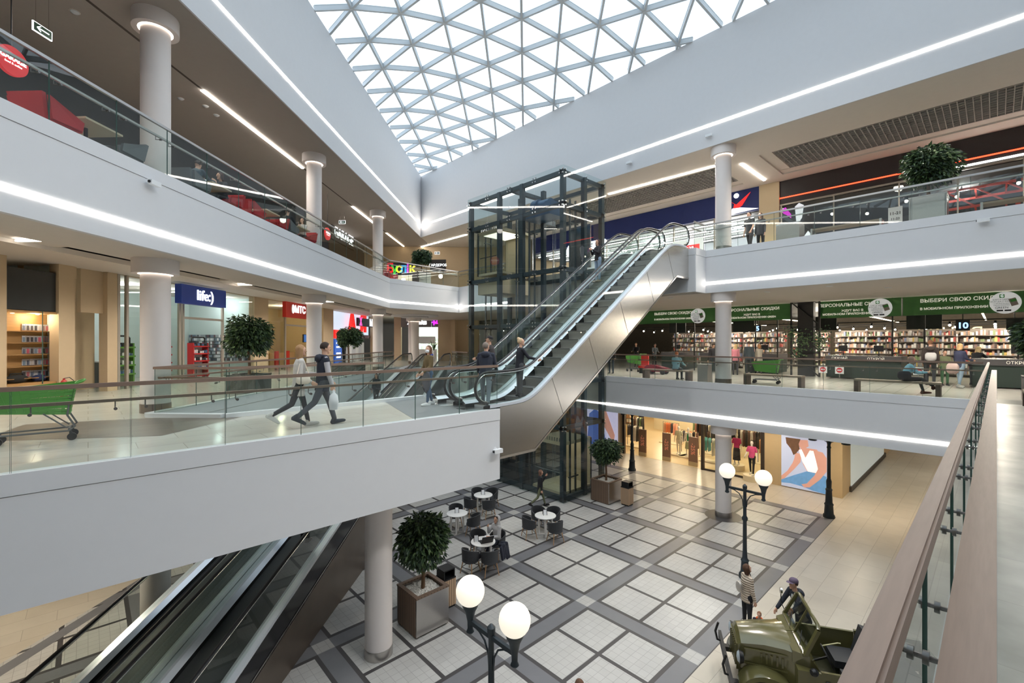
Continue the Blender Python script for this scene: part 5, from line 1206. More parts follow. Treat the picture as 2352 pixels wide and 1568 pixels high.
# ---------------------------------------------------------------- supermarket
XS = 26.9
gdark = mat('market_black', (34, 34, 33), .7); m = MB(); m.box(46, -14, FL1, 46.2, 40, ZC1); struct('wall_market', m, mat('market_back', (84, 76, 64), .8, noise=.2), 'back wall of the supermarket')
m = MB(); m.box(XS+.4, -14, ZC1-.04, 46, 40, ZC1-.01); struct('ceiling_market', m, gdark, 'black ceiling of the supermarket')
gb = mat('banner_green', (46, 92, 40), .6, emit=.06, noise=.25, nscale=1.2, stretch=(1, 1, 3)); cream_t = mat('letter_cream', (226, 222, 206), .5, emit=.5)
zb0, zb1 = CZ+1.19, CZ+2.02
ban = [(16.6, 10.75, 'ВЫБЕРИ СВОЮ СКИДКУ', ['В МОБИЛЬНОМ ПРИЛОЖЕНИИ GREEN'], 'at the left, beside the escalator'), (10.7, 7.35, 'ПЕРСОНАЛЬНЫЕ СКИДКИ', ['ЖДУТ ВАС В', 'МОБИЛЬНОМ ПРИЛОЖЕНИИ GREEN'], 'partly behind the round column'),
       (6.05, 2.95, 'ПЕРСОНАЛЬНЫЕ СКИДКИ', ['ЖДУТ ВАС В', 'МОБИЛЬНОМ ПРИЛОЖЕНИИ GREEN'], 'right of the black pillar'), (2.9, -1.3, 'ВЫБЕРИ СВОЮ СКИДКУ', ['В МОБИЛЬНОМ ПРИЛОЖЕНИИ GREEN'], 'at the right, above the number 10')]
for y0, y1, a, bl, where in ban:
    cy = (y0+y1)/2; hw = (y0-y1)/2; e = thing('green_banner', 'long green supermarket banner %s' % where, 'banner', (XS, cy, (zb0+zb1)/2), 0, 'green supermarket banners')
    b = MB(); b.box(-.03, -hw, -(zb1-zb0)/2, .03, hw, (zb1-zb0)/2); b.build('banner_sheet', gb, e)
    text(a, .21, (-.04, .25, .2), XD_R, cream_t, e, .004, .004)
    for i, s in enumerate(bl): text(s, .135, (-.04, .25, -.08-.16*i if len(bl) > 1 else -.15), XD_R, cream_t, e, .004, .004)
def disc_sign(y, label):
    e = thing('round_sign', label, 'sign', (XS-.08, y, CZ+1.58), 0, 'round supermarket app signs')
    b = MB(); b.tube([(0, 0, 0), (.04, 0, 0)], .44, 36); b.build('disc', mat('sign_disc_white', (236, 238, 236), .5, emit=.35), e, 40)  # glow put into the white to lift the disc out of shade
    b = MB(); b.box(-.012, .02, .2, -.002, .16, .34); b.build('logo_square', mat('logo_green', (60, 140, 60), .5), e); text('G', .12, (-.014, .09, .27), XD_R, ltw, e, .004)
    dk = mat('letter_dark', (40, 38, 36), .5)
    for s, sz, z in (('КАРТА GREEN', .075, .13), ('ВСЕГДА С ВАМИ', .075, .05), ('С МОБИЛЬНЫМ', .055, -.03), ('ПРИЛОЖЕНИЕМ', .055, -.1), ('GREEN', .12, -.2)): text(s, sz, (-.012, .1, z), XD_R, dk, e, .003)
    for y_ in (.06, -.16): b = MB(); b.box(-.012, y_, -.34, -.002, y_+.18, -.28); b.build('store_badge', black, e)
    b = MB(); b.obox((-.01, -.22, .02), (.01, .2, .3), M=Matrix.Rotation(R(-18), 3, 'X')); b.build('phone_picture', mat('phone_pic', (150, 140, 134), .5), e); b = MB(); b.obox((-.016, -.22, .08), (.01, .17, .1), M=Matrix.Rotation(R(-18), 3, 'X')); b.build('card_picture', mat('logo_green', (60, 140, 60), .5), e)
disc_sign(17.0, 'round white app sign behind the escalator truss'); disc_sign(on_x(1604, 722, XS).y, 'round white app sign on the left green banner'); disc_sign(on_x(2022, 705, XS).y, 'round white app sign between the two right green banners'); disc_sign(on_x(2309, 694, XS).y, 'round white app sign at the right end of the banners')
e = thing('market_pillar', 'black truss pillar with hanging plants between the green banners', 'pillar', (XS+.05, 6.7, FL1)); b = MB(); b.box(-.1, -.35, 0, .3, .35, ZC1-FL1); b.build('core', gdark, e)
b = MB()
for y in (-.62, .62): b.box(-.2, y-.04, 0, -.12, y+.04, ZC1-FL1)
for z in (0, 1.3, 2.6): b.bar((-.16, -.62, z), (-.16, .62, z+1.2), .06, .06); b.bar((-.16, -.62, z+1.2), (-.16, .62, z+1.2), .05, .05)
b.build('truss', gdark, e); b = MB(); rr = random.Random(8)
for c in ((-.75, 2.1), (-.6, 1.7), (.6, 2.25), (.3, 1.3), (0, 1.9)):
    for _ in range(90):
        p = Vector((-.3+rr.gauss(0, .1), c[0]+rr.gauss(0, .16), c[1]+rr.gauss(0, .2))); a = Vector((rr.gauss(0, .3), rr.gauss(0, 1), -abs(rr.gauss(0, 1)))).normalized()*.13; s = a.cross(Vector((1, 0, 0)))*.25
        b.add([p, p+a*.5+s, p+a, p+a*.5-s], [(0, 1, 2, 3)])
tag(b.build('hanging_foliage', leaf1, e), None, None, None, 'stuff')
m = MB()
for y in (13.9, 12.7, 9.2, 8.1, 3.3, 2.2, -.9, -2.0): m.box(XS+.3, y-.03, FL1, XS+.36, y+.03, ZC1)
tag(m.build('trim_12', gdark), 'slim black posts of the supermarket front', None, None, 'structure')
def screen(y0, y1, z0, z1, x, label, txt=None):
    e = thing('hanging_screen', label, 'screen', (x, (y0+y1)/2, (z0+z1)/2), 0, 'hanging screens of the supermarket'); b = MB(); b.box(-.04, -abs(y1-y0)/2, -(z1-z0)/2, .04, abs(y1-y0)/2, (z1-z0)/2); b.build('case', gdark, e)
    b = MB(); b.bar((0, 0, (z1-z0)/2), (0, 0, ZC1-(z0+z1)/2), .04, .04); b.build('hanger', gdark, e)
    if txt: text(txt, .36, (-.05, 0, -.02), XD_R, mat('letter_blue', (150, 190, 255), .5, emit=2.2), e, .005, .01)
for u0, u1, v0, v1, lab, tx in ((1538, 1575, 741, 764, 'black hanging screen left of the round column', None), (1684, 1733, 737, 762, 'black hanging screen right of the round column', None), (1733, 1749, 748, 760, 'lit number 5 on a hanging black board', '5'), (1866, 1922, 728, 758, 'black hanging screen left of the right round sign', None), (2082, 2164, 722, 755, 'wide black hanging screen left of the number 10', None), (2195, 2228, 735, 759, 'lit blue number 10 on a hanging black board', '10'), (2311, 2350, 732, 757, 'black hanging screen at the right edge', None)):
    a, c = on_x(u0, v0, XS+1.6), on_x(u1, v1, XS+1.6); screen(a.y, c.y, c.z, a.z, XS+1.6, lab, tx)
text_e = thing('wall_lettering', 'large pale letters УКЦИЯ on the dark wall deep in the supermarket', 'lettering', on_x(2180, 765, 42)); text('УКЦИЯ', .95, (0, 0, 0), XD_R, mat('letter_gold', (214, 196, 140), .5, emit=.7), text_e, .03)
# shelves
prod = island('groceries_mix', [(206, 196, 186), (160, 130, 106), (130, 104, 96), (224, 218, 210), (170, 84, 76), (206, 176, 100), (120, 136, 96), (124, 132, 156), (76, 66, 60), (236, 232, 224), (196, 154, 130), (136, 130, 128), (214, 208, 200), (180, 170, 160), (100, 92, 86), (226, 214, 196)], .6, .16)  # goods glow faintly: shelf lighting put into their colour
shm = mat('shelf_metal', (132, 122, 112), .5)
def goods(seed, L, levels, depth=.3):
    rr = random.Random(seed); b = MB()
    for z in levels:
        y = -L/2
        while y < L/2-.1:
            w_ = rr.uniform(.035, .1); h = rr.uniform(.1, .27); b.box(-depth/2+rr.uniform(0, .06), y, z, depth/2, y+w_*.94, z+h); y += w_
    return b.mesh('groceries', prod)
GL = [goods(s, 2.2, (.16, .48, .8, 1.12, 1.44, 1.76, 2.08)) for s in range(3)]
b = MB(); b.box(.16, -1.12, 0, .2, 1.12, 2.4); b.build; SHB = b.mesh('back_panel', shm); b = MB()
sh_shelf = MB(); sh_shelf.box(-.2, -1.12, -.03, .2, 1.12, 0); SHS = sh_shelf.mesh('shelf', shm)
idx = 0
for row, (x, ys_) in enumerate(((31.5, [15.2, 12.6, 10.2, 5.0, 2.5, .2, -2.2]), (36.5, [16.5, 13.9, 11.4, 8.8, 6.3, 3.7, 1.2, -1.4, -3.9]))):
    for j, y in enumerate(ys_):
        lab = '%s grocery shelf unit from the left in the %s row behind the checkouts' % (ORD[j], ('front', 'rear')[row])
        e = thing('shelf_unit', lab, 'shelf', (x, y, FL1), 0, 'grocery shelf units'); put('back_panel', SHB, e)
        for z in (.15, .47, .79, 1.11, 1.43, 1.75, 2.07): put('shelf', SHS, e, (0, 0, z))
        o = put('groceries', GL[idx % 3], None, (x-.02, y, FL1)); tag(o, 'packed groceries filling the ' + lab.split(' behind')[0], 'groceries', 'groceries on the shelf units', 'stuff'); idx += 1
spotm = mat('spot_glow', (255, 240, 214), .5, emit=30); rail_w = MB()
for k, x in enumerate((29.5, 33.5, 37.5)):
    b = MB(); b.bar((x, -8, 8.3), (x, 20, 8.3), .05, .05); e = tag(b.build('lamp_track', gdark), 'black ceiling lamp track in the supermarket, %s from the front' % ORD[k], 'light', 'supermarket lamp tracks')
    for j in range(19): q = MB(); q.tube([(x, -7.2+j*1.45, 8.2), (x-.12, -7.2+j*1.45, 8.08)], .06, 10); q.cur = 1; q.sphere((x-.13, -7.2+j*1.45, 8.06), .05, 8, 5); q.build('spotlight', [gdark, spotm], e)
for k, y in enumerate((14, 9.5, 5, .5)):
    b = MB(); b.bar((30, y, 8.75), (44, y, 8.75), .07, .05); tag(b.build('linear_lamp', stripw), 'ceiling light line running into the supermarket, %s from the left' % ORD[k], 'light', 'supermarket ceiling lines')
for x, y in ((30, 12), (30, 6), (30, 0), (35, 14), (35, 8), (35, 2), (35, -4), (41, 10), (41, 2)):
    l = bpy.data.lights.new('market_lamp', 'POINT'); l.energy = 380; l.color = (1, .9, .74); l.shadow_soft_size = .15; o = bpy.data.objects.new('market_lamp', l); col.objects.link(o); o.location = (x, y, 8.6)
# checkouts
ckm = mat('checkout_green', (34, 48, 42), .5); ckt = mat('checkout_band', (72, 70, 70), .5)
for i, (y, wd, tx, x) in enumerate(((14.2, 1.5, '', 27.6), (11.6, 1.5, '', 27.6), (9.0, 1.6, '', 27.6), (5.15, 1.1, 'СКАЧАЙ', 26.6), (3.75, 1.75, 'ОТКРОЙ', 26.4), (-.55, 2.4, 'ОТКРОЙ', 25.2))):
    e = thing('checkout_counter', 'dark green checkout counter, %s from the left' % ORD[i] + (' with the word ' + tx if tx else ''), 'counter', (x, y, FL1), 0, 'supermarket checkouts')
    b = MB(); b.box(-.25, -wd/2, .05, 1.6, wd/2, .86); b.build('body', ckm, e); b = MB(); b.box(-.3, -wd/2-.02, .86, 1.65, wd/2+.02, 1.08); b.build('band', ckt, e); b = MB(); b.box(-.28, -wd/2, 1.08, 1.6, wd/2, 1.1); b.build('top', satin, e)
    if tx: text(tx, .15, (-.31, 0, .97), XD_R, cream_t, e, .003)
    b = MB(); b.bar((.5, 0, 1.1), (.5, 0, 1.35), .04, .04); b.box(.42, -.18, 1.3, .47, .18, 1.58); b.build('till_screen', black, e)
# no-entry boards at the tills
def noentry(u, v, label):
    p = on_x(u, v, 26.0); e = thing('no_entry_sign', label, 'sign', p, 0, 'no entry boards at the tills'); b = MB(); b.box(0, -.17, -.17, .02, .17, .17); b.build('board', whitem, e); b = MB(); b.tube([(-.01, 0, 0), (0, 0, 0)], .12, 20); b.build('red_disc', mat('sign_red2', (190, 40, 50), .5), e, 40); b = MB(); b.box(-.015, -.08, -.025, -.008, .08, .025); b.build('white_bar', whitem, e)
    b = MB(); b.bar((.04, 0, -(p.z-FL1)), (.04, 0, .25), .04, .04); b.build('post', satin, e)
noentry(1890, 848, 'no entry board at a till, leftmost of the three'); noentry(1928, 850, 'no entry board at a till, middle of the three'); noentry(2109, 852, 'no entry board between the two shoppers')
# benches, bins, trolleys, toy car on the right gallery
def bench(label, y0, y1, x=19.65, name='bench'):
    e = thing(name, label, 'bench', (x, (y0+y1)/2, FL1), 0, 'wood and steel benches by the railing'); hl = (y1-y0)/2
    for k in range(2): b = MB(); b.box(-.24+k*.25, -hl, .4, -.01+k*.25, hl, .46); b.build('seat_plank', mat('bench_wood', (150, 132, 112), .5, noise=.12), e)
    for s in (-1, 1): b = MB(); b.box(-.24, s*hl-.12 if s > 0 else -hl, 0, .24, hl if s > 0 else -hl+.12, .4); b.build('leg', mat('bench_end', (86, 72, 62), .5), e)
    return e
bench('low bench left of the round column, with a person in pale blue sitting on it', 9.35, 11.6); bench('low bench just right of the round column, beside a green trolley', 5.0, 7.05, 19.75); bench('low bench near the corner, with a person in a blue jacket', 1.2, 3.4, 19.7)
e = bench('wooden bench at the right edge of the photo, farther from the camera', -.75, .75, 17.6); e.location = (17.95, -.72, FL1); e.rotation_euler = (0, 0, R(90)); e = bench('wooden bench at the right edge of the photo, nearer the camera', -.75, .75, 14.6); e.location = (14.1, -.85, FL1); e.rotation_euler = (0, 0, R(90))
e = thing('steel_bin', 'square steel litter bin left of the round column', 'bin', (19.75, 8.75, FL1)); b = MB(); b.box(-.22, -.22, 0, .22, .22, .75); b.build('body', steel, e); b = MB(); b.box(-.225, -.24, .6, -.2, -.2, .8); b.box(-.24, -.24, .75, .24, .24, .78); b.build('rim', steel, e)
cgreen = mat('cart_green', (84, 150, 60), .5, noise=.06); cgrey = mat('cart_frame', (110, 112, 114), .4, .6)
def cart(label, loc, rz, s=1):
    e = thing('shopping_cart', label, 'shopping cart', loc, rz, 'green shopping carts'); e.scale = (s,)*3
    # local +X front; basket wider at the top rear
    def bp(x, y, z): return Vector((x, y, z))
    A = [bp(-.42, -.24, .48), bp(.4, -.2, .56), bp(.4, .2, .56), bp(-.42, .24, .48)]; B = [bp(-.5, -.3, 1.0), bp(.52, -.24, .9), bp(.52, .24, .9), bp(-.5, .3, 1.0)]
    b = MB(); n = 9
    for i in range(4):
        a0, a1, b0, b1 = A[i], A[(i+1) % 4], B[i], B[(i+1) % 4]
        for k in range(n+1): t = k/n; p, q = a0.lerp(b0, t), a1.lerp(b1, t); b.bar(p, q, .012, .036 if k % 2 else .05)
        mm_ = 9 if i % 2 == 0 else 5
        for k in range(mm_+1): t = k/mm_; b.bar(a0.lerp(a1, t), b0.lerp(b1, t), .02, .01)
    for k in range(7): t = k/6; b.bar(A[0].lerp(A[1], t), A[3].lerp(A[2], t), .04, .01)
    for k in range(6): t = k/5; b.bar(A[0].lerp(A[3], t), A[1].lerp(A[2], t), .02, .01)
    b.build('basket', cgreen, e); b = MB(); b.add([bp(-.425, -.2, .5), bp(-.425, .2, .5), bp(-.5, .24, .98), bp(-.5, -.24, .98)], [(0, 1, 2, 3)]); b.build('child_flap', mat('flap_dark', (40, 52, 54), .5), e)
    b = MB(); b.tube([(-.5, -.3, 1.0), (-.6, -.3, 1.04), (-.62, 0, 1.05), (-.6, .3, 1.04), (-.5, .3, 1.0)], .018, 8); b.build('push_handle', cgreen, e, 50)
    b = MB()
    for y in (-1, 1): b.tube([(-.44, y*.25, .8), (-.4, y*.25, .45), (-.5, y*.25, .24), (-.42, y*.25, .17), (.48, y*.19, .17)], .016, 8); b.bar((-.1, y*.24, .5), (-.4, y*.25, .22), .02, .02)
    b.bar((-.42, -.25, .2), (-.42, .25, .2), .025, .025); b.bar((.46, -.19, .17), (.46, .19, .17), .025, .025); b.build('chassis', cgrey, e, 50)
    for x, y in ((-.46, -.25), (-.46, .25), (.44, -.18), (.44, .18)): b = MB(); b.tube([(x, y-.02, .065), (x, y+.02, .065)], .065, 14); b.bar((x, y, .08), (x+.02, y, .17), .03, .03); b.build('caster', black, e, 50)
    return e
cart('green plastic shopping cart cut by the left edge of the photo', (-.66, 11.5, FL1), R(178) + 0, 1.0)
p = on_x(1735, 858, 26.0); cart('green shopping cart right of the round column', (20.9, 6.65, FL1), R(100), .98); cart('green shopping cart beside the red toy cars, left of the seated person in blue', (23.6, 14.6, FL1), R(80))
e = thing('toy_car', 'dark red childrens ride car on the supermarket floor', 'toy car', (22.6, 12.6, FL1), R(-80)); b = MB()
b.add([(-.6, -.3, .15), (.6, -.3, .15), (.62, -.28, .32), (.2, -.28, .42), (-.1, -.26, .5), (-.45, -.26, .5), (-.62, -.28, .4)] + [(-.6, .3, .15), (.6, .3, .15), (.62, .28, .32), (.2, .28, .42), (-.1, .26, .5), (-.45, .26, .5), (-.62, .28, .4)], [(0, 1, 2, 3, 4, 5, 6), (13, 12, 11, 10, 9, 8, 7)] + [(i, 7+i, 7+(i+1) % 7, (i+1) % 7) for i in range(7)]); b.build('body', mat('car_wine', (116, 24, 44), .2), e)
for x in (-.38, .38):
    for y in (-.29, .29): b = MB(); b.tube([(x, y-.04, .13), (x, y+.04, .13)], .13, 16); b.build('wheel', tyr, e, 40)
e = thing('ride_seat', 'tall red plastic seat back behind the childrens ride car', 'seat', (22.7, 13.5, FL1)); b = MB(); b.box(-.2, -.22, .3, .2, .22, .42); b.box(.12, -.22, .42, .2, .22, 1.05); b.build('shell', mat('ride_red', (200, 40, 36), .4), e); b = MB(); b.box(-.15, -.18, 0, .15, .18, .3); b.build('base', black, e)
# ---------------------------------------------------------------- upper floor, right: shops behind the gallery
XU = 25.6; ZU0 = FL2
def yy(u, x=XU): return on_x(u, 500, x).y
navy = mat('shop_navy', (16, 34, 92), .6, noise=.08, emit=.05); coal = mat('shop_coal', (34, 30, 32), .5, noise=.1)
m = MB(); m.box(XU-.1, yy(1791), FL2, XU+.4, yy(1745), ZC2); m.box(XU, -14, FL2, XU+.3, -6, ZC2); m.box(XU, 26, FL2, XU+.3, 36, ZC2); struct('wall_upper_right', m, mat('beige_pillar', (214, 194, 160), .7), 'beige pillar between the blue and the dark shop')
e = thing('shop_sign', 'wide dark blue sports shop sign with a red and white runner emblem', 'sign', (XU, 0, 0)); b = MB(); b.box(-.05, yy(1745), CZ+6.92, .2, 26, ZC2-.01); b.build('sign_board', navy, e)
ly = yy(1697); zl = CZ+7.5; redl = mat('emblem_red', (220, 44, 44), .5, emit=.9)
b = MB(); b.tube([(-.1, ly+.1, zl+.38), (-.06, ly+.1, zl+.38)], .13, 18); b.build('emblem_head', ltw, e, 40)
b = MB(); b.extr([(-.1, ly+.55, zl+.25), (-.1, ly+.1, zl-.1), (-.1, ly-.62, zl+.42), (-.1, ly-.2, zl-.2), (-.1, ly-.05, zl-.28), (-.1, ly+.25, zl-.25), (-.1, ly+.2, zl-.05)], (.04, 0, 0)); b.build('emblem_body', redl, e)
b = MB(); b.extr([(-.1, ly+.3, zl-.27), (-.1, ly-.1, zl-.3), (-.1, ly-1.0, zl-.52), (-.1, ly+.1, zl-.56), (-.1, ly+.55, zl-.62)], (.04, 0, 0)); b.build('emblem_leg', ltw, e)
text('МАСТЕР', .95, (-.1, yy(1340), CZ+6.55), XD_R, ltw, e, .03, .03, slant=.2)
m = MB(); m.box(XU+6, yy(1745), FL2, XU+6.2, 26, ZC2); struct('wall_sports_shop', m, mat('sports_back', (190, 196, 204), .7, emit=.12), 'pale back wall of the sports shop')
for k in range(4): tube_lamp((XU+.7+k*1.3, 9, CZ+6.75), (XU+.7+k*1.3, 25, CZ+6.75), 'light line along the sports shop ceiling, %s from the front' % ORD[k], .09, None, 'linear_lamp', 'light lines of the sports shop')
m = MB(); m.box(XU+.3, 8.6, CZ+6.9, XU+6, 26, CZ+6.95); struct('ceiling_sports_shop', m, mat('grey_soffit', (120, 124, 128), .8), 'grey ceiling of the sports shop')
m = MB()
for y in (10.8, 13.2, 15.6, 18, 20.4, 22.8): m.box(XU-.02, y-.03, FL2, XU+.04, y+.03, CZ+6.92)
tag(m.build('trim_13', frame_m), 'thin frames of the sports shop front', None, None, 'structure')
e = thing('promo_board', 'bright promotion board with a red price tag and yellow strip by the escalator top', 'board', (XU-.6, yy(1590), FL2)); b = MB(); b.box(0, -.9, 0, .06, .9, 2.1); b.build('board', mat('promo_white', (236, 240, 240), .5, emit=.5), e); b = MB(); b.box(-.01, -.7, 1.35, 0, .35, 1.75); b.build('price_tag', redl, e); b = MB(); b.box(-.01, -.9, 0, 0, .9, .6); b.build('yellow_strip', mat('promo_yellow', (236, 204, 60), .5, emit=.3), e); text('128', .3, (-.02, -.15, 1.55), XD_R, ltw, e, .003)
rk = random.Random(21)
for i in range(9):
    y = 9.6 + i*1.75; e = thing('clothes_rail', 'clothes rail inside the sports shop, %s from the right' % ORD[i], 'clothes rail', (XU+3+.8*(i % 2), y, FL2), 0, 'clothes rails in the sports shop'); b = MB(); b.tube([(0, -.6, 0), (0, -.6, 1.5), (0, .6, 1.5), (0, .6, 0)], .02, 6); b.build('rail', satin, e); b = MB()
    for k in range(12): b.box(-.22, -.55+k*.095, .75+rk.random()*.1, .22, -.49+k*.095, 1.45)
    tag(b.build('hanging_clothes', island('sport_mix', [(40, 44, 60), (200, 60, 60), (220, 224, 228), (70, 80, 96), (30, 32, 36), (90, 120, 160)]), e), None, None, None, 'stuff')
e = thing('dark_storefront', 'dark shop front with a thin red light line across the upper right', 'shop front', (XU, 0, 0)); y1 = yy(1791)
b = MB(); b.box(0, -6, CZ+6.95, .3, y1, ZC2-.01); b.build('dark_fascia', coal, e); b = MB(); b.box(-.03, -6, CZ+7.24, 0, y1, CZ+7.29); b.build('red_line', mat('neon_red', (255, 70, 40), .5, emit=4), e); b = MB(); b.box(-.03, -6, CZ+7.0, 0, yy(2156), CZ+7.07); b.build('white_line', strip, e)
b = MB(); b.quad((.02, -6, FL2+.02), (.02, y1, FL2+.02), (.02, y1, CZ+6.95), (.02, -6, CZ+6.95)); b.build('shop_glass', paneS, e)
b = MB()
for u in (1795, 1915, 2065, 2200, 2352): b.box(-.02, yy(u)-.025, FL2, .04, yy(u)+.025, CZ+6.95)
b.box(-.03, -6, CZ+6.88, .05, y1, CZ+6.95); b.build('door_frames', frame_m, e)
m = MB(); m.box(XU+7, -8, FL2, XU+7.2, y1+.4, ZC2); m.box(XU+.3, -8, CZ+6.9, XU+7, y1+.4, CZ+6.94); m.box(XU+.3, y1+.2, FL2, XU+7, y1+.4, CZ+6.5); struct('wall_dark_shop', m, mat('dark_interior', (58, 56, 56), .8), 'dark inside of the shop with red trusses')
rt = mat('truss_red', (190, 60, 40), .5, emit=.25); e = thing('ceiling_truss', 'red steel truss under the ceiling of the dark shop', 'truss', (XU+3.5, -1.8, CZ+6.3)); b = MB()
for z in (-.4, .4):
    for x in (-1, 1): b.bar((x, -4, z), (x, 3.4, z), .1, .1)
for k in range(8): y = -4+k*.92; b.bar((-1, y, -.4), (-1, y+.92, .4), .06, .06); b.bar((-1, y, -.4), (1, y, -.4), .06, .06); b.bar((1, y, .4), (-1, y, .4), .06, .06)
for y in (-2.5, 1.2): b.bar((-1, y, -.5), (-1, y, -(CZ+6.3-FL2)), .14, .14)
b.build('beams', rt, e)
for i, (y, x) in enumerate(((-2.6, 28), (-.6, 27.4), (1.2, 28), (2.8, 27.2), (4.4, 28.4), (5.6, 27.2))):
    e = thing('spotlight', 'white spotlight in the dark shop, %s from the right' % ORD[i], 'spotlight', (x, y, CZ+6.5), 0, 'spotlights in the dark shop'); b = MB(); b.tube([(0, 0, .3), (0, 0, .05)], .02, 6); b.tube([(0, 0, .08), (-.12, 0, -.1)], .07, 12); b.build('body', black, e); b = MB(); b.sphere((-.13, 0, -.12), .065, 10, 6); b.build('bulb', spotm, e)
l = bpy.data.lights.new('shop_lamp', 'POINT'); l.energy = 160; l.shadow_soft_size = .2; o = bpy.data.objects.new('shop_lamp', l); col.objects.link(o); o.location = (28.5, 1, CZ+6.6)
for y in (11, 16, 21):
    l = bpy.data.lights.new('shop_lamp', 'POINT'); l.energy = 260; l.shadow_soft_size = .2; o = bpy.data.objects.new('shop_lamp', l); col.objects.link(o); o.location = (28.5, y, CZ+6.5)
a, c = on_x(2040, 478, XU-.06), on_x(2073, 515, XU-.06); e = thing('opening_hours', 'pale opening hours board reading 11-21 and 11-22 on the dark shop front', 'sign', (XU-.06, (a.y+c.y)/2, (a.z+c.z)/2)); b = MB(); b.box(-.01, (c.y-a.y)/2, (c.z-a.z)/2, .01, (a.y-c.y)/2, (a.z-c.z)/2); b.build('board', mat('hours_grey', (206, 210, 214), .5), e); dkl = mat('letter_dark', (40, 38, 36), .5); text('11-21', .17, (-.02, 0, .12), XD_R, dkl, e, .003, .006); text('11-22', .13, (-.02, 0, -.12), XD_R, dkl, e, .003, .004)
e = thing('window_figure', 'white cut out figure with a yellow panel at the dark shop front', 'display figure', (XU-.2, yy(1838), FL2)); b = MB(); b.extr([(0, .1, 1.9), (0, .18, 2.9), (0, 0, 3.05), (0, -.2, 2.9), (0, -.12, 2.3), (0, -.05, 2.2), (0, 0, 1.9)], (.04, 0, 0)); b.extr([(0, .06, .9), (0, .06, 1.9), (0, 0, 1.9), (0, 0, .9)], (.04, 0, 0)); b.extr([(0, -.1, 1.0), (0, -.15, 1.3), (0, -.38, 1.62), (0, -.46, 1.5), (0, -.5, 1.1), (0, -.44, 1.1), (0, -.38, 1.35), (0, -.25, 1.15)], (.04, 0, 0)); b.build('figure', mat('figure_white', (226, 232, 240), .5, emit=.6), e); b = MB(); b.extr([(0, -.55, .95), (0, -.9, .55), (0, -.9, .25), (0, -.55, .6)], (.03, 0, 0)); b.build('yellow_panel', mat('promo_yellow', (236, 204, 60), .5, emit=.3), e)
e = thing('window_letter', 'small magenta wall letter beside the white figure', 'lettering', (XU-.1, yy(1808), CZ+6.45)); b = MB(); b.extr([(0, .2, .2), (0, .05, .3), (0, -.2, -.1), (0, -.2, -.3), (0, 0, -.1), (0, .15, 0)], (.03, 0, 0)); b.build('letter_shape', mat('letter_magenta2', (190, 40, 190), .5, emit=.8), e)
for nm, y, w_ in (('small steel planter box behind the upper right railing', yy(1815, 20.2), .7),):
    e = thing('planter_box', nm, 'planter', (20.2, y, FL2)); b = MB(); b.box(-.35, -.4, 0, .35, .4, .85); b.build('box', steel, e); b = MB(); b.box(-.36, -.41, .82, .36, .41, .87); b.build('rim', satin, e)
for nm, ya, yb in (('steel framed upper gallery bench left of the big tree', yy(1868, 20), yy(2025, 20)), ('steel framed upper gallery bench right of the big tree', yy(2255, 20), yy(2400, 20))):
    e = thing('bench', nm, 'bench', (20, (ya+yb)/2, FL2), 0, 'benches on the upper gallery'); h = abs(ya-yb)/2; b = MB(); b.box(-.25, -h, .4, .25, h, .46); b.build('seat', mat('bench_wood', (150, 132, 112), .5), e)
    for s in (-1, 1): b = MB(); b.box(-.26, s*h-.03, 0, .26, s*h+.03, .47); b.build('leg', steel, e)
# ---------------------------------------------------------------- light lines on the upper ceilings
def cstrip(u0, v0, u1, v1, label, z=ZC2, w_=.1, m_=None, grp=None):
    a, c = on_z(u0, v0, z), on_z(u1, v1, z); a.z = c.z = z-.03; tube_lamp(a, c, label, w_, m_, 'linear_lamp', grp)
G2 = 'light lines in the upper left ceiling'
for i, (a, bb) in enumerate((((465, 205), (700, 385)), ((810, 473), (865, 517)), ((888, 534), (928, 565)))):
    p, q = on_z(*a, ZC2), on_z(*bb, ZC2); tp, tq = DT(p)[1], DT(q)[1]; tube_lamp(P2(10.46, tp, ZC2-.03), P2(10.46, tq, ZC2-.03), 'light line in the upper left ceiling, %s from the camera' % ORD[i], .1, stripw if i == 2 else None, 'linear_lamp', G2)
m = MB(); m.prism([P2(10.42, 2), P2(10.5, 2), P2(10.5, 34), P2(10.42, 34)], ZC2-.004, ZC2-.002); struct('ceiling_groove', m, mat('groove_dark', (78, 72, 66), .9), 'dark joint in the upper left ceiling')
cstrip(1398, 445, 1642, 380, 'long light line in the upper right ceiling, left of the round column'); cstrip(1702, 375, 1756, 413, 'short light line across the upper right ceiling, right of the round column'); cstrip(968, 566, 1072, 538, 'light line in the far upper ceiling running toward the lift', ZC2, .12); cstrip(998, 568, 1064, 579, 'short light line in the far upper ceiling beside the hanging exit sign', ZC2, .1)
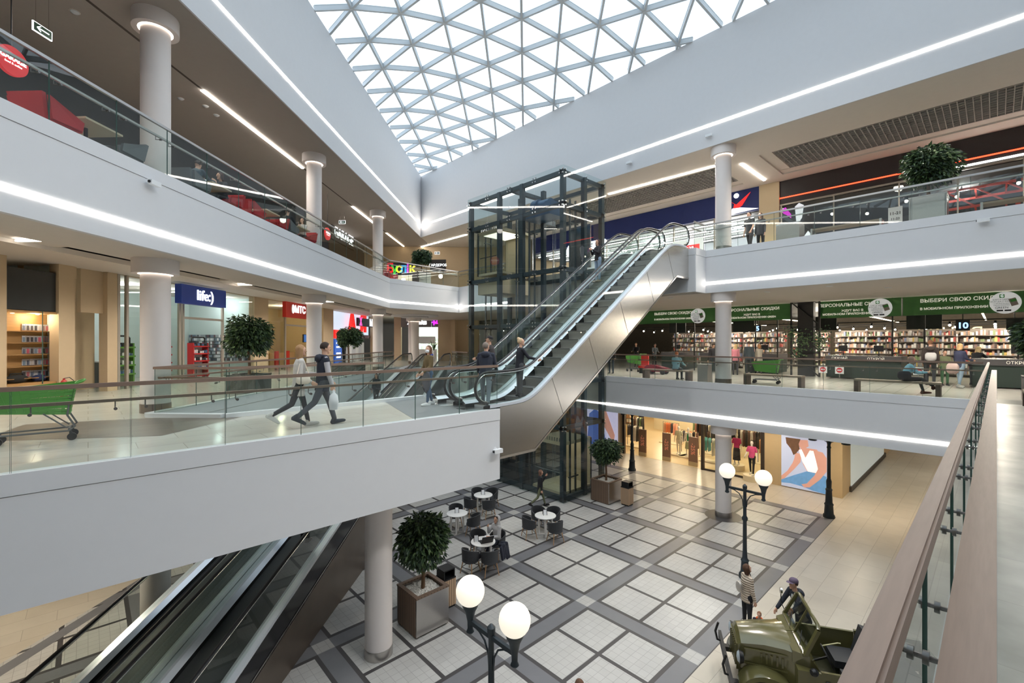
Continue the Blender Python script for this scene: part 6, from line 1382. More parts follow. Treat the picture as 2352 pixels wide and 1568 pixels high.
# ---------------------------------------------------------------- upper floor, left: cafe
m = MB(); m.prism([P2(13.8, -10), P2(13.8, 31), P2(14.1, 31), P2(14.1, -10)], FL2, ZC2); struct('wall_cafe', m, darkwall, 'dark back wall of the cafe gallery')
m = MB(); m.prism([P2(13.8, 38), P2(-12, 38+2), P2(-12, 40.5), P2(13.8, 38.5)], FL2, ZC2); struct('wall_upper_far', m, beige, 'beige far wall of the upper floor')
dsign = mat('sign_dark', (36, 34, 34), .5)
wall_sign('black sign with tall white letters GARAGE on the cafe wall', 762, 815, 508, 575, 13.5, dsign, 'GARAGE', 1.05, ltw, .2, bold=.02, squash=.85)
def red_disc(u, v, r, label):
    p = on_D(u, v, 10.9); e = thing('round_sign', label, 'sign', p, R(45), 'red round cafe signs'); b = MB(); b.tube([(0, -.04, 0), (0, .04, 0)], r, 36); b.build('disc', mat('disc_red', (214, 40, 48), .5, emit=.5), e, 40)
    text('GARAGE', r*.42, (0, -.05, r*.12), (1, 0), ltw, e, .004, .004); text('food & coffee', r*.2, (0, -.05, -r*.22), (1, 0), ltw, e, .004)
    b = MB(); b.cyl((0, 0, r), (0, 0, ZC2-p.z), .012, n=6); b.build('hanger', black, e)
red_disc(26, 140, .3, 'round red cafe sign at the far left above the railing'); red_disc(752, 537, .33, 'round red cafe sign beside the second column on the upper floor')
e = far_sign('dark far sign with coloured letters of a childrens shop', 889, 948, 603, 631, mat('sign_slate', (52, 56, 74), .5), [], T=36.5)
for i, (s, c) in enumerate((('Б', (230, 30, 40)), ('у', (60, 200, 70)), ('с', (240, 220, 60)), ('л', (60, 170, 230)), ('і', (220, 80, 220)), ('к', (240, 230, 80)))):
    text(s, 1.0, (-.78+i*.36, -.03, 0), (1, 0), mat('letter_%d' % i, c, .5, emit=1.2), e, .02, .03)
far_sign('black cloakroom sign with thin letters on the far beige wall', 988, 1024, 596, 622, dsign, [('ГАРДЕРОБ', .28, 0, ltw)], T=37.6, bold=0)
m = MB(); D0, D1 = DT(on_t(889, 640, 38))[0], DT(on_t(948, 640, 38))[0]; m.prism([P2(D0, 37.9), P2(D1, 37.9), P2(D1, 38.05), P2(D0, 38.05)], FL2, FL2+2.2); struct('door_4', m, mat('shop_glow_warm', (238, 226, 196), .5, emit=.9), 'lit entrance under the coloured letters')
redch = mat('chair_red', (186, 40, 48), .7, noise=.08); grch = mat('chair_grey', (112, 116, 120), .7, noise=.08)
def cafe_chair(label, D, t, rz, m_, src=[None, None]):
    e = thing('cafe_armchair', label, 'chair', P2(D, t, FL2), rz, 'cafe armchairs on the upper left gallery')
    b = MB(); b.add([(-.34, -.3, .38), (.34, -.3, .38), (.34, .34, .42), (-.34, .34, .42), (-.34, -.3, .48), (.34, -.3, .48), (.34, .34, .52), (-.34, .34, .52)], [(0, 3, 2, 1), (4, 5, 6, 7), (0, 1, 5, 4), (1, 2, 6, 5), (2, 3, 7, 6), (3, 0, 4, 7)]); b.build('seat', m_, e)
    b = MB(); P = [(-.29, -.26, .42), (.29, -.26, .42), (.34, -.36, .86), (-.34, -.36, .86)]; Q = [(x, y-.07, z) for x, y, z in P]; b.add(P+Q, [(0, 1, 2, 3), (7, 6, 5, 4), (0, 4, 5, 1), (1, 5, 6, 2), (2, 6, 7, 3), (3, 7, 4, 0)]); b.build('backrest', m_, e)
    for s in (-1, 1): b = MB(); P = [(s*.33, -.28, .42), (s*.33, .3, .44), (s*.36, .3, .6), (s*.36, -.36, .82)]; Q = [(x+s*.06, y, z) for x, y, z in P]; b.add(P+Q, [(0, 1, 2, 3), (7, 6, 5, 4), (0, 4, 5, 1), (1, 5, 6, 2), (2, 6, 7, 3), (3, 7, 4, 0)]); b.build('armrest', m_, e)
    for x in (-.25, .25):
        for y in (-.2, .24): b = MB(); b.cyl((x, y, .4), (x*1.15, y*1.15, 0), .018, .013, 8); b.build('leg', black, e)
    return e
def cafe_tab(label, D, t):
    e = thing('cafe_table', label, 'table', P2(D, t, FL2), R(45), 'cafe tables on the upper left gallery'); b = MB(); b.box(-.42, -.42, .72, .42, .42, .76); b.build('tabletop', mat('table_oak', (206, 190, 160), .5), e); b = MB(); b.cyl((0, 0, .02), (0, 0, .72), .035, n=10); b.build('leg', black, e); b = MB(); b.lathe([(.24, 0), (.24, .02), (.03, .03)], (0, 0, 0), 20); b.build('foot_plate', black, e)
ta = [9.2, 12.85, 15.5, 17.75, 29.7]
for i, t in enumerate(ta):
    cafe_tab('pale square cafe table, %s from the camera along the upper left railing' % ORD[i], 9.25, t)
    if i in (1, 3): cafe_chair('grey cafe armchair at the %s table along the upper left railing, near side' % ORD[i], 9.25, t-.74, R(-45), grch)
    else: cafe_chair('red cafe armchair at the %s table along the upper left railing, near side' % ORD[i], 9.25, t-.74, R(-45), redch)
    cafe_chair('%s cafe armchair at the %s table along the upper left railing, far side' % (('grey' if i == 0 else 'red'), ORD[i]), 9.25, t+.74, R(135), grch if i == 0 else redch)
# exit signs, cameras
grs = mat('exit_green', (30, 70, 48), .5, emit=.15)
def exit_sign(u, v, z_or, label, rz=R(-45), w_=.42):
    p = z_or; e = thing('exit_sign', label, 'sign', p, rz, 'green hanging exit signs'); b = MB(); b.box(-w_/2, -.015, -.11, w_/2, .015, .11); b.build('panel', ltw, e); b = MB(); b.box(-w_/2+.02, -.02, -.09, w_/2-.02, -.014, .09); b.build('green_face', grs, e)
    b = MB(); b.bar((-.13, -.025, 0), (.13, -.025, 0), .006, .025); b.bar((-.13, -.025, 0), (-.05, -.025, .06), .006, .02); b.bar((-.13, -.025, 0), (-.05, -.025, -.06), .006, .02); b.build('arrow', ltw, e); b = MB()
    for x in (-.14, .14): b.cyl((x, 0, .11), (x, 0, ZC2-p.z), .005, n=5)
    b.build('hanger', satin, e)
exit_sign(0, 0, on_D(97, 71, 11.2), 'green exit sign with a white arrow hanging at the upper left', R(45)); exit_sign(0, 0, on_D(786, 510, 11.6), 'small exit sign hanging between the second and third upper columns', R(-45)); exit_sign(0, 0, on_t(1004, 581, 36.8), 'small exit sign hanging by the far upper light lines', R(-45))
def cctv(label, p, rz):
    e = thing('security_camera', label, 'camera', p, rz, 'white security cameras'); b = MB(); b.cyl((0, 0, 0), (0, .06, 0), .045, n=12); b.bar((0, 0, 0), (0, -.1, -.02), .03, .03); b.build('mount', whitem, e); b = MB(); b.box(-.16, -.17, -.08, .1, -.07, .02); b.build('housing', whitem, e); b = MB(); b.tube([(-.16, -.12, -.03), (-.175, -.12, -.03)], .03, 10); b.build('lens', black, e)
cctv('white security camera on the upper left gallery edge', on_D(345, 419, DL-.03), R(45)); p = on_x(1141, 994, 7.0); cctv('white security camera at the end of the bridge side', Vector((7.45, BY-.03, on_z(1141, 994, 4.6).z)), 0)
cctv('white security camera under the light line of the right bulkhead, above the round column', on_x(1632, 311, XR-.02), R(-90)); cctv('white security camera under the light line of the right bulkhead, near the lift', on_x(1449, 373, XR-.02), R(-90)); cctv('white security camera on the upper right gallery edge', on_x(2262, 504, XR-.04), R(-90))
# ---------------------------------------------------------------- clothes shop on the ground floor
XC = 25.6; warmw = mat('clothes_wall', (232, 208, 160), .7); warmf = mat('clothes_floor', (226, 204, 162), .35)
m = MB(); m.box(XC, 5.1, 0, XC+.3, 8.25, 3.82); m.box(XC, 16.75, 0, XC+.3, 24, 3.82); struct('wall_ground_shop', m, mat('beige_front', (206, 182, 142), .7, noise=.03), 'beige wall carrying the poster beside the clothes shop')
m = MB(); m.box(XC, 4.9, 0, 50, 5.1, 3.82); struct('wall_ground_side', m, mat('beige_front', (206, 182, 142), .7), 'side wall along the passage beyond the poster')
m = MB(); m.box(39, 5.1, 0, 39.2, 28, 3.82); m.box(XC, 27.8, 0, 39, 28, 3.82); struct('wall_ground_back', m, warmw, 'warm back wall of the clothes shop')
m = MB(); m.box(XC+.1, 5.1, .005, 39, 27.8, .01); struct('floor_clothes_shop', m, warmf, 'glossy warm floor of the clothes shop')
m = MB()
for y in (16.65, 11.45, 8.3): m.box(XC-.08, y-.08, 0, XC+.08, y+.08, 3.82)
m.box(XC-.04, 8.3, 0, XC+.04, 11.4, .1); fr_ = struct('window_3', m, mat('frame_brown', (52, 44, 38), .5), 'dark framed glass front of the clothes shop')
g = MB(); g.quad((XC, 8.35, .1), (XC, 11.4, .1), (XC, 11.4, 3.8), (XC, 8.35, 3.8)); struct('glazing', g, paneS, None, None, fr_)
text('LOVE IN', .34, (XC-.03, 8.75, 1.5), XD_R, mat('letter_dark', (40, 38, 36), .5), fr_, .003); t_ = fr_.children[-1]
me = t_.data; c0 = Vector((XC-.03, 8.75, 1.5)); me.transform(Matrix.Translation(c0) @ Matrix.Rotation(R(-90), 4, 'X') @ Matrix.Translation(-c0)); t_['kind'] = 'structure'
for x, y, en in ((28.5, 9.8, 260), (28.5, 14, 300), (33, 10, 300), (33, 15, 320), (36, 19.5, 300), (30, 19, 300), (37, 8, 200)):
    l = bpy.data.lights.new('shop_lamp', 'POINT'); l.energy = en; l.color = (1, .84, .58); l.shadow_soft_size = .15; o = bpy.data.objects.new('shop_lamp', l); col.objects.link(o); o.location = (x, y, 3.55)
# poster, made of flat colour shapes
a, c = on_x(1795, 1005, XC-.04), on_x(1899, 1136, XC-.04); py0, py1 = a.y, c.y; W_ = py0-py1; Hp = 3.55
e = thing('backlit_poster', 'tall backlit poster of a seated woman in a white vest and blue jeans', 'poster', (XC-.04, (py0+py1)/2, .06)); b = MB(); b.box(-.02, -W_/2, 0, .03, W_/2, Hp); b.build('lightbox', mat('poster_ground', (196, 204, 232), .5, emit=.42, noise=.05, nscale=1), e)
def shape(nm, pts, mm_, lay):
    b = MB(); b.quad(*[(-.022-.002*lay, W_/2 - x*W_, 2.45*(1-y)) for x, y in pts]); b.build(nm, mm_, e)
ps = mat('poster_skin', (220, 166, 148), .5, emit=.38, noise=.08, nscale=2); pj = mat('poster_jeans', (104, 156, 206), .5, emit=.4, noise=.25, nscale=5); pv = mat('poster_vest', (244, 244, 250), .5, emit=.62); ph = mat('poster_hair', (110, 80, 60), .5, emit=.3, noise=.3, nscale=8)
# fractions of the visible poster: x from its left edge, y from its top
shape('left_arm', [(.32, .28), (.46, .3), (.44, .46), (.3, .62), (.14, .78), (.06, .86), (.0, .88), (0, .8), (.14, .68), (.26, .5), (.3, .4)], ps, 1)
shape('torso', [(.38, .2), (.56, .16), (.8, .16), (.86, .3), (.82, .62), (.6, .64), (.5, .5)], ps, 2)
shape('jeans', [(0, .88), (.3, .74), (.58, .62), (.84, .63), (1, .66), (1, 1), (.7, .98), (.5, .94), (.2, .92), (0, .94)], pj, 3)
shape('vest', [(.4, .22), (.46, .2), (.55, .36), (.64, .2), (.72, .2), (.78, .4), (.84, .62), (.6, .62), (.48, .44)], pv, 4)
shape('right_arm', [(.74, .18), (.92, .2), (1, .3), (1, .56), (.86, .74), (.64, .93), (.52, .95), (.46, .9), (.58, .86), (.74, .68), (.84, .5), (.8, .3)], ps, 5)
shape('face', [(.36, .02), (.6, .0), (.62, .12), (.5, .2), (.4, .16)], ps, 6); shape('hair', [(.1, .0), (.44, .0), (.4, .1), (.42, .2), (.34, .3), (.28, .34), (.22, .22), (.12, .12)], ph, 7)
e2 = thing('backlit_poster', 'blue toned poster seen behind the lift glass beside the clothes shop', 'poster', (XC-.05, 18.6, .1)); b = MB(); b.box(-.02, -1.5, 0, .03, 1.5, 3.5); b.build('lightbox', mat('poster_ground2', (196, 196, 224), .5, emit=.6, noise=.1), e2); b = MB(); b.quad((-.03, 1, .1), (-.03, -.6, .1), (-.03, -.3, 2.2), (-.03, .3, 2.6), (-.03, .8, 2.2)); b.build('blue_jeans', mat('poster_denim', (70, 110, 190), .5, emit=.4), e2); b = MB(); b.quad((-.034, -.2, 1.8), (-.034, -1.2, .4), (-.034, -1.3, 1.0), (-.034, -.4, 3.0)); b.build('arm_shape', ps, e2)
# gates with sale panels
for i, (u, v, nm) in enumerate(((1476, 1047, 'left'), (1531, 1058, 'middle'), (1592, 1070, 'right'))):
    p = on_z(u, v, 0); e = thing('security_gate', 'tall brown security gate with a sale panel at the shop entrance, %s one' % nm, 'security gate', p, 0, 'security gates of the clothes shop'); b = MB(); b.box(-.05, -.26, 0, .05, .26, .25); b.build('base', mat('gate_base', (190, 168, 130), .5), e); b = MB(); b.box(-.04, -.26, .25, .04, .26, 1.7); b.build('panel', mat('gate_brown', (126, 96, 78), .4), e)
    t_ = text('-25%', .34, (-.05, 0, 1.0), XD_R, mat('gate_text', (206, 130, 104), .5, emit=.2), e, .003, .004); c0 = Vector((-.05, 0, 1.0)); t_.data.transform(Matrix.Translation(c0) @ Matrix.Rotation(R(90), 4, 'X') @ Matrix.Translation(-c0))
# shoe and bag shelf, counter
e = thing('display_shelf', 'white shelf wall of shoes and bags at the left of the clothes shop', 'shelf', (30.4, 20.4, 0)); b = MB(); b.box(.2, -1.3, 0, .3, 1.3, 3.4); b.box(-.3, -1.3, 0, .2, 1.3, .95); b.build('cabinet', mat('shelf_cream', (236, 222, 190), .6), e)
for k in range(6): b = MB(); b.box(-.2, -1.3, 1.1+k*.38, .2, 1.3, 1.13+k*.38); b.build('shelf', mat('shelf_brown', (150, 104, 70), .5), e)
b = MB(); rr = random.Random(2)
for k in range(6):
    for j in range(14): b.box(-.15, -1.25+j*.18, 1.13+k*.38, .1, -1.13+j*.18, 1.13+k*.38+rr.uniform(.12, .26))
tag(b.build('shoes_and_bags', island('shoe_mix', [(240, 232, 214), (220, 200, 170), (180, 150, 120), (236, 236, 232), (196, 60, 50), (120, 90, 70)]), None, None, (30.4, 20.4, 0)), 'pale shoes and bags in rows on the white shelf wall', 'shoes', None, 'stuff')
e = thing('sales_counter', 'long cream sales counter at the back of the clothes shop', 'counter', (35.0, 16.8, 0)); b = MB(); b.box(-.4, -2.8, 0, .4, 2.8, 1.05); b.build('body', mat('shelf_cream', (236, 222, 190), .6), e); b = MB(); b.box(-.45, -2.85, 1.05, .45, 2.85, 1.1); b.build('worktop', whitem, e)
for y in (-1.6, .6): b = MB(); b.box(.0, y-.2, 1.1, .05, y+.2, 1.5); b.build('till', black, e)
# rails with garments that hang on them
gcols = [(232, 224, 210), (40, 38, 38), (214, 120, 70), (232, 170, 140), (96, 70, 60), (150, 176, 130), (110, 180, 180), (236, 232, 226), (60, 60, 66), (196, 150, 110)]
gms = []
for i, c in enumerate(gcols):
    b = MB(); L = (.8, 1.05, .7)[i % 3]; n = 8; vs = []
    for z, w_, d_ in ((0, .05, .03), (-.05, .2, .05), (-.3, .2, .04), (-L, .24, .045)):
        for k in range(n): a_ = 2*math.pi*k/n; vs.append((math.cos(a_)*w_, math.sin(a_)*d_, z))
    b.add(vs, [(j*n+k, j*n+(k+1) % n, (j+1)*n+(k+1) % n, (j+1)*n+k) for j in range(3) for k in range(n)]); gms.append(b.mesh('garment', mat('garment_%d' % i, c, .85, noise=.12), 60))
rails = [('by the left post', 27.8, 17.2, [0, 1, 7, 1, 8]), ('in front of the sales counter, with orange clothes', 30.6, 16.0, [3, 3, 8, 2, 2, 9]), ('behind the middle gate', 28.6, 13.6, [4, 1, 2, 9, 8]), ('behind the two pale mannequins', 29.6, 12.4, [1, 8, 1, 8, 4]), ('beside the right post, with green clothes', 27.6, 11.7, [5, 5, 7, 6, 6]), ('inside the right window', 29.4, 9.2, [0, 1, 8, 9])]
for nm, x, y, items in rails:
    e = thing('clothes_rail', 'black clothes rail ' + nm, 'clothes rail', (x, y, 0), 0, 'clothes rails in the ground floor shop'); b = MB(); b.tube([(0, -.6, .05), (0, -.6, 1.5), (0, .6, 1.5), (0, .6, .05)], .018, 6); b.build('rail', black, e); b = MB(); b.box(-.35, -.75, 0, .35, .75, .06); b.build('base', mat('shelf_cream', (236, 222, 190), .6), e)
    for j, k in enumerate(items):
        o = put('garment', gms[k], None, (x, y-.45+j*.9/max(1, len(items)-1), 1.46)); tag(o, '%s garment from the right on the clothes rail %s' % (ORD[j], nm.split(',')[0].replace(' with green and turquoise clothes', '')), 'garment', 'garments on the shop rails')
rk = random.Random(31)
for i, (x, y) in enumerate(((30.8, 19.0), (32.6, 14.6), (31.6, 13.2), (33.4, 12.6), (31.4, 11.0), (33.0, 10.2), (35.5, 11.4), (35.8, 13.4), (31.6, 8.0))):
    e = thing('clothes_rail', 'clothes rail deep inside the ground floor shop, %s from the left' % ORD[i], 'clothes rail', (x, y, 0), R(0), 'clothes rails in the ground floor shop'); b = MB(); b.tube([(0, -.7, .05), (0, -.7, 1.55), (0, .7, 1.55), (0, .7, .05)], .018, 6); b.build('rail', black, e)
    for j in range(9): o = put('garment', gms[rk.choice([1, 8, 4, 1, 9, 0, 7, 5, 3])], None, (x - math.sin(R(0))*(-.62+j*.155), y + math.cos(R(0))*(-.62+j*.155), 1.5)); tag(o, '%s garment from the right on the %s rail deep inside the shop' % (ORD[j], ORD[i]), 'garment', 'garments on the shop rails')
# side passage beyond the poster
m = MB(); m.box(27.2, 4.84, .25, 36.5, 4.88, 3.2); wq = struct('window_4', m, mat('side_window', (216, 226, 224), .4, emit=.25), 'pale shop window along the side passage'); m = MB(); m.box(27, 4.8, 0, 37, 4.89, .25); struct('sill', m, mat('plinth_dark', (66, 60, 54), .5), None, None, wq)
m = MB(); m.box(46, -14, 0, 46.2, 4.9, 3.82); struct('wall_passage', m, mat('passage_beige', (214, 196, 168), .7), 'beige end wall of the side passage')

def downlight(p, label, r=.09, lit_=True, grp='round downlights'):
    e = thing('downlight', label, 'light', p, 0, grp); b = MB(); b.lathe([(r, 0), (r*1.25, 0), (r*1.25, -.012), (r, -.012)], (0, 0, 0), 20); b.build('trim_ring', whitem, e); b = MB(); b.lathe([(r, -.004), (.001, -.004)], (0, 0, 0), 20); b.build('bulb', mat('bulb_warm', (255, 240, 214), .5, emit=6), e)
for i, (u, v) in enumerate(((1762, 670), (1540, 684), (2040, 660), (1905, 657))): downlight(on_z(u, v, ZC1-.001), 'round downlight in the ceiling before the supermarket, %s' % ('right of the column', 'left of the column', 'above the second green banner', 'above the black pillar')[i])
for i, (u, v) in enumerate(((415, 226), (472, 243), (497, 264), (172, 27))):
    p = on_z(u, v, ZC2-.001); e = thing('ceiling_sensor', 'small white sensor on the upper left ceiling, %s' % ('left of the first light line', 'below the first light line', 'nearest the railing below the light line', 'above the exit sign')[i], 'sensor', p, 0, 'ceiling sensors'); b = MB(); b.lathe([(.09, 0), (.09, -.02), (.05, -.05), (.001, -.055)], (0, 0, 0), 16); b.build('housing', whitem, e, 40); b = MB(); b.lathe([(.11, -.001), (.09, -.006)], (0, 0, 0), 16); b.build('mounting_ring', taupe2, e)
# ---------------------------------------------------------------- people on the bridge and escalators
def bag_mesh(name, label, cat, loc, m_, w_, h_, d_, rz=0, strap=None, carrier=False):
    e = thing(name, label, cat, loc, rz); b = MB()
    if carrier: b.lathe([(.001, -h_), (w_*.8, -h_*.97), (w_, -h_*.55), (w_*.8, -h_*.2), (w_*.25, -.02), (w_*.12, .03)], (0, 0, 0), 14); b.v = [(x, y*.6, z) for x, y, z in b.v]
    else: b.sphere((0, 0, 0), (w_, d_, h_), 18, 10); b.v = [(max(-w_*.86, min(w_*.86, x)), y, max(-h_*.8, min(h_*.8, z))) for x, y, z in b.v]
    b.build('bag_body', m_, e, 60)
    b = MB(); b.tube(strap or ([(-w_*.3, 0, 0), (0, 0, .09), (w_*.3, 0, 0)]), .009, 6); b.build('strap', m_, e, 60)
    return e
def at(u, v, z): p = on_z(u, v, z); return (p.x, p.y, z)
F1 = FL1
pw = at(686, 981, F1); pm = at(741, 977, F1)
_, j = person('woman in a light grey blazer and black leggings walking along the bridge', pw, -8, 1.72, 3, legL=(16, 4), legR=(-20, 42), armL=(22, 6, 62, 10), armR=(-6, 8, 62, 0), head=(0, -4), top=(206, 202, 196), hem=.27, bottom=(44, 46, 50), shoe=(196, 194, 190), hair=(168, 130, 92), style='long', fem=True, collar=None)
bag_mesh('handbag', 'small cream handbag on the hip of the woman in the grey blazer', 'bag', Vector((pw[0], pw[1], F1+.98)) + Vector((.0, -.27, 0)), cloth((236, 222, 206)), .15, .1, .05, R(-8), [(-.13, 0, .05), (-.06, .06, .3), (.0, .14, .44), (.06, .1, .3), (.13, 0, .05)])
_, j = person('man in a dark navy vest with hood walking along the bridge with a carrier bag', pm, -8, 1.79, 4, legL=(20, 4), legR=(-24, 26), armL=(14, 8, 20, 0), armR=(6, 9, 10, 0), head=(-4, -2), top=(40, 44, 58), hem=.2, bottom=(70, 74, 82), shoe=(56, 60, 68), hair=(58, 46, 40), style='short', vest=(186, 184, 188), hood='down', scale_girth=1.08)
bag_mesh('carrier_bag', 'white plastic carrier bag in the hand of the man in the navy vest', 'bag', j['handR'] + Vector((0, 0, -.04)), cloth((236, 236, 240), .05), .1, .38, .07, R(-8), [(-.03, 0, 0), (0, 0, .05), (.03, 0, 0)], True)
pg = at(985, 930, F1); _, j = person('girl in an olive bomber jacket and white face mask with long brown hair', pg, 178, 1.66, 0, legL=(10, 6), legR=(-8, 6), armL=(14, 6, 40, 6), armR=(10, 8, 30, 0), head=(20, -6), top=(104, 88, 58), hem=.12, bottom=(72, 96, 124), shoe=(236, 236, 236), hair=(104, 72, 52), style='long', fem=True, mask=True, collar=(40, 58, 130))
e = thing('folded_coat', 'dark grey coat carried over the arm of the girl with the mask', 'coat', j['handL']); b = MB(); M = Matrix.Rotation(R(88), 3, 'Z')
for dx, rz_, h_ in ((-.1, .05, .3), (0, .06, .36), (.1, .05, .26)): b.sphere((.16, .08 + dx*.2, -.22 + (.36-h_)*.4) if False else M @ Vector((dx, -.16, -.2 + (.36-h_)*.3)), (.045, .1, h_*.9), 12, 10)
put('cloth_folds', remeshed(b, 'cloth_folds', cloth((84, 84, 92)), .015, 4), e)
_, j = person('woman in a black coat standing on the left moving walkway facing the camera', P2(7.42, 22.1, MW*19.2), 222, 1.66, 0, armL=(4, 10, 14, 0), armR=(4, 8, 10, 0), top=(40, 44, 46), hem=.3, bottom=(44, 48, 52), hair=(44, 36, 34), style='long', fem=True, skin=None)
bag_mesh('carrier_bag', 'small white carrier bag of the woman on the moving walkway', 'bag', j['handL'], cloth((236, 236, 240), .05), .07, .28, .05, 0, None, True)
person('person in black on the right moving walkway, only the legs visible under the bridge', P2(5.96, 12.0, MW*9.1+.0), 45, 1.74, 0, legL=(4, 2), legR=(-4, 2), top=(30, 30, 34), bottom=(26, 26, 30), shoe=(22, 22, 24), hair=(40, 36, 32))
def esc_z(x): s = lambda v: .5*(v+math.sqrt(v*v+.1225)); return F1 + .7*(s(x-8.72)-s(x-16.58))
def on_step(x): k = math.floor((x-7.92)/.4); return esc_z(7.92+.4*k+.2)
person('man in a black cap and dark leather jacket at the foot of the rear escalator', (9.1, 10.6, on_step(9.1)), 120, 1.74, 12, armL=(30, 6, 40, 6), armR=(10, 6, 30, 0), head=(20, -28), top=(58, 52, 52), hem=.1, bottom=(50, 50, 54), hair=(120, 110, 100), capcol=(34, 32, 34))
person('grey haired man in a navy padded jacket and jeans seen from behind at the escalators', (7.72, 9.28, F1+.012), 40, 1.76, 8, legL=(16, 6), legR=(-12, 10), armL=(8, 10, 30, 0), armR=(14, 10, 40, 0), head=(-30, -26), top=(44, 48, 62), hem=.14, bottom=(112, 124, 138), hair=(128, 116, 108), scale_girth=1.1, hood='down')
person('blonde woman in a black jacket at the foot of the near escalator', (8.86, 9.16, on_step(8.86)), -20, 1.66, 4, armL=(10, 8, 30, 0), armR=(34, 14, 44, -14), head=(-34, -12), top=(36, 38, 46), hem=.16, bottom=(72, 74, 78), hair=(206, 180, 144), style='bun', fem=True)
person('dark haired woman in a black jacket near the top of the rear escalator', (14.35, 10.5, on_step(14.35)), 165, 1.66, 0, armL=(30, 6, 95, 40), armR=(30, 6, 95, 40), head=(10, 0), top=(36, 34, 38), hem=.08, bottom=(136, 156, 178), shoe=(170, 150, 130), hair=(62, 44, 42), style='long', fem=True)
# ---------------------------------------------------------------- people on the ground floor
person('woman in a black hooded coat and olive trousers walking past the lift with a phone', (14.55, 13.75, 0), -28, 1.7, 2, legL=(24, 10), legR=(-20, 34), armL=(38, 4, 112, 8), armR=(-10, 8, 20, 0), head=(-8, -4), top=(28, 30, 36), hem=.3, bottom=(98, 102, 78), shoe=(28, 28, 30), hair=(120, 86, 72), style='bob', fem=True)
sx, sy = TB['D']; pc = on_z(1150, 1232, .6); dv = Vector((pc.x-sx, pc.y-sy)).normalized(); sp_ = (sx+dv.x*.7, sy+dv.y*.7, 0)
_, j = person('seated man in a grey hoodie with the hood up, hand at his mouth', sp_, math.degrees(math.atan2(-dv.y, -dv.x)) - 12, 1.78, 2, seat=.47, legL=(82, 62), legR=(74, 36), armL=(20, 6, 76, 30), armR=(42, 4, 118, 22), head=(10, -10), top=(182, 182, 184), hem=.1, bottom=(34, 38, 52), shoe=(234, 234, 234), hair=(74, 54, 44), hood=True)
e = thing('dark_jacket', 'dark navy jacket hanging over the tub chair in front of the seated man', 'jacket', (0, 0, 0)); pf = on_z(1156, 1262, .62); e.location = (pf.x, pf.y, .62); b = MB(); M = Matrix.Rotation(math.atan2(pf.y-sy, pf.x-sx), 3, 'Z')
for a_, z_ in ((-.2, 0), (-.1, .03), (0, .04), (.1, .03), (.2, 0)): cap(b, M @ Vector((.02, a_, .14+z_)), M @ Vector((.09, a_*1.1, -.2 - .1*(a_ > 0))), .05, .045)
cap(b, M @ Vector((-.1, .1, .16)), M @ Vector((.04, .12, .17)), .06); cap(b, M @ Vector((-.1, -.05, .16)), M @ Vector((.04, -.05, .17)), .06)
put('cloth_folds', remeshed(b, 'cloth_folds', cloth((36, 40, 54)), .018, 4), e)
pj_ = on_z(1716, 1297, 1.66)
puff = rippled('quilted_beige', (216, 198, 178), .055)
_, j = person('woman in a beige quilted jacket with a backpack looking at the car', (pj_.x, pj_.y, 0), -34, 1.7, 0, armL=(2, 8, 14, 0), armR=(2, 9, 10, 0), head=(-6, -18), topmat=puff, hem=.16, bottom=(30, 32, 38), hair=(84, 58, 42), style='bob', fem=True, inner=(224, 186, 194), scale_girth=1.04)
e = bag_mesh('backpack', 'small silver grey backpack on the back of the woman in the quilted jacket', 'bag', Vector((pj_.x, pj_.y, 1.14)) + Vector((math.cos(R(146)), math.sin(R(146)), 0))*.22, mat('bag_silver', (190, 184, 176), .35, .4), .11, .15, .06, R(56))
pm_ = on_z(1842, 1340, 1.62)
person('man in a dark jacket and purple grey cap leaning over the car', (pm_.x, pm_.y, 0), 142, 1.8, 20, armL=(34, 6, 12, 16), armR=(30, 8, 14, 10), head=(10, -16), top=(40, 44, 54), hem=.24, bottom=(46, 48, 54), hair=(70, 54, 46), capcol=(98, 84, 104), inner=(214, 216, 210), hood='down')
JM = Matrix.Translation(Vector((10.63, 2.6, 0))) @ Matrix.Rotation(R(120), 4, 'Z')
c = on_z(1815, 1400, 1.44); person('small child in a grey jacket seated in the open car behind the windscreen', (c.x, c.y, .0), 128, 1.2, 0, seat=.86, legL=(50, 60), legR=(50, 60), armL=(40, 4, 30, 6), armR=(40, 4, 30, 6), head=(40, -14), top=(128, 134, 142), hem=.06, bottom=(70, 74, 84), hair=(150, 112, 84), big=True)
c = on_z(1744, 1407, .98); person('toddler with short brown hair standing beyond the car bonnet', (c.x, c.y, 0), 190, 1.02, 0, top=(48, 44, 58), bottom=(60, 64, 80), hair=(140, 98, 72), big=True, collar=(214, 96, 40))
c = on_z(1331, 1561, 1.68); person('person with brown hair whose head just shows at the bottom edge', (c.x, c.y, 0), 230, 1.7, 0, top=(90, 84, 80), bottom=(60, 62, 70), hair=(96, 66, 48), fem=True)
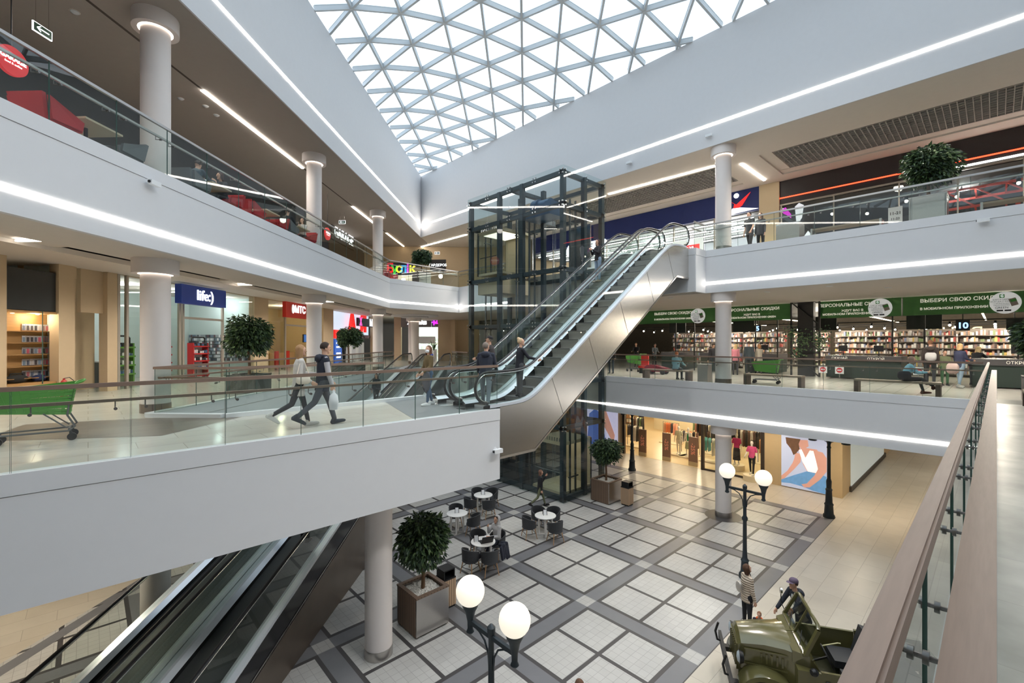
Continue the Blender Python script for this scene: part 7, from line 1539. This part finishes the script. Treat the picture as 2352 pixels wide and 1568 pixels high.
# ---------------------------------------------------------------- people on the supermarket gallery
yb = on_x(1552, 850, 19.7).y; person('person in pale blue sitting on the bench left of the round column', (19.72, yb, F1), 5, 1.68, 10, seat=.46, legL=(84, 86), legR=(84, 80), armL=(26, 12, 40, 0), armR=(30, 14, 40, 0), head=(0, -16), top=(150, 196, 208), hem=.1, bottom=(36, 38, 44), shoe=(34, 32, 34), hair=(176, 110, 72), big=False, scale_girth=1.08)
yb = on_x(2076, 850, 19.7).y; person('person in a light blue jacket bent over a phone on the bench near the corner', (19.72, yb, F1), -70, 1.68, 22, seat=.46, legL=(86, 70), legR=(92, 40), armL=(36, 6, 60, 16), armR=(36, 6, 60, 16), head=(0, -24), top=(140, 194, 212), hem=.1, bottom=(40, 40, 46), shoe=(96, 60, 52), hair=(150, 128, 110), big=False, style='long', fem=True)
bag_mesh('shoulder_bag', 'black shoulder bag beside the person in the light blue jacket', 'bag', (19.42, yb-.04, F1+.66), cloth((38, 38, 44)), .2, .17, .09, R(90))
def shopper(label, u, x, face, h, **k):
    y = on_x(u, 800, x).y; return person(label, (x, y, F1), face, h, big=k.pop('big', False), **k)
shopper('shopper in a dark brown jacket with a white back panel, back turned, at the tills', 2137, 24.9, 5, 1.84, top=(52, 44, 40), bottom=(44, 46, 52), hair=(112, 74, 50), hood='down', head=(0, -10))
bag_mesh('backpack', 'pale grey bag on the back of the shopper at the tills', 'bag', (24.62, on_x(2138, 800, 24.62).y, F1+1.16), cloth((190, 188, 184)), .2, .2, .09, R(90))
shopper('child in a green camouflage jacket facing the camera at the tills', 2170, 25.2, 200, 1.42, top=(104, 110, 80), bottom=(60, 96, 64), hair=(110, 84, 64))
shopper('woman with short blonde hair in a navy and yellow jacket and jeans at the tills', 2205, 24.3, -35, 1.7, top=(38, 42, 66), bottom=(136, 154, 172), shoe=(214, 210, 204), hair=(196, 160, 112), legL=(10, 4), legR=(-10, 6), fem=True, style='bob', armR=(20, 6, 60, 0))
bag_mesh('shopping_bag', 'pale pink paper shopping bag hanging beside the woman in navy', 'bag', (23.7, on_x(2188, 850, 23.7).y, F1+.75), cloth((206, 176, 168)), .22, .24, .1, R(60))
shopper('woman with blonde hair in black bending over the checkout', 2238, 26.3, -20, 1.66, lean=34, top=(36, 38, 42), bottom=(40, 42, 48), hair=(216, 190, 140), style='long', fem=True, armL=(60, 6, 20, 0), armR=(60, 6, 20, 0))
shopper('man in a dark teal jacket seen from behind right of the column', 1720, 25.6, 0, 1.8, top=(50, 60, 64), bottom=(44, 46, 50), hair=(84, 66, 54), scale_girth=1.12)
shopper('woman in a beige jacket beside the man in dark teal', 1744, 25.9, 40, 1.66, top=(188, 178, 160), bottom=(120, 116, 112), hair=(176, 128, 84), fem=True, style='bob', armR=(40, 6, 90, 10))
shopper('woman with blonde hair in a pink top partly hidden right of the column', 1689, 25.2, 20, 1.66, top=(206, 130, 140), bottom=(60, 60, 66), hair=(214, 180, 130), fem=True, style='long')
shopper('cashier in black bending at the till nearest the escalator', 1462, 28.6, 200, 1.72, lean=18, top=(34, 34, 36), bottom=(40, 40, 44), hair=(160, 110, 74), armL=(40, 6, 40, 0), armR=(40, 6, 40, 0))
shopper('cashier in grey at the second till from the escalator', 1503, 28.4, 220, 1.7, lean=24, top=(120, 126, 130), bottom=(40, 40, 44), hair=(60, 50, 48), armL=(40, 6, 40, 0), armR=(40, 6, 40, 0), fem=True)
shopper('person in dark clothes striding behind the round column', 1638, 22.6, 60, 1.76, top=(44, 44, 48), bottom=(56, 62, 76), hair=(70, 56, 46), legL=(18, 4), legR=(-20, 20))
shopper('person in dark clothes standing beside the escalator truss', 1404, 21.4, 200, 1.72, top=(40, 42, 46), bottom=(50, 58, 70), hair=(60, 48, 42))
# ---------------------------------------------------------------- people on the upper floor and at the far shops
tx = [ta[1], ta[3]]
def cafe(label, D, t, face, **k): return person(label, P2(D, t, FL2), face, k.pop('h', 1.74), seat=.5, legL=(86, 80), legR=(86, 80), big=k.pop('big', True), **k)
cafe('man in a dark teal sweater seated with his back to the camera, upper left cafe', 9.25, ta[1]-.66, 45, lean=24, top=(62, 80, 90), bottom=(44, 50, 60), hair=(60, 48, 44), armL=(50, 10, 50, 10), armR=(50, 10, 50, 10), scale_girth=1.12)
cafe('smiling woman in black seated across the table from the man in teal', 9.25, ta[1]+.66, 225, lean=14, top=(44, 46, 50), bottom=(40, 40, 46), hair=(64, 48, 42), fem=True, head=(-30, -6), style='bob', armL=(50, 8, 60, 10), armR=(50, 8, 60, 10), h=1.7)
cafe('man in black seated left of the woman in the white blouse', 9.25, ta[3]-.66, 45, lean=10, top=(40, 42, 46), bottom=(40, 40, 46), hair=(60, 50, 46), armL=(50, 8, 60, 10), armR=(50, 8, 60, 10), big=False)
cafe('young woman in a white blouse reading at the cafe table near the second column', 9.25, ta[3]+.66, 225, lean=6, top=(226, 218, 210), bottom=(40, 40, 46), hair=(84, 58, 44), fem=True, style='bob', head=(0, -18), armL=(46, 8, 60, 10), armR=(46, 8, 60, 10), h=1.66)
e = thing('menu_book', 'open white menu held over the table of the man in teal', 'menu', P2(9.35, ta[1]+.05, FL2+.78)); b = MB(); b.quad((-.12, -.1, .02), (.12, -.1, .02), (.14, .02, .2), (-.1, .02, .2)); b.quad((-.12, -.1, .02), (.12, -.1, .02), (.12, .06, 0), (-.12, .06, 0)); b.build('pages', mat('paper', (236, 238, 242), .6), e)
y1_ = on_x(1722, 540, 20.6).y; person('man in a black t shirt walking on the upper right gallery', (20.6, y1_, FL2), 160, 1.8, 2, legL=(10, 4), legR=(-12, 8), armL=(8, 8, 30, 0), armR=(-6, 8, 20, 0), sleeve=.5, top=(40, 40, 44), bottom=(44, 46, 52), hair=(54, 44, 40))
y1_ = on_x(1747, 540, 20.9).y; person('woman in a black leather jacket behind the man in the black t shirt', (20.9, y1_, FL2), 170, 1.76, 0, top=(44, 44, 48), bottom=(40, 42, 48), hair=(120, 92, 72), style='long', fem=True, big=False)
pf = P2(DF(853), TF-6.5, F1); person('person in black standing by the navy shop front at the far left', pf, 120, 1.72, top=(30, 30, 34), bottom=(30, 30, 34), hair=(60, 48, 42), big=False)
# ---------------------------------------------------------------- shop mannequins
MAN = mat('mannequin_white', (240, 234, 224), .4)
def dummy(label, u, v, face, plinth=.07, **k):
    p = on_z(u, v, plinth); e = thing('mannequin_plinth', 'low cream plinth under the ' + label, 'plinth', (p.x, p.y, 0), 0, 'mannequin plinths'); b = MB()
    (b.box(-.45, -.45, 0, .45, .45, plinth) if plinth < .15 else b.cyl((0, 0, 0), (0, 0, plinth), .42, n=30)); b.build('block', mat('shelf_cream', (236, 222, 190), .6), e, 40)
    person(label, (p.x, p.y, plinth), face, 1.8, skin=MAN, style='none', hair=None, feat=False, fem=True, name='mannequin', cat='mannequin', group='shop mannequins', shoe=(236, 230, 220), big=True, **k)
dummy('white mannequin in a printed top and wide cream trousers', 1559, 1042, 190, top=(206, 204, 176), bottom=(236, 226, 206), sleeve=.5, hem=.04, legL=(8, 2), legR=(-8, 4), armL=(4, 14, 6, 0), armR=(4, 14, 6, 0))
dummy('white mannequin in a white cardigan and patterned green skirt', 1581, 1047, 190, top=(236, 230, 218), bottom=(160, 164, 130), skirt=.42, armL=(4, 12, 8, 0), armR=(4, 12, 8, 0), inner=(30, 130, 80))
dummy('white mannequin in a pink top and long black dress', 1692, 1066, 185, .3, top=(206, 60, 120), bottom=(40, 38, 40), sleeve=.5, skirt=.62, hem=.02, armL=(4, 14, 10, 0), armR=(4, 14, 10, 0))
dummy('white mannequin in a pink t shirt and black leggings', 1727, 1090, 185, .3, top=(216, 84, 136), bottom=(40, 38, 40), sleeve=.5, hem=.06, legL=(14, 4), legR=(-12, 2), armL=(4, 16, 10, 0), armR=(10, 16, 40, 0))
# ---------------------------------------------------------------- light
w = bpy.data.worlds.new('sky'); sc.world = w; w.use_nodes = True
nt = w.node_tree; bg = nt.nodes['Background']
tc = nt.nodes.new('ShaderNodeTexCoord'); n = nt.nodes.new('ShaderNodeTexNoise'); n.inputs['Scale'].default_value = 1.6; n.inputs['Detail'].default_value = 4
rp = nt.nodes.new('ShaderNodeValToRGB'); rp.color_ramp.elements[0].position = .35; rp.color_ramp.elements[0].color = (.70, .84, 1, 1); rp.color_ramp.elements[1].position = .65; rp.color_ramp.elements[1].color = (.92, .97, 1, 1)
nt.links.new(tc.outputs['Generated'], n.inputs['Vector']); nt.links.new(n.outputs['Fac'], rp.inputs[0]); nt.links.new(rp.outputs[0], bg.inputs[0])
bg.inputs[1].default_value = SKY
def lamp(kind, name, loc, energy, color=(1, .93, .84), size=.3, rot=(0, 0, 0), spot=None, sy=None):
    l = bpy.data.lights.new(name, kind); l.energy = energy; l.color = color
    if kind == 'AREA':
        l.size = size
        if sy: l.shape = 'RECTANGLE'; l.size_y = sy
    else: l.shadow_soft_size = size
    if kind == 'SPOT': l.spot_size = spot or R(130); l.spot_blend = .8
    o = bpy.data.objects.new(name, l); col.objects.link(o); o.location = loc; o.rotation_euler = rot
    return o
# ceiling downlights of the galleries
for t in (4, 8.2, 12.9, 17.2, 21.6, 26, 32, 38): lamp('SPOT', 'downlight_lamp', P2(11.9, t, 9.66), 520, size=.2, spot=R(160))
for t in (6, 12, 18, 24, 30): lamp('SPOT', 'downlight_lamp', P2(10.6, t, 15.3), 420, size=.2, spot=R(160))
for y in (-3, 1.5, 6, 10.5, 15): lamp('SPOT', 'downlight_lamp', (22.6, y, 9.25), 820, size=.2, spot=R(160))
for y in (-2, 3.5, 9, 15, 21): lamp('SPOT', 'downlight_lamp', (20.4, y, 15.3), 1300, size=.2, spot=R(160))
for y in (0, 4, 8, 12.5): lamp('SPOT', 'downlight_lamp', (23.9, y, 3.75), 330, color=(1, .86, .66), size=.2, spot=R(160))
for p in ((0, 14.5), (-2.5, 18), (3.5, 21), (9, 22), (-6, 12)): lamp('SPOT', 'downlight_lamp', (p[0], p[1], 3.75), 330, color=(1, .88, .7), size=.2, spot=R(160))
for x in (28, 33, 39): lamp('SPOT', 'downlight_lamp', (x, 1.5, 3.75), 260, color=(1, .9, .74), size=.2, spot=R(160))
for x in (3, 9, 15): lamp('SPOT', 'downlight_lamp', (x, -6, 9.2), 420, size=.2, spot=R(160))
for (x, y, z_), (tx, ty, tz) in (((13, -4, 20.4), (4, 9, 4.5)), ((6, -5, 20.4), (0, 9, 4.5)), ((14.5, 4, 21), (11, 8, 0)), ((13.5, 12, 21), (11, 11, 0)), ((8, -4, 20.4), (8, 6, 0)), ((4, 7.5, 20.6), (18.8, 5, 6.5)), ((6, 8, 20.8), (8, 8, 0))):
    d = Vector((tx-x, ty-y, tz-z_)); lamp('SPOT', 'atrium_fill', (x, y, z_), 1550, color=(1, .96, .9), size=.4, rot=d.to_track_quat('-Z', 'Y').to_euler(), spot=R(64))  # unseen fill spots, added to brighten the bridge, square and right gallery edge
for u in (18.5, 20.5, 24.5): lamp('POINT', 'shop_lamp', P2(16.9, u, 9.3), 60, color=(.9, 1, 1), size=.2)
lamp('POINT', 'shop_lamp', P2(16.8, 30.5, 9.3), 100, color=(1, .88, .62), size=.2)
lamp('POINT', 'shop_lamp', P2(9.5, 44.6, 8.9), 160, color=(.95, 1, .95), size=.2)
# ---------------------------------------------------------------- camera and view
cam = bpy.data.cameras.new('camera'); co = bpy.data.objects.new('camera', cam); col.objects.link(co)
co.location = (0, 0, CZ); co.rotation_euler = (R(90), 0, CA - R(90)); cam.sensor_width = 36; cam.lens = FP/2352*36; cam.shift_y = (V0-784)/2352; cam.clip_start = .05; cam.clip_end = 300
sc.camera = co
for t in list(TMP.objects): bpy.data.objects.remove(t)
bpy.data.scenes.remove(TMPS)
sc.view_settings.view_transform = 'Standard'; sc.view_settings.exposure = EXPO
sc.cycles.time_limit = 1100; sc.cycles.use_light_tree = False; sc.cycles.adaptive_threshold = .04; sc.cycles.max_bounces = 7; sc.cycles.diffuse_bounces = 3; sc.cycles.glossy_bounces = 4; sc.cycles.transparent_max_bounces = 28; sc.cycles.transmission_bounces = 4
sc.cycles.caustics_reflective = False; sc.cycles.caustics_refractive = False; sc.cycles.sample_clamp_indirect = 6; sc.cycles.blur_glossy = .6
